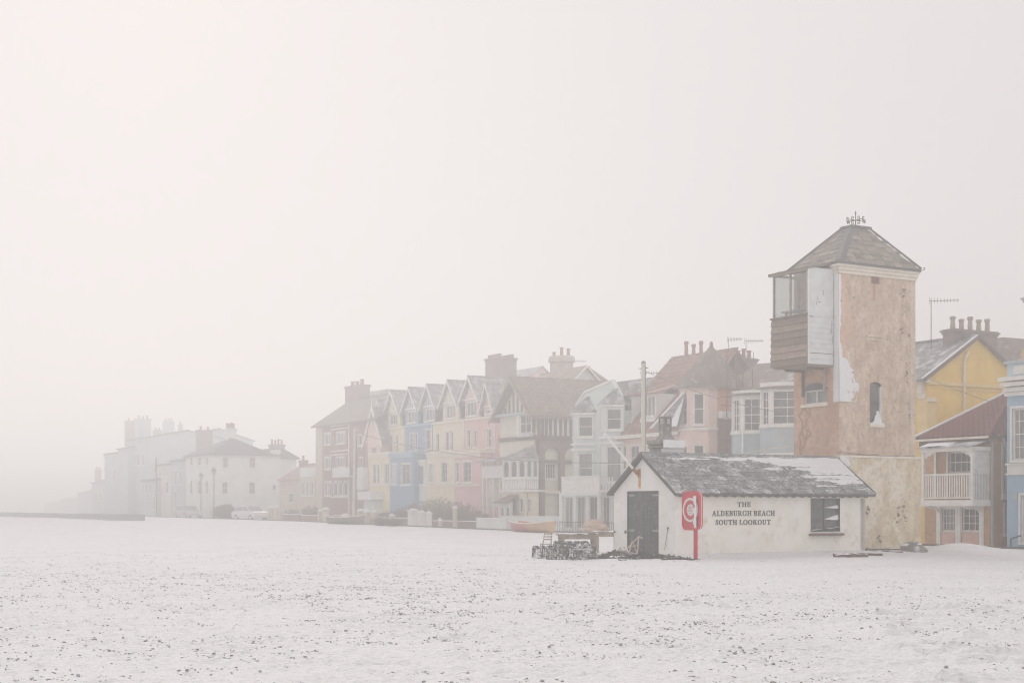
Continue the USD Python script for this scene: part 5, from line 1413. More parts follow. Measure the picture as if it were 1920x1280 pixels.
# red-roofed house with dormers
RA0, RA1, RB = -74.6, -66.9, 50.0
h = house('red_roof_house', 'steep red roofed house with two white dormers and three-pot chimney', RA0, RB)
F = S(RB)
zv = lambda v, a=-72, b=50.0: ZZ(v, a, b)
rze, rzr, rbm = zv(812), ZZ(674, RA0, 55), 55.0
for u0, u1 in ((1161, 1174), (1181, 1199), (1214, 1228), (1233, 1246)):
    wpx(h, F, u0, u1, 835, 880, cols=2, rows=2, fw=.07, trim=.08)
rectwall(h, F, RA0, RA1, zv(885), rze, PALEPINK)
rectwall(h, F, RA0, RA1, ZB, zv(886), PALEPINK)
MB().fbox(F, RA0, RA1, zv(905), zv(893), .002, .04).build('panel', ORANGEWALL, h)
wall(h, Face((RA0, 0), (0, -1)), [(-60, ZB), (-RB - .22, ZB), (-RB - .22, rze), (-rbm, rzr - .2), (-60, rze)], PALEPINK)
rs = (rzr - rze) / (rbm - RB)
roof_a(h, RA0 - .15, -68.2, RB - .35, rbm, 60, rze - .35 * rs + .1, rzr + .1, REDTILE)
MB().slab([(-68.19, RB - .35, rze - .35 * rs + .1), (-66.6, RB - .35, rze - .35 * rs + .1), (-68.19, rbm, rzr + .1)], .14).build('roof', REDTILE, h)
pantile(h, (RA0 - .15, RB - .36, rze - .35 * rs + .12), (-68.2, RB - .36, rze - .35 * rs + .12), (RA0 - .15, rbm, rzr + .12), (-68.2, rbm, rzr + .12), REDTILE, wave=.36, amp=.045, name='roof_tiles', course=.4)
MB().fbox(F, RA0 - .15, RA1, rze - .32, rze - .1, .0, .38).build('eave_board', WHITE, h)
for am in (-73.6, -71.15):
    w2, zd0, zd1 = .72, rze + .75, rze + 2.35
    bq = RB + (zd0 - rze) / rs - .15
    Fd = S(bq)
    window(h, Fd, am - w2 + .1, am + w2 - .1, zd0 + .25, zd1 - .12, cols=3, rows=1, fw=.06, bar=.07, pane=CURTAIN)
    rectwall(h, Fd, am - w2, am + w2, zd0, zd1, WHITE, th=.12, name='dormer_front')
    bt = RB + (zd1 - rze) / rs + .2
    MB().hexa([(am + w2 - .1, bq + .13, zd0), (am + w2, bq + .13, zd0), (am + w2, bt, zd1 - .1), (am + w2 - .1, bt, zd1 - .1), (am + w2 - .1, bq + .13, zd1), (am + w2, bq + .13, zd1), (am + w2, bt, zd1), (am + w2 - .1, bt, zd1)]).build('dormer_cheek', PALEGREY, h)
    MB().slab([(am - w2 - .15, bq - .2, zd1 + .04), (am + w2 + .15, bq - .2, zd1 + .04), (am + w2 + .05, bt + .5, zd1 + .75), (am - w2 - .05, bt + .5, zd1 + .75)], .09).build('dormer_roof', REDTILE, h)
    MB().fbox(Fd, am - w2 - .05, am + w2 + .05, zd0 - .1, zd0 + .12, .0, .12).build('dormer_sill', SNOW, h)
chimney(h, -75.6, -74.9, 56.2, 58.0, 9.6, ZZ(668, -75.2, 57), BRICKBROWN, pots=3, ph=.95, r=.14)
# lean-to slope of grey slates with a white verge
F2 = S(49.2)
tri = [F2.px(1226, 803), F2.px(1262, 803), F2.px(1276, 797), F2.px(1276, 733)]
Pq = lambda s, z, n=0: np.array([s, 49.2 + (z - tri[0][1]) * .25 - n, z])
mb = MB().hexa([Pq(*tri[0]), Pq(*tri[1]), Pq(*tri[2]), Pq(*tri[3]), Pq(*tri[0], .08), Pq(*tri[1], .08), Pq(*tri[2], .08), Pq(*tri[3], .08)])
mb.build('lean_to_roof', SLATE1, h)
rows = 15
for j in range(rows):
    z0 = tri[0][1] + (tri[3][1] - tri[0][1]) * j / rows
    z1 = tri[0][1] + (tri[3][1] - tri[0][1]) * (j + .9) / rows
    x0 = tri[0][0] + (tri[3][0] - tri[0][0]) * (j + .6) / rows + .12
    x1 = tri[2][0] if j > 1 else tri[1][0]
    if x1 - x0 > .1:
        MB().hexa([Pq(x0, z0, .14), Pq(x1, z0, .14), Pq(x1, z1, .1), Pq(x0, z1, .1), Pq(x0, z0, .17), Pq(x1, z0, .17), Pq(x1, z1, .12), Pq(x0, z1, .12)]).build('slate_course', SLATE2, h)
MB().hexa([Pq(tri[0][0] - .15, tri[0][1], .1), Pq(tri[0][0] + .08, tri[0][1], .1), Pq(tri[3][0] + .1, tri[3][1], .1), Pq(tri[3][0] - .1, tri[3][1], .1), Pq(tri[0][0] - .15, tri[0][1], .24), Pq(tri[0][0] + .08, tri[0][1], .24), Pq(tri[3][0] + .1, tri[3][1], .24), Pq(tri[3][0] - .1, tri[3][1], .24)]).build('verge_board', WHITE, h)
snow_sheet(h, lambda s, t, hh: Pq(tri[1][0] - .3 + 1.0 * s, tri[0][1] + 1.6 * t, .17 + hh), lambda s, t: .06 * (s * 1.2 - t - .1 + .6 * (meshkit.fbm(np.stack([s * 4, t * 6, 0 * s], -1), 3, 4) - .5)), 20, 24, .08)

# pale mint house with two canted bays, balcony and verandah
MA0, MA1, MB_ = -79.2, -73.3, 50.0
MIa = lambda u, b=MB_: A(u, b)
MA0, MA1 = MIa(1076), MIa(1166)
h = house('mint_house', 'pale mint house with two tall canted bays and a white balcony', MA0, MB_)
F = S(MB_)
zv = lambda v, a=-76, b=49.5: ZZ(v, a, b)
tops = [F.px(1078, 772), F.px(1081, 757), F.px(1097, 733), F.px(1148, 711), F.px(1162, 738), F.px(1166, 760)]
wall(h, F, [(MA0, ZB), (MA1, ZB)] + tops[::-1], MINT)
MB().box(MA1 - .22, MA1, MB_ + .22, 58, ZB, 7.6).box(MA0, MA0 + .22, MB_ + .22, 58, ZB, 7.6).build('wall', MINT, h)
mb = MB().slab([(MA0, MB_ + .1, 7.7), (tops[3][0], MB_ + .1, tops[3][1] - .15), (tops[3][0], 58, tops[3][1] - .15), (MA0, 58, 7.7)], .12).slab([(tops[3][0], MB_ + .1, tops[3][1] - .15), (MA1, MB_ + .1, 8.0), (MA1, 58, 8.0), (tops[3][0], 58, tops[3][1] - .15)], .12)
mb.build('roof', FLATROOF, h)
barge(h, F, tops, .12, WHITE, .004, .08, name='coping')
for u0, u1, vt, cutx in ((1073, 1114, 771, 0), (1126, 1168, 762, 0)):
    bd = 49.1
    x0, x1 = A(u0, bd), A(u1, MB_ - .1)
    c = .62
    pts = [(x0, MB_), (x0, bd), (x1 - .9, bd), (x1, MB_)]
    wk = dict(cols=1, rows=2, fw=.08, trim=.05)
    wc = dict(cols=1, rows=2, fw=.08, trim=.05, pane=CURTAIN)
    baypoly(h, pts, [(ZB, zv(862), MINT), (zv(862), zv(828), MINT), (zv(828), zv(vt), MINT)], [(zv(825 - (778 - vt)), zv(vt + 8), wk), (zv(905), zv(848 - (771 - vt)), wc)], skip=(0,), inset=.16)
    for v in (vt + 3, 832 - (771 - vt), 842 - (771 - vt)):
        mb = MB()
        for p_, r_ in zip(pts[1:-1], pts[2:]):
            p_, r_ = np.array(p_), np.array(r_)
            mb.fbox(Face(p_, r_ - p_), -.05, np.linalg.norm(r_ - p_) + .02, zv(v) - .07, zv(v) + .07, .002, .1)
        mb.build('string_course', WHITE, h)
    e = [np.array([*p_, zv(vt) + .02]) for p_ in pts]
    e[0] += (-.1, 0, 0)
    e[1] += (-.1, -.15, 0)
    e[2] += (.05, -.15, 0)
    e[3] += (.15, 0, 0)
    zt_ = zv(vt) + 1.0
    tp = [np.array([x0 + .5, MB_ - .02, zt_]), np.array([x0 + .7, MB_ - .04, zt_]), np.array([x1 - 1.0, MB_ - .04, zt_]), np.array([x1 - .8, MB_ - .02, zt_])]
    mb = MB()
    for i in range(3):
        mb.slab([e[i], e[i + 1], tp[i + 1], tp[i]], .06)
    mb.build('bay_roof', FLATROOF, h)
aerial(h, tops[3][0] + .3, 52.0, tops[3][1] - .6, ZZ(698, tops[3][0], 52), l=1.3, turn=1.0)
# balcony and verandah
bb = 47.9
x0, x1 = A(1052, bb), A(1123, bb)
zf, zr_ = ZZ(919, (x0 + x1) / 2, bb), ZZ(894, (x0 + x1) / 2, bb)
xr = x1
MB().box(x0, xr, bb, MB_ - .95, zf - .12, zf).build('balcony_floor', WHITE, h)
FBm = S(bb)
np_ = 14
for i in range(np_):
    s0, s1 = x0 + (xr - x0) * i / np_, x0 + (xr - x0) * (i + 1) / np_
    MB().fbox(FBm, s0 + .012, s1 - .012, zf + .002, zr_, -.05, -.02).build('balcony_board', WHITE, h)
MB().fbox(FBm, x0 - .03, xr + .03, zr_ + .002, zr_ + .07, -.08, .02).build('handrail', WHITE, h)
FBr = R(xr)
for i in range(5):
    MB().fbox(FBr, bb + .03 + .23 * i, bb + .12 + .23 * i, zf + .002, zr_, -.05, -.01).build('balcony_board', PALEGREY, h)
MB().fbox(FBm, x0 - .05, xr + .05, zf - .32, zf - .122, -.1, .05).build('balcony_beam', PALEGREY, h)
for u in (1053, 1078, 1101, 1121):
    s_ = A(u, bb)
    MB().box(s_ - .07, s_ + .07, bb + .0, bb + .14, ZB + .3, zf - .33).build('verandah_post', WHITE, h)
FV = S(49.0)
for u0, u1 in ((1058, 1074), (1081, 1096), (1104, 1120), (1127, 1142)):
    wpx(h, FV, u0, u1, 930, 990, cols=2, rows=1, fw=.07, pane=GLASS if u0 > 1090 else CURTAIN)
rectwall(h, FV, A(1048, 49), A(1150, 49), ZB, zf - .14, PALEGREY, name='verandah_wall')
rl = MB()
for i in range(34):
    s_ = A(1046, 47.2) + (A(1150, 47.2) - A(1046, 47.2)) * i / 33
    rl.tube((s_, 47.2, -.2), (s_, 47.2, .75), .014, k=4)
rl.tube((A(1046, 47.2), 47.2, .75), (A(1150, 47.2), 47.2, .75), .02, k=5)
RLT = Thing('iron_railing', 'dark iron railing before the mint house verandah', 'railing', (A(1100, 47.2), 47.2, 0))
rl.build('bars', IRON, RLT)

# half-timbered house
KA1, KB = -86.6, 52.0
h = house('half_timbered_house', 'half-timbered house with big brown tiled roof and brick piers', KA1, KB)
F, FK = S(KB), R(KA1)
apx = F.px(971, 711)
KM = A(971, KB)
KA0 = KM - (KA1 - KM)
kze = ZZ(774, KA1, KB)
kzr = ZZ(711, KM, KB)
ktop = 59.5
J = ZZ(818, KA1, KB + 1)
wpx(h, S(KB - .35), 973, 996, 776, 812, cols=2, rows=2, fw=.09, trim=.1, pane=CURTAIN)
wall(h, S(KB - .35), [], WHITE) if False else None
FKb = S(KB - .35)
FKb.holes = []
wpx(h, FKb, 974, 996, 775, 812, cols=2, rows=2, fw=.09, trim=.08, pane=CURTAIN)
rectwall(h, FKb, A(968, KB - .35), KA1 - .3, J, kze - .05, WHITE, th=.35, name='bay_wall')
wall(h, F, [(KA0, J), (KA1, J), (KA1, kze), (KM, kzr - .15), (KA0, kze)], BUFF, name='gable_wall')
for i in range(9):
    s_ = KA0 + (KA1 - KA0) * (i + .5) / 9
    zt_ = kzr - .3 - abs(s_ - KM) * (kzr - kze) / (KA1 - KM)
    MB().fbox(F, s_ - .08, s_ + .08, kze + .15, max(zt_, kze + .16), .002, .05).build('stud', OAK, h)
MB().fbox(F, KA0, KA1, kze - .05, kze + .14, .002, .5).build('gable_beam', GREYBLUE, h)
sk = (kzr - kze) / (KA1 - KM)
roof_b(h, KA0 - .45, KM, KA1 + .4, KB - .7, ktop, kze - .42 * sk + .15, kzr + .15, TILEROOF)
pantile(h, (KA1 + .42, KB - .72, kze - .42 * sk + .17), (KA1 + .42, ktop, kze - .42 * sk + .17), (KM, KB - .72, kzr + .17), (KM, ktop, kzr + .17), TILEROOF, wave=.42, amp=.05, name='roof_tiles', course=.42)
barge(h, S(KB - .7), [(KA0 - .45, kze - .45 * sk + .1), (KM, kzr + .1), (KA1 + .4, kze - .4 * sk + .1)], .28, TIMBER, .0, .06)
# right wall: close studding over brick piers and arches
wall(h, FK, [(KB + .2, J), (ktop, J), (ktop, kze), (KB + .2, kze)], WHITE)
us = [1010, 1017, 1024, 1032, 1041, 1051, 1060, 1070, 1079]
for u in us:
    s_ = FK.px(u, 800)[0]
    MB().fbox(FK, s_ - .11, s_ + .11, J + .06, kze - .0, .002, .05).build('stud', OAK, h)
MB().fbox(FK, KB - .1, ktop, J - .22, J + .058, -.2, .10).build('jetty_beam', OAK, h)
MB().fbox(F, KA0, KA1, J - .22, J + .058, -.2, .12).build('jetty_beam', OAK, h)
za, zb2 = FK.px(1035, 862)[1], FK.px(1035, 922)[1]
FK2 = R(KA1 - .12)
sA, sB, sC = FK.px(1013, 880)[0], FK.px(1022, 880)[0], FK.px(1051, 880)[0]
sD = FK.px(1060, 880)[0]
pitch = sC - sA
piers = [sA + pitch * k for k in range(3)]
pw = sB - sA
g = sbox(piers[0], za, piers[2] + pw, J - .22)
for k in range(2):
    x0, x1 = piers[k] + pw, piers[k + 1]
    r_ = (x1 - x0) / 2
    g = g.difference(Point((x0 + x1) / 2, za + .28).buffer(r_, 16)).difference(sbox(x0, za - 1, x1, za + .28))
MB().poly(FK2, g, -.25, .1).build('arch_wall', BRICKBROWN, h)
for k in range(3):
    MB().fbox(FK2, piers[k], piers[k] + pw, ZB, za - .002, -.25, .1).build('brick_pier', BRICKBROWN, h)
for k in range(2):
    x0, x1 = piers[k] + pw, piers[k + 1]
    Fp = R(KA1 - .3)
    if k == 0:
        window(h, Fp, x0 + .22, x1 - .2, FK.px(1035, 897)[1], FK.px(1035, 868)[1], cols=4, rows=3, fw=.07, bar=.03, trim=.08)
    rectwall(h, Fp, x0 - .1, x1 + .1, ZB, J - .25, BUFF, th=.1, name='infill_panel')
    MB().fbox(FK2, x0 + .002, x1 - .002, za - .22, za - .004, -.1, .05).build('transom', OAK, h)
    MB().fbox(FK2, x0 + .002, x1 - .002, zb2 - .12, zb2 + .12, -.1, .08).build('sill_band', CREAMTRIM if k == 0 else OAK, h)
MB().box(KA0, KA0 + .2, KB + .22, ktop, ZB, kze).box(KA0 + .2, KA1 - .4, ktop - .2, ktop, ZB, kze).build('wall', BUFF, h)
rectwall(h, S(KB), KA0, KA1 - .4, ZB, J, BUFF)
# porch turret: roof, arched upper gallery, cream bay below
PB = 50.3
PA0, PA1 = A(941, PB), A(985, PB)
zq = lambda v: ZZ(v, PA1, PB)
FP1, FP2 = S(PB), R(PA1)
pe = FP2.px(1010, 880)[0]
for Fq, s0, s1, nn in ((FP1, PA0, PA1, 3), (FP2, PB + .1, pe, 2)):
    L = s1 - s0
    for i in range(nn):
        x0, x1 = s0 + L * (i + .12) / nn, s0 + L * (i + .9) / nn
        window(h, Fq, x0, x1, zq(894), zq(862), cols=1, rows=1, fw=.05, arch=True, sill=False, pane=GLASS if Fq is FP1 else CURTAIN, name='gallery_opening')
    rectwall(h, Fq, s0, s1, zq(897), zq(857), WHITE, th=.1, name='gallery_wall')
    for i in range(nn * 3):
        x0 = s0 + L * (i + .1) / (nn * 3)
        MB().fbox(Fq, x0, x0 + L / (nn * 3) * .8, zq(916), zq(898), -.06, -.01).build('gallery_panel', WHITE, h)
    MB().fbox(Fq, s0 - .1, s1 + .02, zq(922), zq(917), -.1, .1).build('gallery_sill', WHITE, h)
    MB().fbox(Fq, s0 - .05, s1, zq(898), zq(896), -.08, .04).build('gallery_rail', WHITE, h)
    for i in range(nn):
        if Fq is FP2 and i == 1:
            continue
        window(h, Fq, s0 + L * (i + .25) / nn, s0 + L * (i + .8) / nn, zq(960), zq(934), cols=2, rows=1, fw=.06, trim=.05, sill=False)
    rectwall(h, Fq, s0 + .1, s1, ZB, zq(924), CREAM, th=.12, name='porch_wall')
MB().box(PA0 + .1, PA1 - .12, PB + .12, KB, zq(921), zq(918)).build('gallery_floor', WHITE, h)
pc = np.array([(PA0 + PA1) / 2 + .4, PB + 1.3, zq(832)])
mb = MB()
ee = [(PA0 - .35, PB - .35), (PA1 + .2, PB - .35), (PA1 + .2, pe), (PA0 - .35, pe)]
md = [np.array([*(np.array(q) * .45 + pc[:2] * .55), zq(846)]) for q in ee]
for i in range(4):
    j = (i + 1) % 4
    mb.slab([(*ee[i], zq(857)), (*ee[j], zq(857)), md[j], md[i]], .06).slab([md[i], md[j], tuple(pc)], .06)
mb.build('porch_roof', FLATROOF, h)
MB().box(A(940, 49.2), A(1050, 49.2), 49.2, 49.4, ZB, ZZ(966, -88, 49.2)).build('forecourt_wall', PALEGREY, h)
# small lean-to porch at the left of the half-timbered house
L0, L1 = A(934, 49.6), A(956, 49.6)
FLp = S(49.6)
for u0, u1 in ((938, 944), (948, 954)):
    wpx(h, FLp, u0, u1, 950, 978, cols=1, rows=1, fw=.06, sill=False)
rectwall(h, FLp, L0, L1, ZB, ZZ(941, L0, 49.6), WHITE, name='porch_wall')
MB().slab([(L0 - .2, 49.3, ZZ(941, L0, 49.3)), (L1 + .2, 49.3, ZZ(941, L0, 49.3)), (L1 + .1, 50.2, ZZ(927, L0, 50.2)), (L0 + .5, 50.2, ZZ(927, L0, 50.2))], .07).build('lean_to_roof', DARKTILE, h)

# house behind the half-timbered roof, with its round white chimney
h = house('tall_rear_house', 'brown tiled house with pale round chimney behind the half-timbered roof', -90, 62)
c0 = np.array([A(1055, 64), 64])
zrr = ZZ(692, *c0)
F = R(c0[0] + 1.5)
wall(h, F, [(61, ZB), (70, ZB), (70, zrr - 2.4), (65.5, zrr), (61, zrr - 2.4)], BEIGE)
MB().box(c0[0] - 6, c0[0] + 1.28, 61, 61.2, ZB, zrr - 2.4).build('wall', BEIGE, h)
roof_a(h, c0[0] - 6, c0[0] + 1.8, 60.6, 65.5, 70.4, zrr - 2.55, zrr + .1, TILEROOF)
cc = np.array([A(1053, 62.5), 62.5, 0])
z0c, z1c = zrr - 2.6, ZZ(668, cc[0], 62.5)
ch = MB().lathe(cc, [(.95, z0c), (.95, z1c - .55), (1.08, z1c - .5), (1.08, z1c - .15), (.98, z1c)], 12).build('chimney', mat('grimy_render', (.47, .43, .39), (.34, .3, .27), scale=1.5, rough=.9), h)
for k, dx in enumerate((-.55, 0, .5)):
    pot(ch, (cc[0] + dx * .5, cc[1] + dx), z1c, (.35, .75, .65)[k], .15, TERRA)
aerial(h, A(1072, 63), 63, zrr - .5, ZZ(676, A(1072, 63), 63), l=1.2, turn=1.1)
gz = ZZ(690, A(1098, 60), 60)
Fg = R(A(1110, 60))
g0, g1 = Fg.px(1072, 700)[0], Fg.px(1123, 700)[0]
wall(h, Fg, [(g0, gz - 3), (g1, gz - 3), (g1, gz - 1.3), ((g0 + g1) / 2, gz), (g0, gz - 1.3)], PALEGREY, name='gable_wall')
xa = A(1110, 60)
mb = MB().slab([(xa - 5, g0 - .2, gz - 1.3), (xa + .3, g0 - .2, gz - 1.3), (xa + .3, (g0 + g1) / 2, gz + .1), (xa - 5, (g0 + g1) / 2, gz + .1)], .12).slab([(xa - 5, (g0 + g1) / 2, gz + .1), (xa + .3, (g0 + g1) / 2, gz + .1), (xa + .3, g1 + .2, gz - 1.3), (xa - 5, g1 + .2, gz - 1.3)], .12)
mb.build('roof', TILEROOF, h)
barge(h, Fg, [(g0 - .2, gz - 1.25), ((g0 + g1) / 2, gz + .1), (g1 + .2, gz - 1.25)], .16, WHITE, .25, .32)
# long slate roof further right behind the mint house
h = house('slate_rear_house', 'long grey slate roof behind the mint house parapet', -86, 62)
x0, x1 = A(1100, 60), A(1215, 60)
zz1 = ZZ(708, x1, 60)
rectwall(h, S(58.6), x0, x1, ZB, zz1 - 1.4, BEIGE)
roof_a(h, x0, x1, 58.3, 60.5, 66, zz1 - 1.5, zz1, FLATROOF)
# pink gable far behind
h = house('pink_rear_house', 'pink gabled house far behind between the two chimneys', -105, 68)
x1 = A(1030, 70)
F = R(x1)
g0, g1 = F.px(985, 710)[0], F.px(1040, 710)[0]
gm = F.px(1017, 690)[0]
zz1, zz0 = F.px(1017, 688)[1], F.px(990, 712)[1]
wall(h, F, [(g0, ZB), (g1, ZB), (g1, zz0), (gm, zz1), (g0, zz0)], PINK)
MB().slab([(x1 - 6, g0 - .2, zz0), (x1 + .15, g0 - .2, zz0), (x1 + .15, gm, zz1 + .1), (x1 - 6, gm, zz1 + .1)], .1).slab([(x1 - 6, gm, zz1 + .1), (x1 + .15, gm, zz1 + .1), (x1 + .15, g1 + .2, zz0), (x1 - 6, g1 + .2, zz0)], .1).build('roof', FLATROOF, h)

# ------------------------------------------------------------------ the pastel terrace
TB = 55.0
zt8 = 8.75
TG = 'pastel terrace houses'
def terr(name, label, u0, u1, m, gables, wins2, extra=None):
    x0, x1 = A(u0, TB), A(u1, TB)
    h = house(name, label, x0, TB)
    F = S(TB)
    for ua, ub, v0, v1 in wins2:
        wpx(h, F, ua, ub, v0, v1, cols=2 if ub - ua > 12 else 1, rows=2, fw=.08, trim=.07, pane=CURTAIN if (ua // 3) % 2 else GLASS)
    pts = [(x0, ZB), (x1, ZB), (x1, zt8)]
    for ug, hw, zg in reversed(gables):
        c = A(ug, TB)
        lo, hi = max(c - hw, x0), min(c + hw, x1)
        # the dormer's cheeks stand on the wall head
        pts += [(hi, zt8), (hi, zg - 1.75), (c, zg), (lo, zg - 1.75), (lo, zt8)] if zg > 0 else []
        window(h, F, c - min(hw * .62, .85), c + min(hw * .62, .85), zt8 + .25, zg - 1.95, cols=3 if hw > 1.1 else 2, rows=1, fw=.08, bar=.1, trim=.06, pane=CURTAIN if ug % 2 else GLASS)
    pts += [(x0, zt8)]
    g = Polygon(pts).buffer(0)
    gg = getattr(g, 'geoms', [g])
    for q in gg:
        for ho in F.holes:
            q = q.difference(ho)
        MB().poly(F, q, -.22, 0).build('wall', m, h)
    MB().fbox(F, x0, x1, zt8 - .12, zt8 + .06, .002, .12).build('cornice', CREAMTRIM if m is not TBLUE else BLUE, h)
    MB().fbox(F, x0, x1, 6.2, 6.32, .002, .06).build('string_course', CREAMTRIM if m is not TBLUE else BLUE, h)
    for ug, hw, zg in gables:
        c = A(ug, TB)
        s_ = 1.75 / hw
        e = .3
        roof_b(h, c - hw - e, c, c + hw + e, TB - .35, TB + 5.2, zg - 1.75 - e * s_ + .12, zg + .12, FLATROOF, th=.1, name='dormer_roof')
        barge(h, S(TB - .35), [(c - hw - e, zg - 1.75 - e * s_ + .1), (c, zg + .1), (c + hw + e, zg - 1.75 - e * s_ + .1)], .2, WHITE, .0, .06)
        MB().fbox(F, c - hw + .1, c + hw - .1, zg - 1.8, zg - 1.66, .002, .1).build('gable_rail', WHITE, h)
        for k in range(-2, 3):
            zz = zg - .25 - abs(k) * hw / 3.2 * s_
            if zz > zg - 1.6 and hw > 1.1:
                MB().fbox(F, c + k * hw / 3.2 - .05, c + k * hw / 3.2 + .05, zg - 1.65, zz, .002, .06).build('gable_strut', WHITE, h)
    MB().tube((x1 - .15, TB - .06, ZB), (x1 - .15, TB - .06, zt8 - .15), .05, k=6).build('drainpipe', (WHITE, OAK, IRON, CREAMTRIM)[int(u0) % 4], h)
    roof_a(h, x0, x1, TB + .2, TB + 5.0, TB + 9.5, zt8 + .1, 11.75, FLATROOF, ze2=8.9)
    return h, x0, x1
# cheeks of tile between the dormers are part of the sloping roof itself
BBY = 53.7
def bay(h, u0, u1, m, wins, vtop=852, capm=None, b=BBY):
    x0, x1 = A(u0, b), A(u1, b)
    zt_ = ZZ(vtop, (x0 + x1) / 2, b)
    F = S(b)
    for ua, ub, v0, v1 in wins:
        wpx(h, F, ua, ub, v0, v1, cols=1 if ub - ua < 10 else 2, rows=2 if ub - ua < 10 else 3, fw=.08, trim=.09, pane=GLASS if (ua // 2) % 3 else CURTAIN)
    rectwall(h, F, x0, x1, ZB, zt_, m, name='bay_wall')
    MB().box(x0, x0 + .2, b + .22, TB, ZB, zt_).box(x1 - .2, x1, b + .22, TB, ZB, zt_).build('bay_wall', m, h)
    MB().box(x0 - .1, x1 + .1, b - .15, TB - .002, zt_ + .002, zt_ + .2).box(x0 - .05, x1 + .05, b - .08, b, zt_ - .28, zt_ - .002).build('bay_cornice', capm or CREAMTRIM, h)
    MB().box(x0 - .02, x1 + .02, b - .08, b - .001, ZZ(912, x0, b), ZZ(908, x0, b)).build('string_course', capm or CREAMTRIM, h)
    return h
h, x0, x1 = terr('terrace_house', 'lemon terrace house at the left end of the pastel row', 708, 760, LEMON, [(713, .8, 11.3), (738, 1.35, 11.9)], [(714, 719, 818, 852), (730, 736, 815, 850), (741, 747, 815, 850)])
bay(h, 694, 733, LEMON, [(699, 705, 870, 907), (706.5, 711.5, 870, 907), (720, 730, 868, 907)])
h, x0, x1 = terr('terrace_house', 'deep blue terrace house in the middle of the pastel row', 760, 812, TBLUE, [(772, 1.35, 11.95), (806, 1.3, 11.95)], [(768, 774, 812, 845), (777, 783, 812, 845), (798, 807, 805, 842)])
bay(h, 731, 776, TBLUE, [(734, 738, 870, 907), (740, 744, 870, 907), (753, 769, 869, 908)], capm=BLUE)
bay(h, 778, 800, PALEGREY, [(781, 794, 872, 908)], vtop=866, capm=WHITE, b=54.2)
h, x0, x1 = terr('terrace_house', 'cream terrace house between the deep blue and the pink ones', 812, 872, CREAM, [(845, 1.4, 12.0)], [(818, 824, 812, 846), (835, 842, 808, 845), (844, 850, 808, 845)])
h2, x0, x1 = terr('terrace_house', 'rose pink terrace house at the right end of the pastel row', 872, 931, PINK, [(884, 1.4, 12.05), (917, .85, 11.3)], [(876, 882, 805, 838), (888, 894, 805, 838), (914, 921, 803, 838)])
bay(h, 801, 852, CREAM, [(804, 808, 869, 904), (809, 813, 869, 904), (827, 839, 866, 904)], vtop=850)
bay(h2, 852.5, 901, PINK, [(843.5 + 10, 855 + 6, 866, 904), (868, 884, 865, 904)], vtop=850)
xe = A(931, TB)
F = R(xe)
pk = F.px(966, 800)[0]
wall(h2, F, [(TB + .22, ZB), (60.5, ZB), (60.5, 10.2), (58.5, 11.3), (TB + .22, zt8)], PINK, label='plain pink end wall')
chim = chimney(h2, A(942, 60) - 1.0, A(942, 60) + 1.0, 58.9, 60.8, 10.3, ZZ(672, A(942, 60), 60), BRICKBROWN, pots=0)
for i in range(8):
    pot(chim, (A(942, 60) - .8 + 1.6 * (i % 4) / 3, 59.25 + 1.2 * (i // 4)), ZZ(672, A(942, 60), 60), .3, .2, BRICKBROWN)
# cream crenellated annexe and white verandah between pink and half-timbered houses
h = house('cream_annexe', 'low cream annexe with toothed eaves beside the pink end wall', A(945, 54), 53)
F = S(53.0)
x0, x1 = A(908, 53), A(962, 53)
zt_ = ZZ(818, x1, 53)
wpx(h, F, 938, 943, 843, 868, cols=1, rows=2, fw=.05)
rectwall(h, F, x0 + 2.6, x1, ZB, zt_, CREAM)
FRx = R(x1)
rectwall(h, FRx, 53.22, 56, ZB, zt_, CREAM)
for i in range(7):
    s_ = x0 + 2.75 + (x1 - x0 - 2.9) * i / 6
    MB().fbox(F, s_ - .09, s_ + .09, zt_ - .55, zt_ - .02, .002, .12).build('eave_tooth', BRICKORANGE, h)
MB().box(x0 + 2.5, x1 + .1, 52.8, 56, zt_, zt_ + .14).build('coping', BRICKORANGE, h)
x0, x1 = A(903, 51.2), A(946, 51.2)
zq = lambda v: ZZ(v, x1, 51.2)
MB().box(x0, x1, 51.2, 52.98, zq(895), zq(890)).build('verandah_floor', WHITE, h)
n = 12
for i in range(n):
    MB().box(x0 + (x1 - x0) * i / n + .01, x0 + (x1 - x0) * (i + 1) / n - .01, 51.2, 51.25, zq(889.8), zq(872)).build('balcony_board', WHITE, h)
MB().slab([(x0 - .3, 50.9, zq(862)), (x1 + .2, 50.9, zq(862)), (x1 + .2, 52.95, zq(852)), (x0 - .3, 52.95, zq(852))], .1).build('verandah_roof', SNOWYROOF, h)
for u in (904, 912, 924, 936):
    s_ = A(u, 51.25)
    MB().box(s_ - .07, s_ + .07, 51.26, 51.4, ZB, zq(862)).build('post', WHITE, h)
MB().box(A(912, 52), A(935, 52), 52.0, 52.1, zq(937), zq(897)).build('panel', TERRA if False else BUFF, h)
MB().box(A(906, 51.6), A(936, 51.6), 51.6, 51.7, zq(950), zq(938)).build('panel', PALEGREY, h)
MB().box(A(905, 51.5), A(912, 51.5), 51.5, 51.6, zq(985), zq(927)).build('door', PINKDOOR, h)

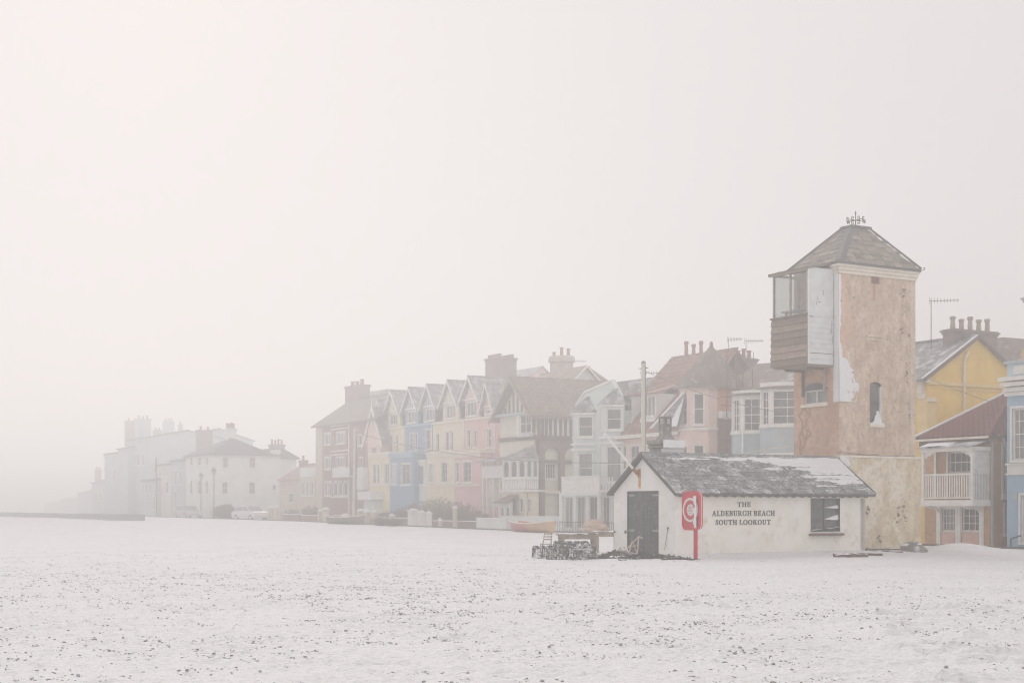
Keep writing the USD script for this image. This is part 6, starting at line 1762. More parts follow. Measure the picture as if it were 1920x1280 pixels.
# steep white-barged pink gable left of the terrace
h = house('steep_gable_house', 'narrow pink house with a steep white bargeboard gable', A(699, 54), 54)
F = S(54.0)
gx, gz = F.px(698.5, 768)
x0, x1 = A(684, 54), A(713, 54)
ze = F.px(713, 823)[1]
wpx(h, F, 696, 706, 838, 858, cols=3, rows=3, fw=.06, trim=.06)
wall(h, F, [(x0, ZB), (x1, ZB), (x1, ze), (gx, gz - .2), (x0, ze)], PALEPINK)
barge(h, F, [(x0 - .5, ze - .5), (gx, gz + .3), (x1 + .5, ze - .5)], .42, WHITE, .05, .14)
MB().tube(F.P(gx, gz - .1, .1), F.P(gx, gz + 1.2, .1), .07, .02, 6).build('finial', WHITE, h)
roof_b(h, x0 - .4, gx, x1 + .4, 53.95, 60, ze - .3, gz + .2, FLATROOF)
MB().box(x0, x0 + .2, 54.22, 60, ZB, ze).box(x1 - .2, x1, 54.22, 60, ZB, ze).build('wall', PALEPINK, h)

# big red brick house
XA0, XB = -134.5, 54.0
h = house('brick_house', 'large red brick house with hipped brown roof, left of the terrace', XA0, XB)
x0, x1 = A(592, XB), A(690, XB)
F = S(XB)
xze = ZZ(796, x0, XB)
for u0, u1, v0, v1, c in ((609, 620, 812, 833, 2), (631.5, 647, 810, 831, 3), (609, 620, 857, 879, 2), (631, 647, 857, 876, 3), (672, 679, 815, 835, 1), (674, 680, 858, 876, 1)):
    wpx(h, F, u0, u1, v0, v1, cols=c, rows=1, fw=.09, bar=.1, trim=.1, pane=CURTAIN if c > 1 else GLASS)
for u0, u1 in ((609, 614), (616, 621), (626, 632.5), (635, 642), (644, 652)):
    wpx(h, F, u0, u1, 902, 929, cols=1, rows=1, fw=.09, arch=True, trim=.1)
rectwall(h, F, x0 + 1.7, x1, ZB, xze, BRICK)
rectwall(h, F, x0, x0 + 1.69, ZB, xze, BEIGE, label='pale corner bay')
for v in (799, 805, 846, 853, 932):
    MB().fbox(F, A(621, XB), A(653, XB), ZZ(v, -128, XB) - .07, ZZ(v, -128, XB) + .07, .002, .08).build('string_course', CREAMTRIM, h)
MB().fbox(F, A(655, XB) - .1, A(655, XB) + .1, ZB, xze, .002, .08).build('drainpipe', CREAMTRIM, h)
xb0, xb1 = A(623, 53), A(654, 53)
MB().box(xb0, xb1, 53.0, 53.1, ZZ(892, xb0, 53), ZZ(877, xb0, 53)).box(xb0 - .05, xb1 + .05, 52.95, 53.98, ZZ(895, xb0, 53), ZZ(892.2, xb0, 53)).build('balcony', PALEGREY, h)
MB().box(A(668, 53.5), A(681, 53.5), 53.5, 53.98, ZZ(918, -120, 53), ZZ(876, -120, 53)).build('bay_wall', PALEGREY, h)
MB().box(A(672, 52.5), A(697, 52.5), 52.4, 53.9, ZZ(937, -119, 52.5), ZZ(921, -119, 52.5)).build('porch_canopy', WHITE, h)
MB().box(A(674, 52.6), A(695, 52.6), 53.0, 53.9, ZB, ZZ(938, -119, 52.5)).build('porch_wall', PALEGREY, h)
bq = Bq(658, x0)
xzr = ZZ(752, x0, bq)
roof_a(h, x0 - .3, x1 + 2.5, XB - .4, bq, bq + 5, xze - .2, xzr + .1, DARKTILE)
wall(h, Face((x0, 0), (0, -1)), [(-bq - 4.5, ZB), (-XB - .22, ZB), (-XB - .22, xze), (-bq, xzr - .1), (-bq - 4.5, xze)], BEIGE)
xq = A(700, 62)
zq_ = ZZ(733, xq, 62)
xr0, xr1, xr2 = A(676, 62), A(724, 62), A(734, 60)
mb = MB().slab([(x0 + .5, bq - .5, xzr - .3), (xr2, bq - .5, xzr - .3), (xr1, 62, zq_), (xr0, 62, zq_)], .12).slab([(xr2, bq - .5, xzr - .3), (xr2 + .3, 66, xzr - .5), (xr1, 66, zq_), (xr1, 62, zq_)], .12)
mb.build('upper_roof', DARKTILE, h)
cx = A(674, bq + .5)
chimney(h, cx - 2.2, cx + 1.2, bq - .1, bq + 1.1, xzr - .6, ZZ(722, cx, bq + .5), BRICKBROWN, pots=3, ph=.5, along='a', r=.2)
# arcaded side wing
x2, x3 = A(562, XB + .3), A(591, XB + .3)
Fw = S(XB + .3)
for u0, u1 in ((564, 570), (573, 579), (582, 588)):
    wpx(h, Fw, u0, u1, 902, 929, cols=1, rows=1, fw=.09, arch=True, trim=.08, pane=CURTAIN)
rectwall(h, Fw, x2, x3, ZB, ZZ(894, x2, XB), BEIGE, name='wing_wall')
MB().box(x2, x3 - .02, XB + .3, XB + .42, ZZ(894, x2, XB) + .002, ZZ(877, x2, XB)).build('balcony', PALEGREY, h)
MB().box(x2, x3 - .02, XB + .43, XB + 4, ZZ(894, x2, XB), ZZ(892, x2, XB)).build('wing_roof', FLATROOF, h)

# little red-roofed house
h = house('small_house', 'small beige house with low red roof beside the white hotel', A(545, 56), 56)
F = S(56.0)
x0, x1 = A(524, 56), A(566, 56)
sze = ZZ(898, x0, 56)
wpx(h, F, 541, 551, 924, 942, cols=2, rows=2, fw=.08, trim=.06)
wpx(h, F, 530, 534, 905, 916, cols=1, rows=1, fw=.06)
rectwall(h, F, x0, x1, ZB, sze, BEIGE)
roof_a(h, x0, x1 + 1, 55.7, 58.5, 61, sze - .1, ZZ(871, x0, 58.5), REDTILE)
MB().box(x1 - .2, x1, 56.22, 60, ZB, sze).build('wall', BEIGE, h)
chimney(h, A(568, 58.5) - .4, A(568, 58.5) + .4, 58.2, 58.9, ZZ(875, x0, 58.5), ZZ(866, x0, 58.5) + .2, BRICKBROWN, pots=1, ph=.5)

# white hotel
WB = 50.0
x1 = A(398, WB)
x0 = A(349, WB)
h = house('white_hotel', 'big pale two-storey building with shallow hipped roof and tall chimney', x1, WB)
F, FRw = S(WB), R(x1)
be = FRw.px(526, 900)[0]
wze = ZZ(851, x1, WB + 3)
for u0, u1 in ((417.5, 428.5), (468, 480)):
    wpx(h, FRw, u0, u1, 856, 877, cols=2, rows=2, fw=.08, trim=.04)
    wpx(h, FRw, u0 - 1, u1 - 1, 903, 926, cols=2, rows=2, fw=.08, trim=.04)
wpx(h, FRw, 511, 518, 908, 918, cols=1, rows=1, fw=.06)
rectwall(h, FRw, WB + .22, be, ZB, wze, PALEGREY)
for u0, u1 in ((356, 361), (370, 377), (385, 390)):
    wpx(h, F, u0, u1, 856, 872, cols=1, rows=2, fw=.08, trim=.06)
    wpx(h, F, u0, u1, 900, 926, cols=1, rows=2, fw=.08, trim=.06)
rectwall(h, F, x0, x1, ZB, wze, PALEGREY)
MB().box(x0, x0 + .2, WB + .22, be, ZB, wze).box(x0 + .2, x1 - .22, be - .2, be, ZB, wze).build('wall', PALEGREY, h)
for v in (893, 935):
    MB().fbox(FRw, WB - .05, be + .05, ZZ(v, x1, 54), ZZ(v, x1, 54) + .12, .002, .03).build('string_course', PALEGREY, h)
aw = FRw.px(440, 822)
zap = ZZ(822, x1 - 4, 53.5)
roof_hip(h, x0 - .3, x1 + .35, WB - .35, WB + 7.0, wze, zap, x0 + 5, x1 - 3.2, WB + 3.2, WB + 3.6, FARSLATE)
MB().slab([(x0, WB + 7.01, wze), (x1 + .35, WB + 7.01, wze), (x1 + .35, be + .3, wze), (x0, be + .3, wze)], .15).slab([(x0, WB + 5.0, ZZ(838, x1, 57)), (x1 - .3, WB + 5.0, ZZ(838, x1, 57)), (x1 + .3, be - 2.0, wze + .02), (x0, be - 2.0, wze + .02)], .1).build('roof', FARSLATE, h)
MB().fbox(FRw, be - 1.1, be + .02, wze, wze + .55, -.4, .0).build('parapet', PALEGREY, h)
cq = np.array([A(432, 53.4), 53.4])
chimney(h, cq[0] - .6, cq[0] + .6, 52.9, 53.9, zap - .5, ZZ(803, *cq), PALEGREY, pots=4, ph=.6, r=.14)
# brown-roofed block right behind the hotel
h = house('hotel_rear_wing', 'grey roofed rear wing with dark four-pot chimney behind the pale hotel', A(540, 62), 62)
x1b = A(545, 60)
Fb = R(x1b)
b2, b3 = Fb.px(500, 850)[0], Fb.px(556, 850)[0]
zz0, zz1 = ZZ(858, x1b, 60), ZZ(841, x1b, 60)
rectwall(h, Fb, b2, b3, ZB, zz0, PALEGREY)
roof_hip(h, x1b - 8, x1b + .3, b2 - .3, b3 + .3, zz0, zz1, x1b - 7, x1b - 1.2, b2 + .5, b3 - 1.0, FARSLATE)
cq = np.array([A(519, 61), 61])
chimney(h, cq[0] - .5, cq[0] + .5, 60.2, 61.8, zz0, ZZ(833, *cq), BRICKBROWN, pots=4, ph=.6)

# pale houses beyond the hotel
def block(name, label, u0, u1, b, v_e, v_r, m, wins, depth=9, rm=None, chim=(), flat=False):
    x0, x1 = A(u0, b), A(u1, b)
    h = house(name, label, x1, b)
    F, Fr = S(b), R(x1)
    ze, zr = ZZ(v_e, x1, b), ZZ(v_r, x1, b + depth / 2)
    for ua, ub, va, vb in wins:
        wpx(h, F, ua, ub, va, vb, cols=1, rows=2, fw=.1, trim=.08)
    rectwall(h, F, x0, x1, ZB, ze, m)
    if flat:
        rectwall(h, Fr, b + .22, b + depth, ZB, ze, m)
        MB().box(x0 - .1, x1 + .1, b - .15, b + depth, ze, ze + .25).build('roof', rm or FARSLATE, h)
    else:
        wall(h, Fr, [(b + .22, ZB), (b + depth, ZB), (b + depth, ze), (b + depth / 2, zr - .1), (b + .22, ze)], m)
        roof_a(h, x0 - .1, x1 + .15, b - .3, b + depth / 2, b + depth + .3, ze - .05, zr, rm or FARSLATE)
    MB().box(x0, x0 + .2, b + .22, b + depth - .21, ZB, ze).box(x0 + .2, x1 - .25, b + depth - .2, b + depth, ZB, ze).build('wall', m, h)
    for uc, w_, d_, vt, npot in chim:
        bc = b + depth / 2
        c = A(uc, bc)
        chimney(h, c - w_, c + w_, bc - d_, bc + d_, min(ze, zr) - .3, ZZ(vt, c, bc), m if npot % 2 else BRICKBROWN, pots=npot, ph=.5, r=.16)
    return h
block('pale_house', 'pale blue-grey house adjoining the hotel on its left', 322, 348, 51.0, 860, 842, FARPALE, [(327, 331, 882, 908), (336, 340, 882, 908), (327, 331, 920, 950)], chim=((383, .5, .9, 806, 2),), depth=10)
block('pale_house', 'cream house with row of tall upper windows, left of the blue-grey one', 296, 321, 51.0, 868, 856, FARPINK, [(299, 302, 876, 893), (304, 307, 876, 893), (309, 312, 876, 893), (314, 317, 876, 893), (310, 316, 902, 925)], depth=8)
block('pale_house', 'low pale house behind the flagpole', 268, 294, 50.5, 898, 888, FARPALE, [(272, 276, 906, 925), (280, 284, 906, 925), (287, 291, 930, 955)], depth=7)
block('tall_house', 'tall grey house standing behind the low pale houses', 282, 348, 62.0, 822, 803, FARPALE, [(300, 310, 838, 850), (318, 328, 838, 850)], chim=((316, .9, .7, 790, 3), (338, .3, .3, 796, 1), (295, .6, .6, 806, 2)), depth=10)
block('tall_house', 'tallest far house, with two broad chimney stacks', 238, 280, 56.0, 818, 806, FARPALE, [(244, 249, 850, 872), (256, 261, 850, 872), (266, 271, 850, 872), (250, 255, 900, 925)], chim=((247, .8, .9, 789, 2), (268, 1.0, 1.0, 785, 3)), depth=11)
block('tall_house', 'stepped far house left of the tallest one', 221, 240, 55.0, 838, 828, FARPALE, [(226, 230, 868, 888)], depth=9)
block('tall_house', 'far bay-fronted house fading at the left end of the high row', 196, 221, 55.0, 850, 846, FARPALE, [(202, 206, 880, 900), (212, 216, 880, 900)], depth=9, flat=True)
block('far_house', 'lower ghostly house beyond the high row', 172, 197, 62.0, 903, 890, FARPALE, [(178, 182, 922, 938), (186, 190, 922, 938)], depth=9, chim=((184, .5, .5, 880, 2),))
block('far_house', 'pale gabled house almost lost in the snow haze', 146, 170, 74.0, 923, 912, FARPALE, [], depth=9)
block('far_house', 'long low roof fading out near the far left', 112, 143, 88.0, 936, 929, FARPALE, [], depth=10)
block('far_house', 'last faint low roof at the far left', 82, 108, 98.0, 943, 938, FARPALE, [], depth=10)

# ------------------------------------------------------------------ promenade things
# sea wall at the left
x0, x1 = A(150, 38), A(268, 38)
SEAW = mat('sea_wall_concrete', (.33, .33, .325), (.26, .26, .26), scale=1.2, rough=.9)
t = Thing('sea_wall', 'long dark concrete sea wall running into the haze at left', 'wall', (x1, 38, 0))
for k in range(12):
    MB().box(x1 - 6 * (k + 1) + .02, x1 - 6 * k, 37.7 , 38.2, -.4, ZZ(965.5, x1, 38) - .02 * (k % 3)).build('wall_bay', SEAW, t)
MB().box(x1 - 72, x1 + .05, 37.62, 38.28, ZZ(965.5, x1, 38) + .002, ZZ(965.5, x1, 38) + .1).build('coping', SEAW, t)
# lamps
LG = None
def lamp(u, v0, b, label):
    a = A(u, b)
    z0, z1 = float(edge_z(a)) - .25, ZZ(v0, a, b)
    t = Thing('street_lamp', label, 'street lamp', (a, b, z0))
    MB().lathe((a, b, z0), [(.16, 0), (.14, .5), (.085, .7), (.06, 1.0), (.05, z1 - z0 - .9)], 8).build('post', IRON, t)
    MB().lathe((a, b, z1 - .9), [(.06, 0), (.12, .05), (.22, .45), (.24, .47)], 6).build('lantern', CURTAIN, t)
    MB().lathe((a, b, z1 - .43), [(.3, 0), (.2, .16), (.06, .26), (.07, .32), (.015, .43)], 8).build('lamp_cap', IRON, t)
lamp(401, 874, 46.2, 'nearer and taller of the two lantern posts before the pale hotel')
lamp(377, 884, 48.5, 'further lantern post left of its taller twin before the hotel')
b = 47.5
a = A(293.5, b)
t = Thing('flagpole', 'slim dark flagpole with furled flag left of the hotel', 'flagpole', (a, b, .4))
MB().tube((a, b, .2), (a, b, ZZ(857, a, b)), .07, .05, 8).build('pole', IRON, t)
MB().hexa([(a - .1, b - .05, ZZ(880, a, b)), (a - .45, b - .1, ZZ(884, a, b)), (a - .45, b + .1, ZZ(884, a, b)), (a - .1, b + .05, ZZ(880, a, b)), (a - .02, b - .05, ZZ(860, a, b)), (a - .2, b - .1, ZZ(864, a, b)), (a - .2, b + .1, ZZ(864, a, b)), (a - .02, b + .05, ZZ(860, a, b))]).build('furled_flag', mat('flag_red', (.35, .08, .08)), t)
# telegraph poles and wires
b = 34.7 + 9.8
a = A(1206.5, b)
t = Thing('telegraph_pole', 'pale telegraph pole with steps rising behind the hut gable', 'pole', (a, b, 0))
zt_ = ZZ(678, a, b)
PT1 = np.array([a, b, zt_ - .45])
MB().tube((a, b, -.3), (a, b, zt_ - .08), .155, .115, 12).build('pole', POLE, t, smooth=40)
MB().lathe((a, b, zt_ - .08), [(.14, 0), (.14, .05), (.02, .14)], 10).build('pole_cap', POLEDARK, t)
MB().tube((a + .115, b + .06, .5), (a + .10, b + .05, zt_ - .2), .035, .035, 6).build('cable_duct', POLEDARK, t)
MB().tube((a - .28, b - .1, zt_ - .35), (a + .28, b + .1, zt_ - .35), .03, k=6).build('cross_arm', POLEDARK, t)
cb_ = MB()
for k in range(3):
    cb_.path([np.array([a + .16 + .05 * math.sin(q * 1.7 + k), b + .1, zt_ - 1.2 - .28 * q - .1 * k]) for q in range(6)], .014, 4)
cb_.tube((a - .1, b, zt_ - 1.5), (a - .45, b - .2, zt_ - 1.2), .02, k=5).tube((a + .1, b, zt_ - 1.6), (a + .3, b + .1, zt_ - 1.3), .02, k=5)
cb_.build('cable_loops', POLEDARK, t)
b = 44.5
a = A(664.5, b)
t = Thing('telegraph_pole', 'tall leaning pale pole standing at the beached boat', 'pole', (a, b, 0))
zt_ = ZZ(803, a, b)
PT2 = np.array([a + .1, b, zt_ - .3])
MB().tube((a - .12, b, -.2), (a + .1, b, zt_), .15, .10, 12).build('pole', POLE, t, smooth=40)
MB().tube((a + .06, b + .1, .2), (a + .18, b + .1, zt_ - .6), .03, .03, 6).build('cable_duct', POLEDARK, t)
def wire(name, label, p, q, sag, r=.014):
    t = Thing(name, label, 'wire', tuple(p))
    pts = [np.array(p) + (np.array(q) - p) * s - np.array([0, 0, 4 * sag * s * (1 - s)]) for s in np.linspace(0, 1, 22)]
    MB().path(pts, r, 4).build('cable', POLEDARK, t)
q = np.array([A(1500, 47.5), 47.5, ZZ(778, A(1500, 47.5), 47.5)])
wire('overhead_wire', 'thin wire from the hut pole down past the turret house', PT1, q, .35)
q = np.array([A(1204, 44.6), 44.6, ZZ(866, A(1204, 44.6), 44.6)])
wire('overhead_wire', 'long sagging wire from the boat pole along the terrace', PT2, q, .75, .018)
p = np.array([-48.0, 49.5, ZZ(704, -48, 49.5)])
q = np.array([-40.6, 46.7, ZZ(764, -40.6, 46.7)])
wire('overhead_wire', 'wire slanting down across the yellow gable', p, q, .05, .012)
# boats
def hull(o, L, Wd, Hh, label, m1, m2, turn, snow=True):
    t = Thing('rowing_boat', label, 'boat', tuple(o), turn=turn)
    n, k = 15, 9
    def grid(w, dz, top):
        V = []
        for i in range(n):
            s = -1 + 2 * i / (n - 1)
            wid = w * (1 - abs(s) ** 2.4) ** .8 if s > 0 else w * (1 - .55 * abs(s) ** 3)
            sheer = .18 * s * s
            for j in range(k):
                q = -1 + 2 * j / (k - 1)
                V.append([o[0] + s * L / 2, o[1] + q * Wd / 2 * wid, o[2] + dz + (Hh + sheer) * (abs(q) ** 2.2)])
        f = []
        for i in range(n - 1):
            for j in range(k - 1):
                q = i * k + j
                f += [[q, q + 1, q + k + 1], [q, q + k + 1, q + k]]
        return V, f
    V, f = grid(1.0, 0, 0)
    V = np.array(V)
    half = V[:, 0] > o[0]
    F_ = np.array(f)
    left = (V[F_][:, :, 0].mean(1) < o[0])
    for sel, m in ((left, m1), (~left, m2)):
        if sel.any():
            ids, inv = np.unique(F_[sel], return_inverse=True)
            out('hull', V[ids], inv.reshape(-1, 3), m, t, smooth=True)
    mb = MB()
    for j in (0, k - 1):
        mb.path([V[i * k + j] for i in range(n)], .035, 6)
    mb.build('gunwale', CREAMTRIM, t)
    if snow:
        W2 = []
        for i in range(n):
            for j in range(k):
                q = V[i * k + j]
                W2.append([q[0], o[1] + (q[1] - o[1]) * .9, o[2] + Hh * .78 + .1 * meshkit.noise(np.array([q[0] * 2, q[1] * 3, 0.0]), 3)])
        out('snow_fill', np.array(W2), np.array(f), SNOW, t, smooth=True)
    for x in (-.25, .25):
        MB().box(o[0] + x * L - .12, o[0] + x * L + .12, o[1] - Wd * .42, o[1] + Wd * .42, o[2] + Hh * .8, o[2] + Hh * .86).build('thwart', TIMBER, t)
BRED = mat('boat_red', (.62, .30, .29), (.55, .25, .25), scale=4)
BORANGE = mat('boat_orange', (.68, .46, .29), (.6, .4, .25), scale=4)
BGREY = mat('boat_grey', (.3, .29, .27), (.24, .23, .22), scale=4)
bx = A(1001, 43.6)
hull((bx, 43.6, float(edge_z(bx)) + .02), 5.2, 1.5, .5, 'red and orange open boat drawn up below the mint house', BRED, BORANGE, -3)
bx = A(650, 44.0)
hull((bx, 44.0, GZ(bx, 44) - .05), 5.2, 1.6, .55, 'grey snow-filled boat at the foot of the leaning pole', BGREY, BGREY, 8)
p = at(1115, 1000)
bx = A(1115, 45.6)
t = Thing('net_pile', 'orange net pile on the promenade beside the hut gable', 'nets', (bx, 45.6, -.1))
m_ = trimesh.creation.icosphere(4, 1.0)
v = m_.vertices * (1 + .9 * (meshkit.fbm(m_.vertices * 2.6, 4, 6) - .5))[:, None] * [1.0, .55, .62]
out('net', v + [bx, 45.6, .28], m_.faces, mat('orange_net', (.68, .46, .33), (.52, .38, .29), scale=5, c3=(.6, .55, .5), s3=4), t)
# garden walls with pale gate piers
def garden_wall(u0, u1, b, vt, m, label):
    x0, x1 = A(u0, b), A(u1, b)
    t = Thing('garden_wall', label, 'wall', (x0, b, 0))
    z = ZZ(vt, (x0 + x1) / 2, b)
    MB().box(x0, x1, b, b + .25, -.3, z).build('wall', m, t)
    MB().box(x0 - .03, x1 + .03, b - .04, b + .29, z + .002, z + .07).build('snow_cap', SNOW, t)
garden_wall(530, 562, 48.2, 964, BRICKBROWN, 'low brown wall before the small red-roofed house')
garden_wall(565, 612, 48.2, 966, BRICK, 'low brick wall before the arcaded wing')
garden_wall(614, 658, 48.2, 969, BEIGE, 'buff wall before the big brick house')
garden_wall(694, 765, 48.0, 971, BRICKBROWN, 'brown wall before the lemon and blue houses')
garden_wall(812, 892, 47.6, 977, BRICKBROWN, 'long low wall under the shrubs before the pink bay')
garden_wall(893, 943, 47.6, 972, PALEGREY, 'pale wall between the shrubs and the porch')
PG = None
def pier(u, b, w, vt, label, m=None):
    m = WHITE if 770 < u < 812 else BEIGE if m is None else m
    x = A(u, b)
    t = Thing('gate_pier', label, 'gate pier', (x, b, 0))
    z = ZZ(vt, x, b)
    MB().box(x - w / 2, x + w / 2, b - w / 2, b + w / 2, -.3, z).build('shaft', m, t)
    MB().box(x - w * .6, x + w * .6, b - w * .6, b + w * .6, z + .002, z + .1).lathe((x, b, z + .1), [(w * .55, 0), (w * .4, .08), (.02, .12)], 8).build('pier_cap', SNOW, t)
for u, b, w, vt, lb in ((775, 46.6, .62, 958, 'broad white gate pier left of the shrubs before the blue house'), (791, 46.4, .42, 962, 'white pier with ragged snow right of the broad one'), (804.5, 46.2, .3, 963, 'slim white post third from the broad pier'), (825, 46.0, .22, 976, 'short white stub before the shrubs'), (853, 47.0, .24, 953, 'thin white post standing among the shrubs'),
                        (677, 47.6, .55, 958, 'white pier just right of the leaning pole'), (689, 47.7, .45, 960, 'second white pier right of the leaning pole'), (703, 47.8, .35, 960, 'third pale pier before the steep gable house'), (735, 47.2, .3, 967, 'small pale pier in the brown wall'),
                        (647, 46.8, .5, 967, 'paired pale stump left of the leaning pole'), (611, 48.0, .45, 955, 'pale pier between brick wall and buff wall'), (600, 48.0, .3, 958, 'thin pale pier before the arcaded wing'), (509, 49, .35, 952, 'left of two posts by the hotel corner'), (519, 49, .35, 952, 'right of two posts by the hotel corner')):
    pier(u, b, w, vt, lb)
# winter shrubs: twigs from a few stems
TW = mat('winter_twig', (.27, .225, .19), (.2, .165, .14), scale=6, rough=.95)
TWG = mat('winter_leaf', (.24, .21, .175), (.31, .28, .235), scale=2, rough=.95, c3=(.6, .6, .6), s3=3, lo3=.6, hi3=.7)
def shrub(o, w, d, hh, n, label, seed, m=TWG):
    t = Thing('shrub', label, 'shrub', tuple(o))
    rr = np.random.default_rng(seed)
    st, lf = MB(), []
    lv, nn = [], 0
    for i in range(max(6, n // 60)):
        b0 = np.array(o) + [rr.normal(0, w * .22), rr.normal(0, d * .2), 0]
        tp = b0 + [rr.normal(0, w * .22), rr.normal(0, d * .2), hh * rr.uniform(.55, 1.02)]
        st.tube(b0 - (0, 0, .1), tp, .03, .008, 4)
        for k in range(5):
            p_ = b0 + (tp - b0) * rr.uniform(.3, .95)
            st.tube(p_, p_ + rr.normal(0, 1, 3) * [.3, .3, .22] + (0, 0, .2), .012, .004, 3)
    st.build('stem', TW, t)
    c = rr.normal(0, 1, (n, 3))
    c /= np.linalg.norm(c, axis=1, keepdims=True)
    rad = rr.random(n) ** .4
    ctr = np.array(o) + c * rad[:, None] * [w / 2, d / 2, hh * .52] + [0, 0, hh * .5]
    ctr[:, 2] += .35 * hh * (meshkit.fbm(ctr * 1.1, 3, seed) - .5)
    keep = meshkit.fbm(ctr * 1.7, 3, seed + 3) > .40
    ctr = ctr[keep]
    d1 = rr.normal(0, 1, (len(ctr), 3)); d1 /= np.linalg.norm(d1, axis=1, keepdims=True)
    d2 = np.cross(d1, rr.normal(0, 1, (len(ctr), 3))); d2 /= np.linalg.norm(d2, axis=1, keepdims=True)
    s = rr.uniform(.05, .13, (len(ctr), 1))
    v = np.stack([ctr - d1 * s, ctr + d2 * s * .35, ctr + d1 * s, ctr - d2 * s * .35], 1).reshape(-1, 3)
    i = np.arange(len(ctr)) * 4
    f = np.vstack([np.stack([i, i + 1, i + 2], 1), np.stack([i, i + 2, i + 3], 1)])
    out('foliage', v, f, m, t, kind='stuff')
for k, (u, b, w, d, vt, lb) in enumerate(((742, 48.8, 3.2, 1.6, 958, 'small bush before the lemon house'), (765, 49.4, 4.0, 1.8, 946, 'bush behind the broad white pier'), (790, 49.3, 4.2, 2.0, 940, 'bush between the white piers and the blue bay'), (818, 49.0, 4.6, 2.2, 934, 'tall brown bush before the cream bay'), (845, 48.9, 4.4, 2.2, 936, 'twiggy brown bush with a white post in it'), (872, 48.8, 4.2, 2.0, 947, 'low spreading bush before the pink bay'), (897, 48.6, 3.6, 1.8, 960, 'lowest bush at the right end of the hedge'),
                                          (722, 49.0, 2.6, 1.5, 962, 'scrubby bush before the steep gable house'), (583, 49.5, 3.4, 1.5, 948, 'bush over the brick wall before the arcaded wing'), (548, 49.5, 3.0, 1.4, 955, 'bush before the small red-roofed house'))):
    x = A(u, b)
    z0 = float(edge_z(x)) - .2
    shrub((x, b, z0), w, d, ZZ(vt, x, b) - z0, 1500, lb, k)
for k, (u, v_, w, hh, lb) in enumerate(((716, 992, 2.2, .55, 'low dark scrub on the beach crest right of the boat pole'), (737, 990, 1.8, .45, 'second clump of scrub on the beach crest'))):
    b = 43.9
    x = A(u, b)
    shrub((x, b, GZ(x, b)), w, 1.0, hh, 700, lb, 40 + k)
b = 47.0
x = A(421, b)
shrub((x, b, float(edge_z(x)) - .2), 3.2, 2.2, ZZ(946, x, b) - float(edge_z(x)) + .2, 5200, 'clipped dark evergreen bush before the hotel', 77, mat('evergreen', (.06, .07, .055), (.09, .1, .08), scale=4, rough=.9))
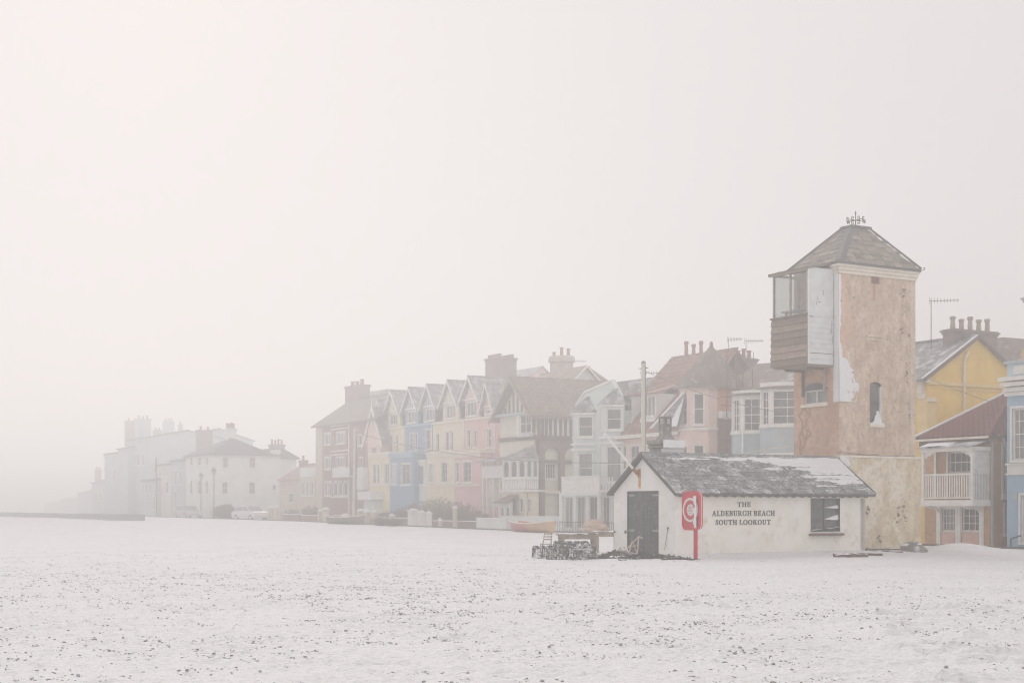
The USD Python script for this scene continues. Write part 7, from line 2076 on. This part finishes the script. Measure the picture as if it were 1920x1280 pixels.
# parked cars before the hotel
def car(u, b, label, m, turn, snow=True):
    x = A(u, b)
    z = float(edge_z(x)) - .2
    t = Thing('parked_car', label, 'car', (x, b, z), turn=turn)
    def prof(pts, w, name, mm, par):
        g = Polygon(pts)
        Fq = Face((x, b - w / 2), (1, 0), s0=x)
        return MB().poly(Fq, affinity.translate(g, x, z), -w, 0).build(name, mm, par)
    body = prof([(-2.05, .32), (2.0, .32), (2.1, .55), (2.0, .82), (1.1, .95), (-1.6, .98), (-2.1, .85), (-2.15, .55)], 1.7, 'body', m, t)
    prof([(-1.7, .96), (1.15, .93), (.45, 1.42), (-1.25, 1.44)], 1.5, 'cabin', m, t)
    for sy in (-1, 1):
        Fq = Face((x, b + sy * .752), (-sy * -1 * -1, 0) if sy > 0 else (1, 0), s0=0)
        q = 1 if sy < 0 else -1
        for x0, x1, x2, x3 in ((-1.5, -.35, -.35, -1.15), (-.27, .95, .4, -.27)):
            pts = [(x + x0, .99), (x + x1, .99), (x + x2, 1.36), (x + x3, 1.36)]
            yy = b + sy * .752
            MB().hexa([(p_[0], yy - .006, z + p_[1]) for p_ in pts] + [(p_[0], yy + .006, z + p_[1]) for p_ in pts]).build('side_window', CURTAIN, t)
    MB().hexa([(x + 1.05, b - .68, z + .99), (x + 1.05, b + .68, z + .99), (x + .5, b + .62, z + 1.38), (x + .5, b - .62, z + 1.38), (x + 1.1, b - .68, z + .99), (x + 1.1, b + .68, z + .99), (x + .55, b + .62, z + 1.38), (x + .55, b - .62, z + 1.38)]).build('windscreen', CURTAIN, t)
    for sx in (-1.3, 1.3):
        for sy in (-1, 1):
            w_ = MB().tube((x + sx, b + sy * .68, z + .31), (x + sx, b + sy * .87, z + .31), .31, .31, 16).build('wheel', IRON, t)
            MB().tube((x + sx, b + sy * .86, z + .31), (x + sx, b + sy * .88, z + .31), .18, .18, 12).build('rim', PALEGREY, w_)
    for sy in (-.6, .6):
        MB().box(x + 2.02, x + 2.1, b + sy - .16, b + sy + .16, z + .6, z + .75).build('headlight', RINGWHITE, t)
    if snow:
        MB().box(x - 1.2, x + .42, b - .7, b + .7, z + 1.435, z + 1.50).build('snow_cover', SNOW, t)
CARW = mat('car_white', (.72, .73, .73), (.68, .69, .69), rough=.3, spec=.5)
CARG = mat('car_silver', (.5, .51, .52), (.46, .47, .48), rough=.3, spec=.5)
car(470, 47.6, 'white snow-topped car parked before the pale hotel wall', CARW, 12)
car(352, 47.5, 'silver snow-covered car parked left of the lantern posts', CARG, 4)

# things of one kind share a group
GROUPS = {'lobster_pot': 'lobster pots heaped before the tables', 'street_lamp': 'lantern posts on the promenade', 'gate_pier': 'pale gate piers along the front gardens', 'garden_wall': 'low garden walls along the promenade',
          'shrub': 'winter shrubs of the front gardens', 'parked_car': 'cars parked before the hotel', 'terrace_house': 'pastel terrace houses', 'timber_baulk': 'timber baulks at the tower foot', 'net_heap': 'dark net heaps at the hut gable',
          'work_table': 'timber tables by the hut', 'telegraph_pole': 'telegraph poles', 'overhead_wire': 'overhead wires', 'tall_house': 'tall far houses', 'pale_house': 'pale houses beside the hotel', 'far_house': 'houses lost in the haze', 'rowing_boat': 'boats drawn up on the beach crest'}
for p_ in stage.GetPrimAtPath('/World').GetChildren():
    g_ = GROUPS.get(p_.GetName().rstrip('0123456789').rstrip('_'))
    if g_:
        p_.SetCustomDataByKey('group', g_)

# ------------------------------------------------------------------ the air
vol = usdkit.material(stage, LK + 'haze_air', {"v": ("principled_volume", {"color": (.995, .993, .99), "density": HAZE_DENSITY, "anisotropy": 0.5})}, volume="v.volume")
hz = usdkit.mesh(stage, '/World/haze', trimesh.creation.box(bounds=[(-440, -70, -2.2), (360, 490, 15.6)]), vol)
hz.GetPrim().SetCustomDataByKey('kind', 'stuff')
hz.GetPrim().SetCustomDataByKey('label', 'pale air thick with fine blowing snow')
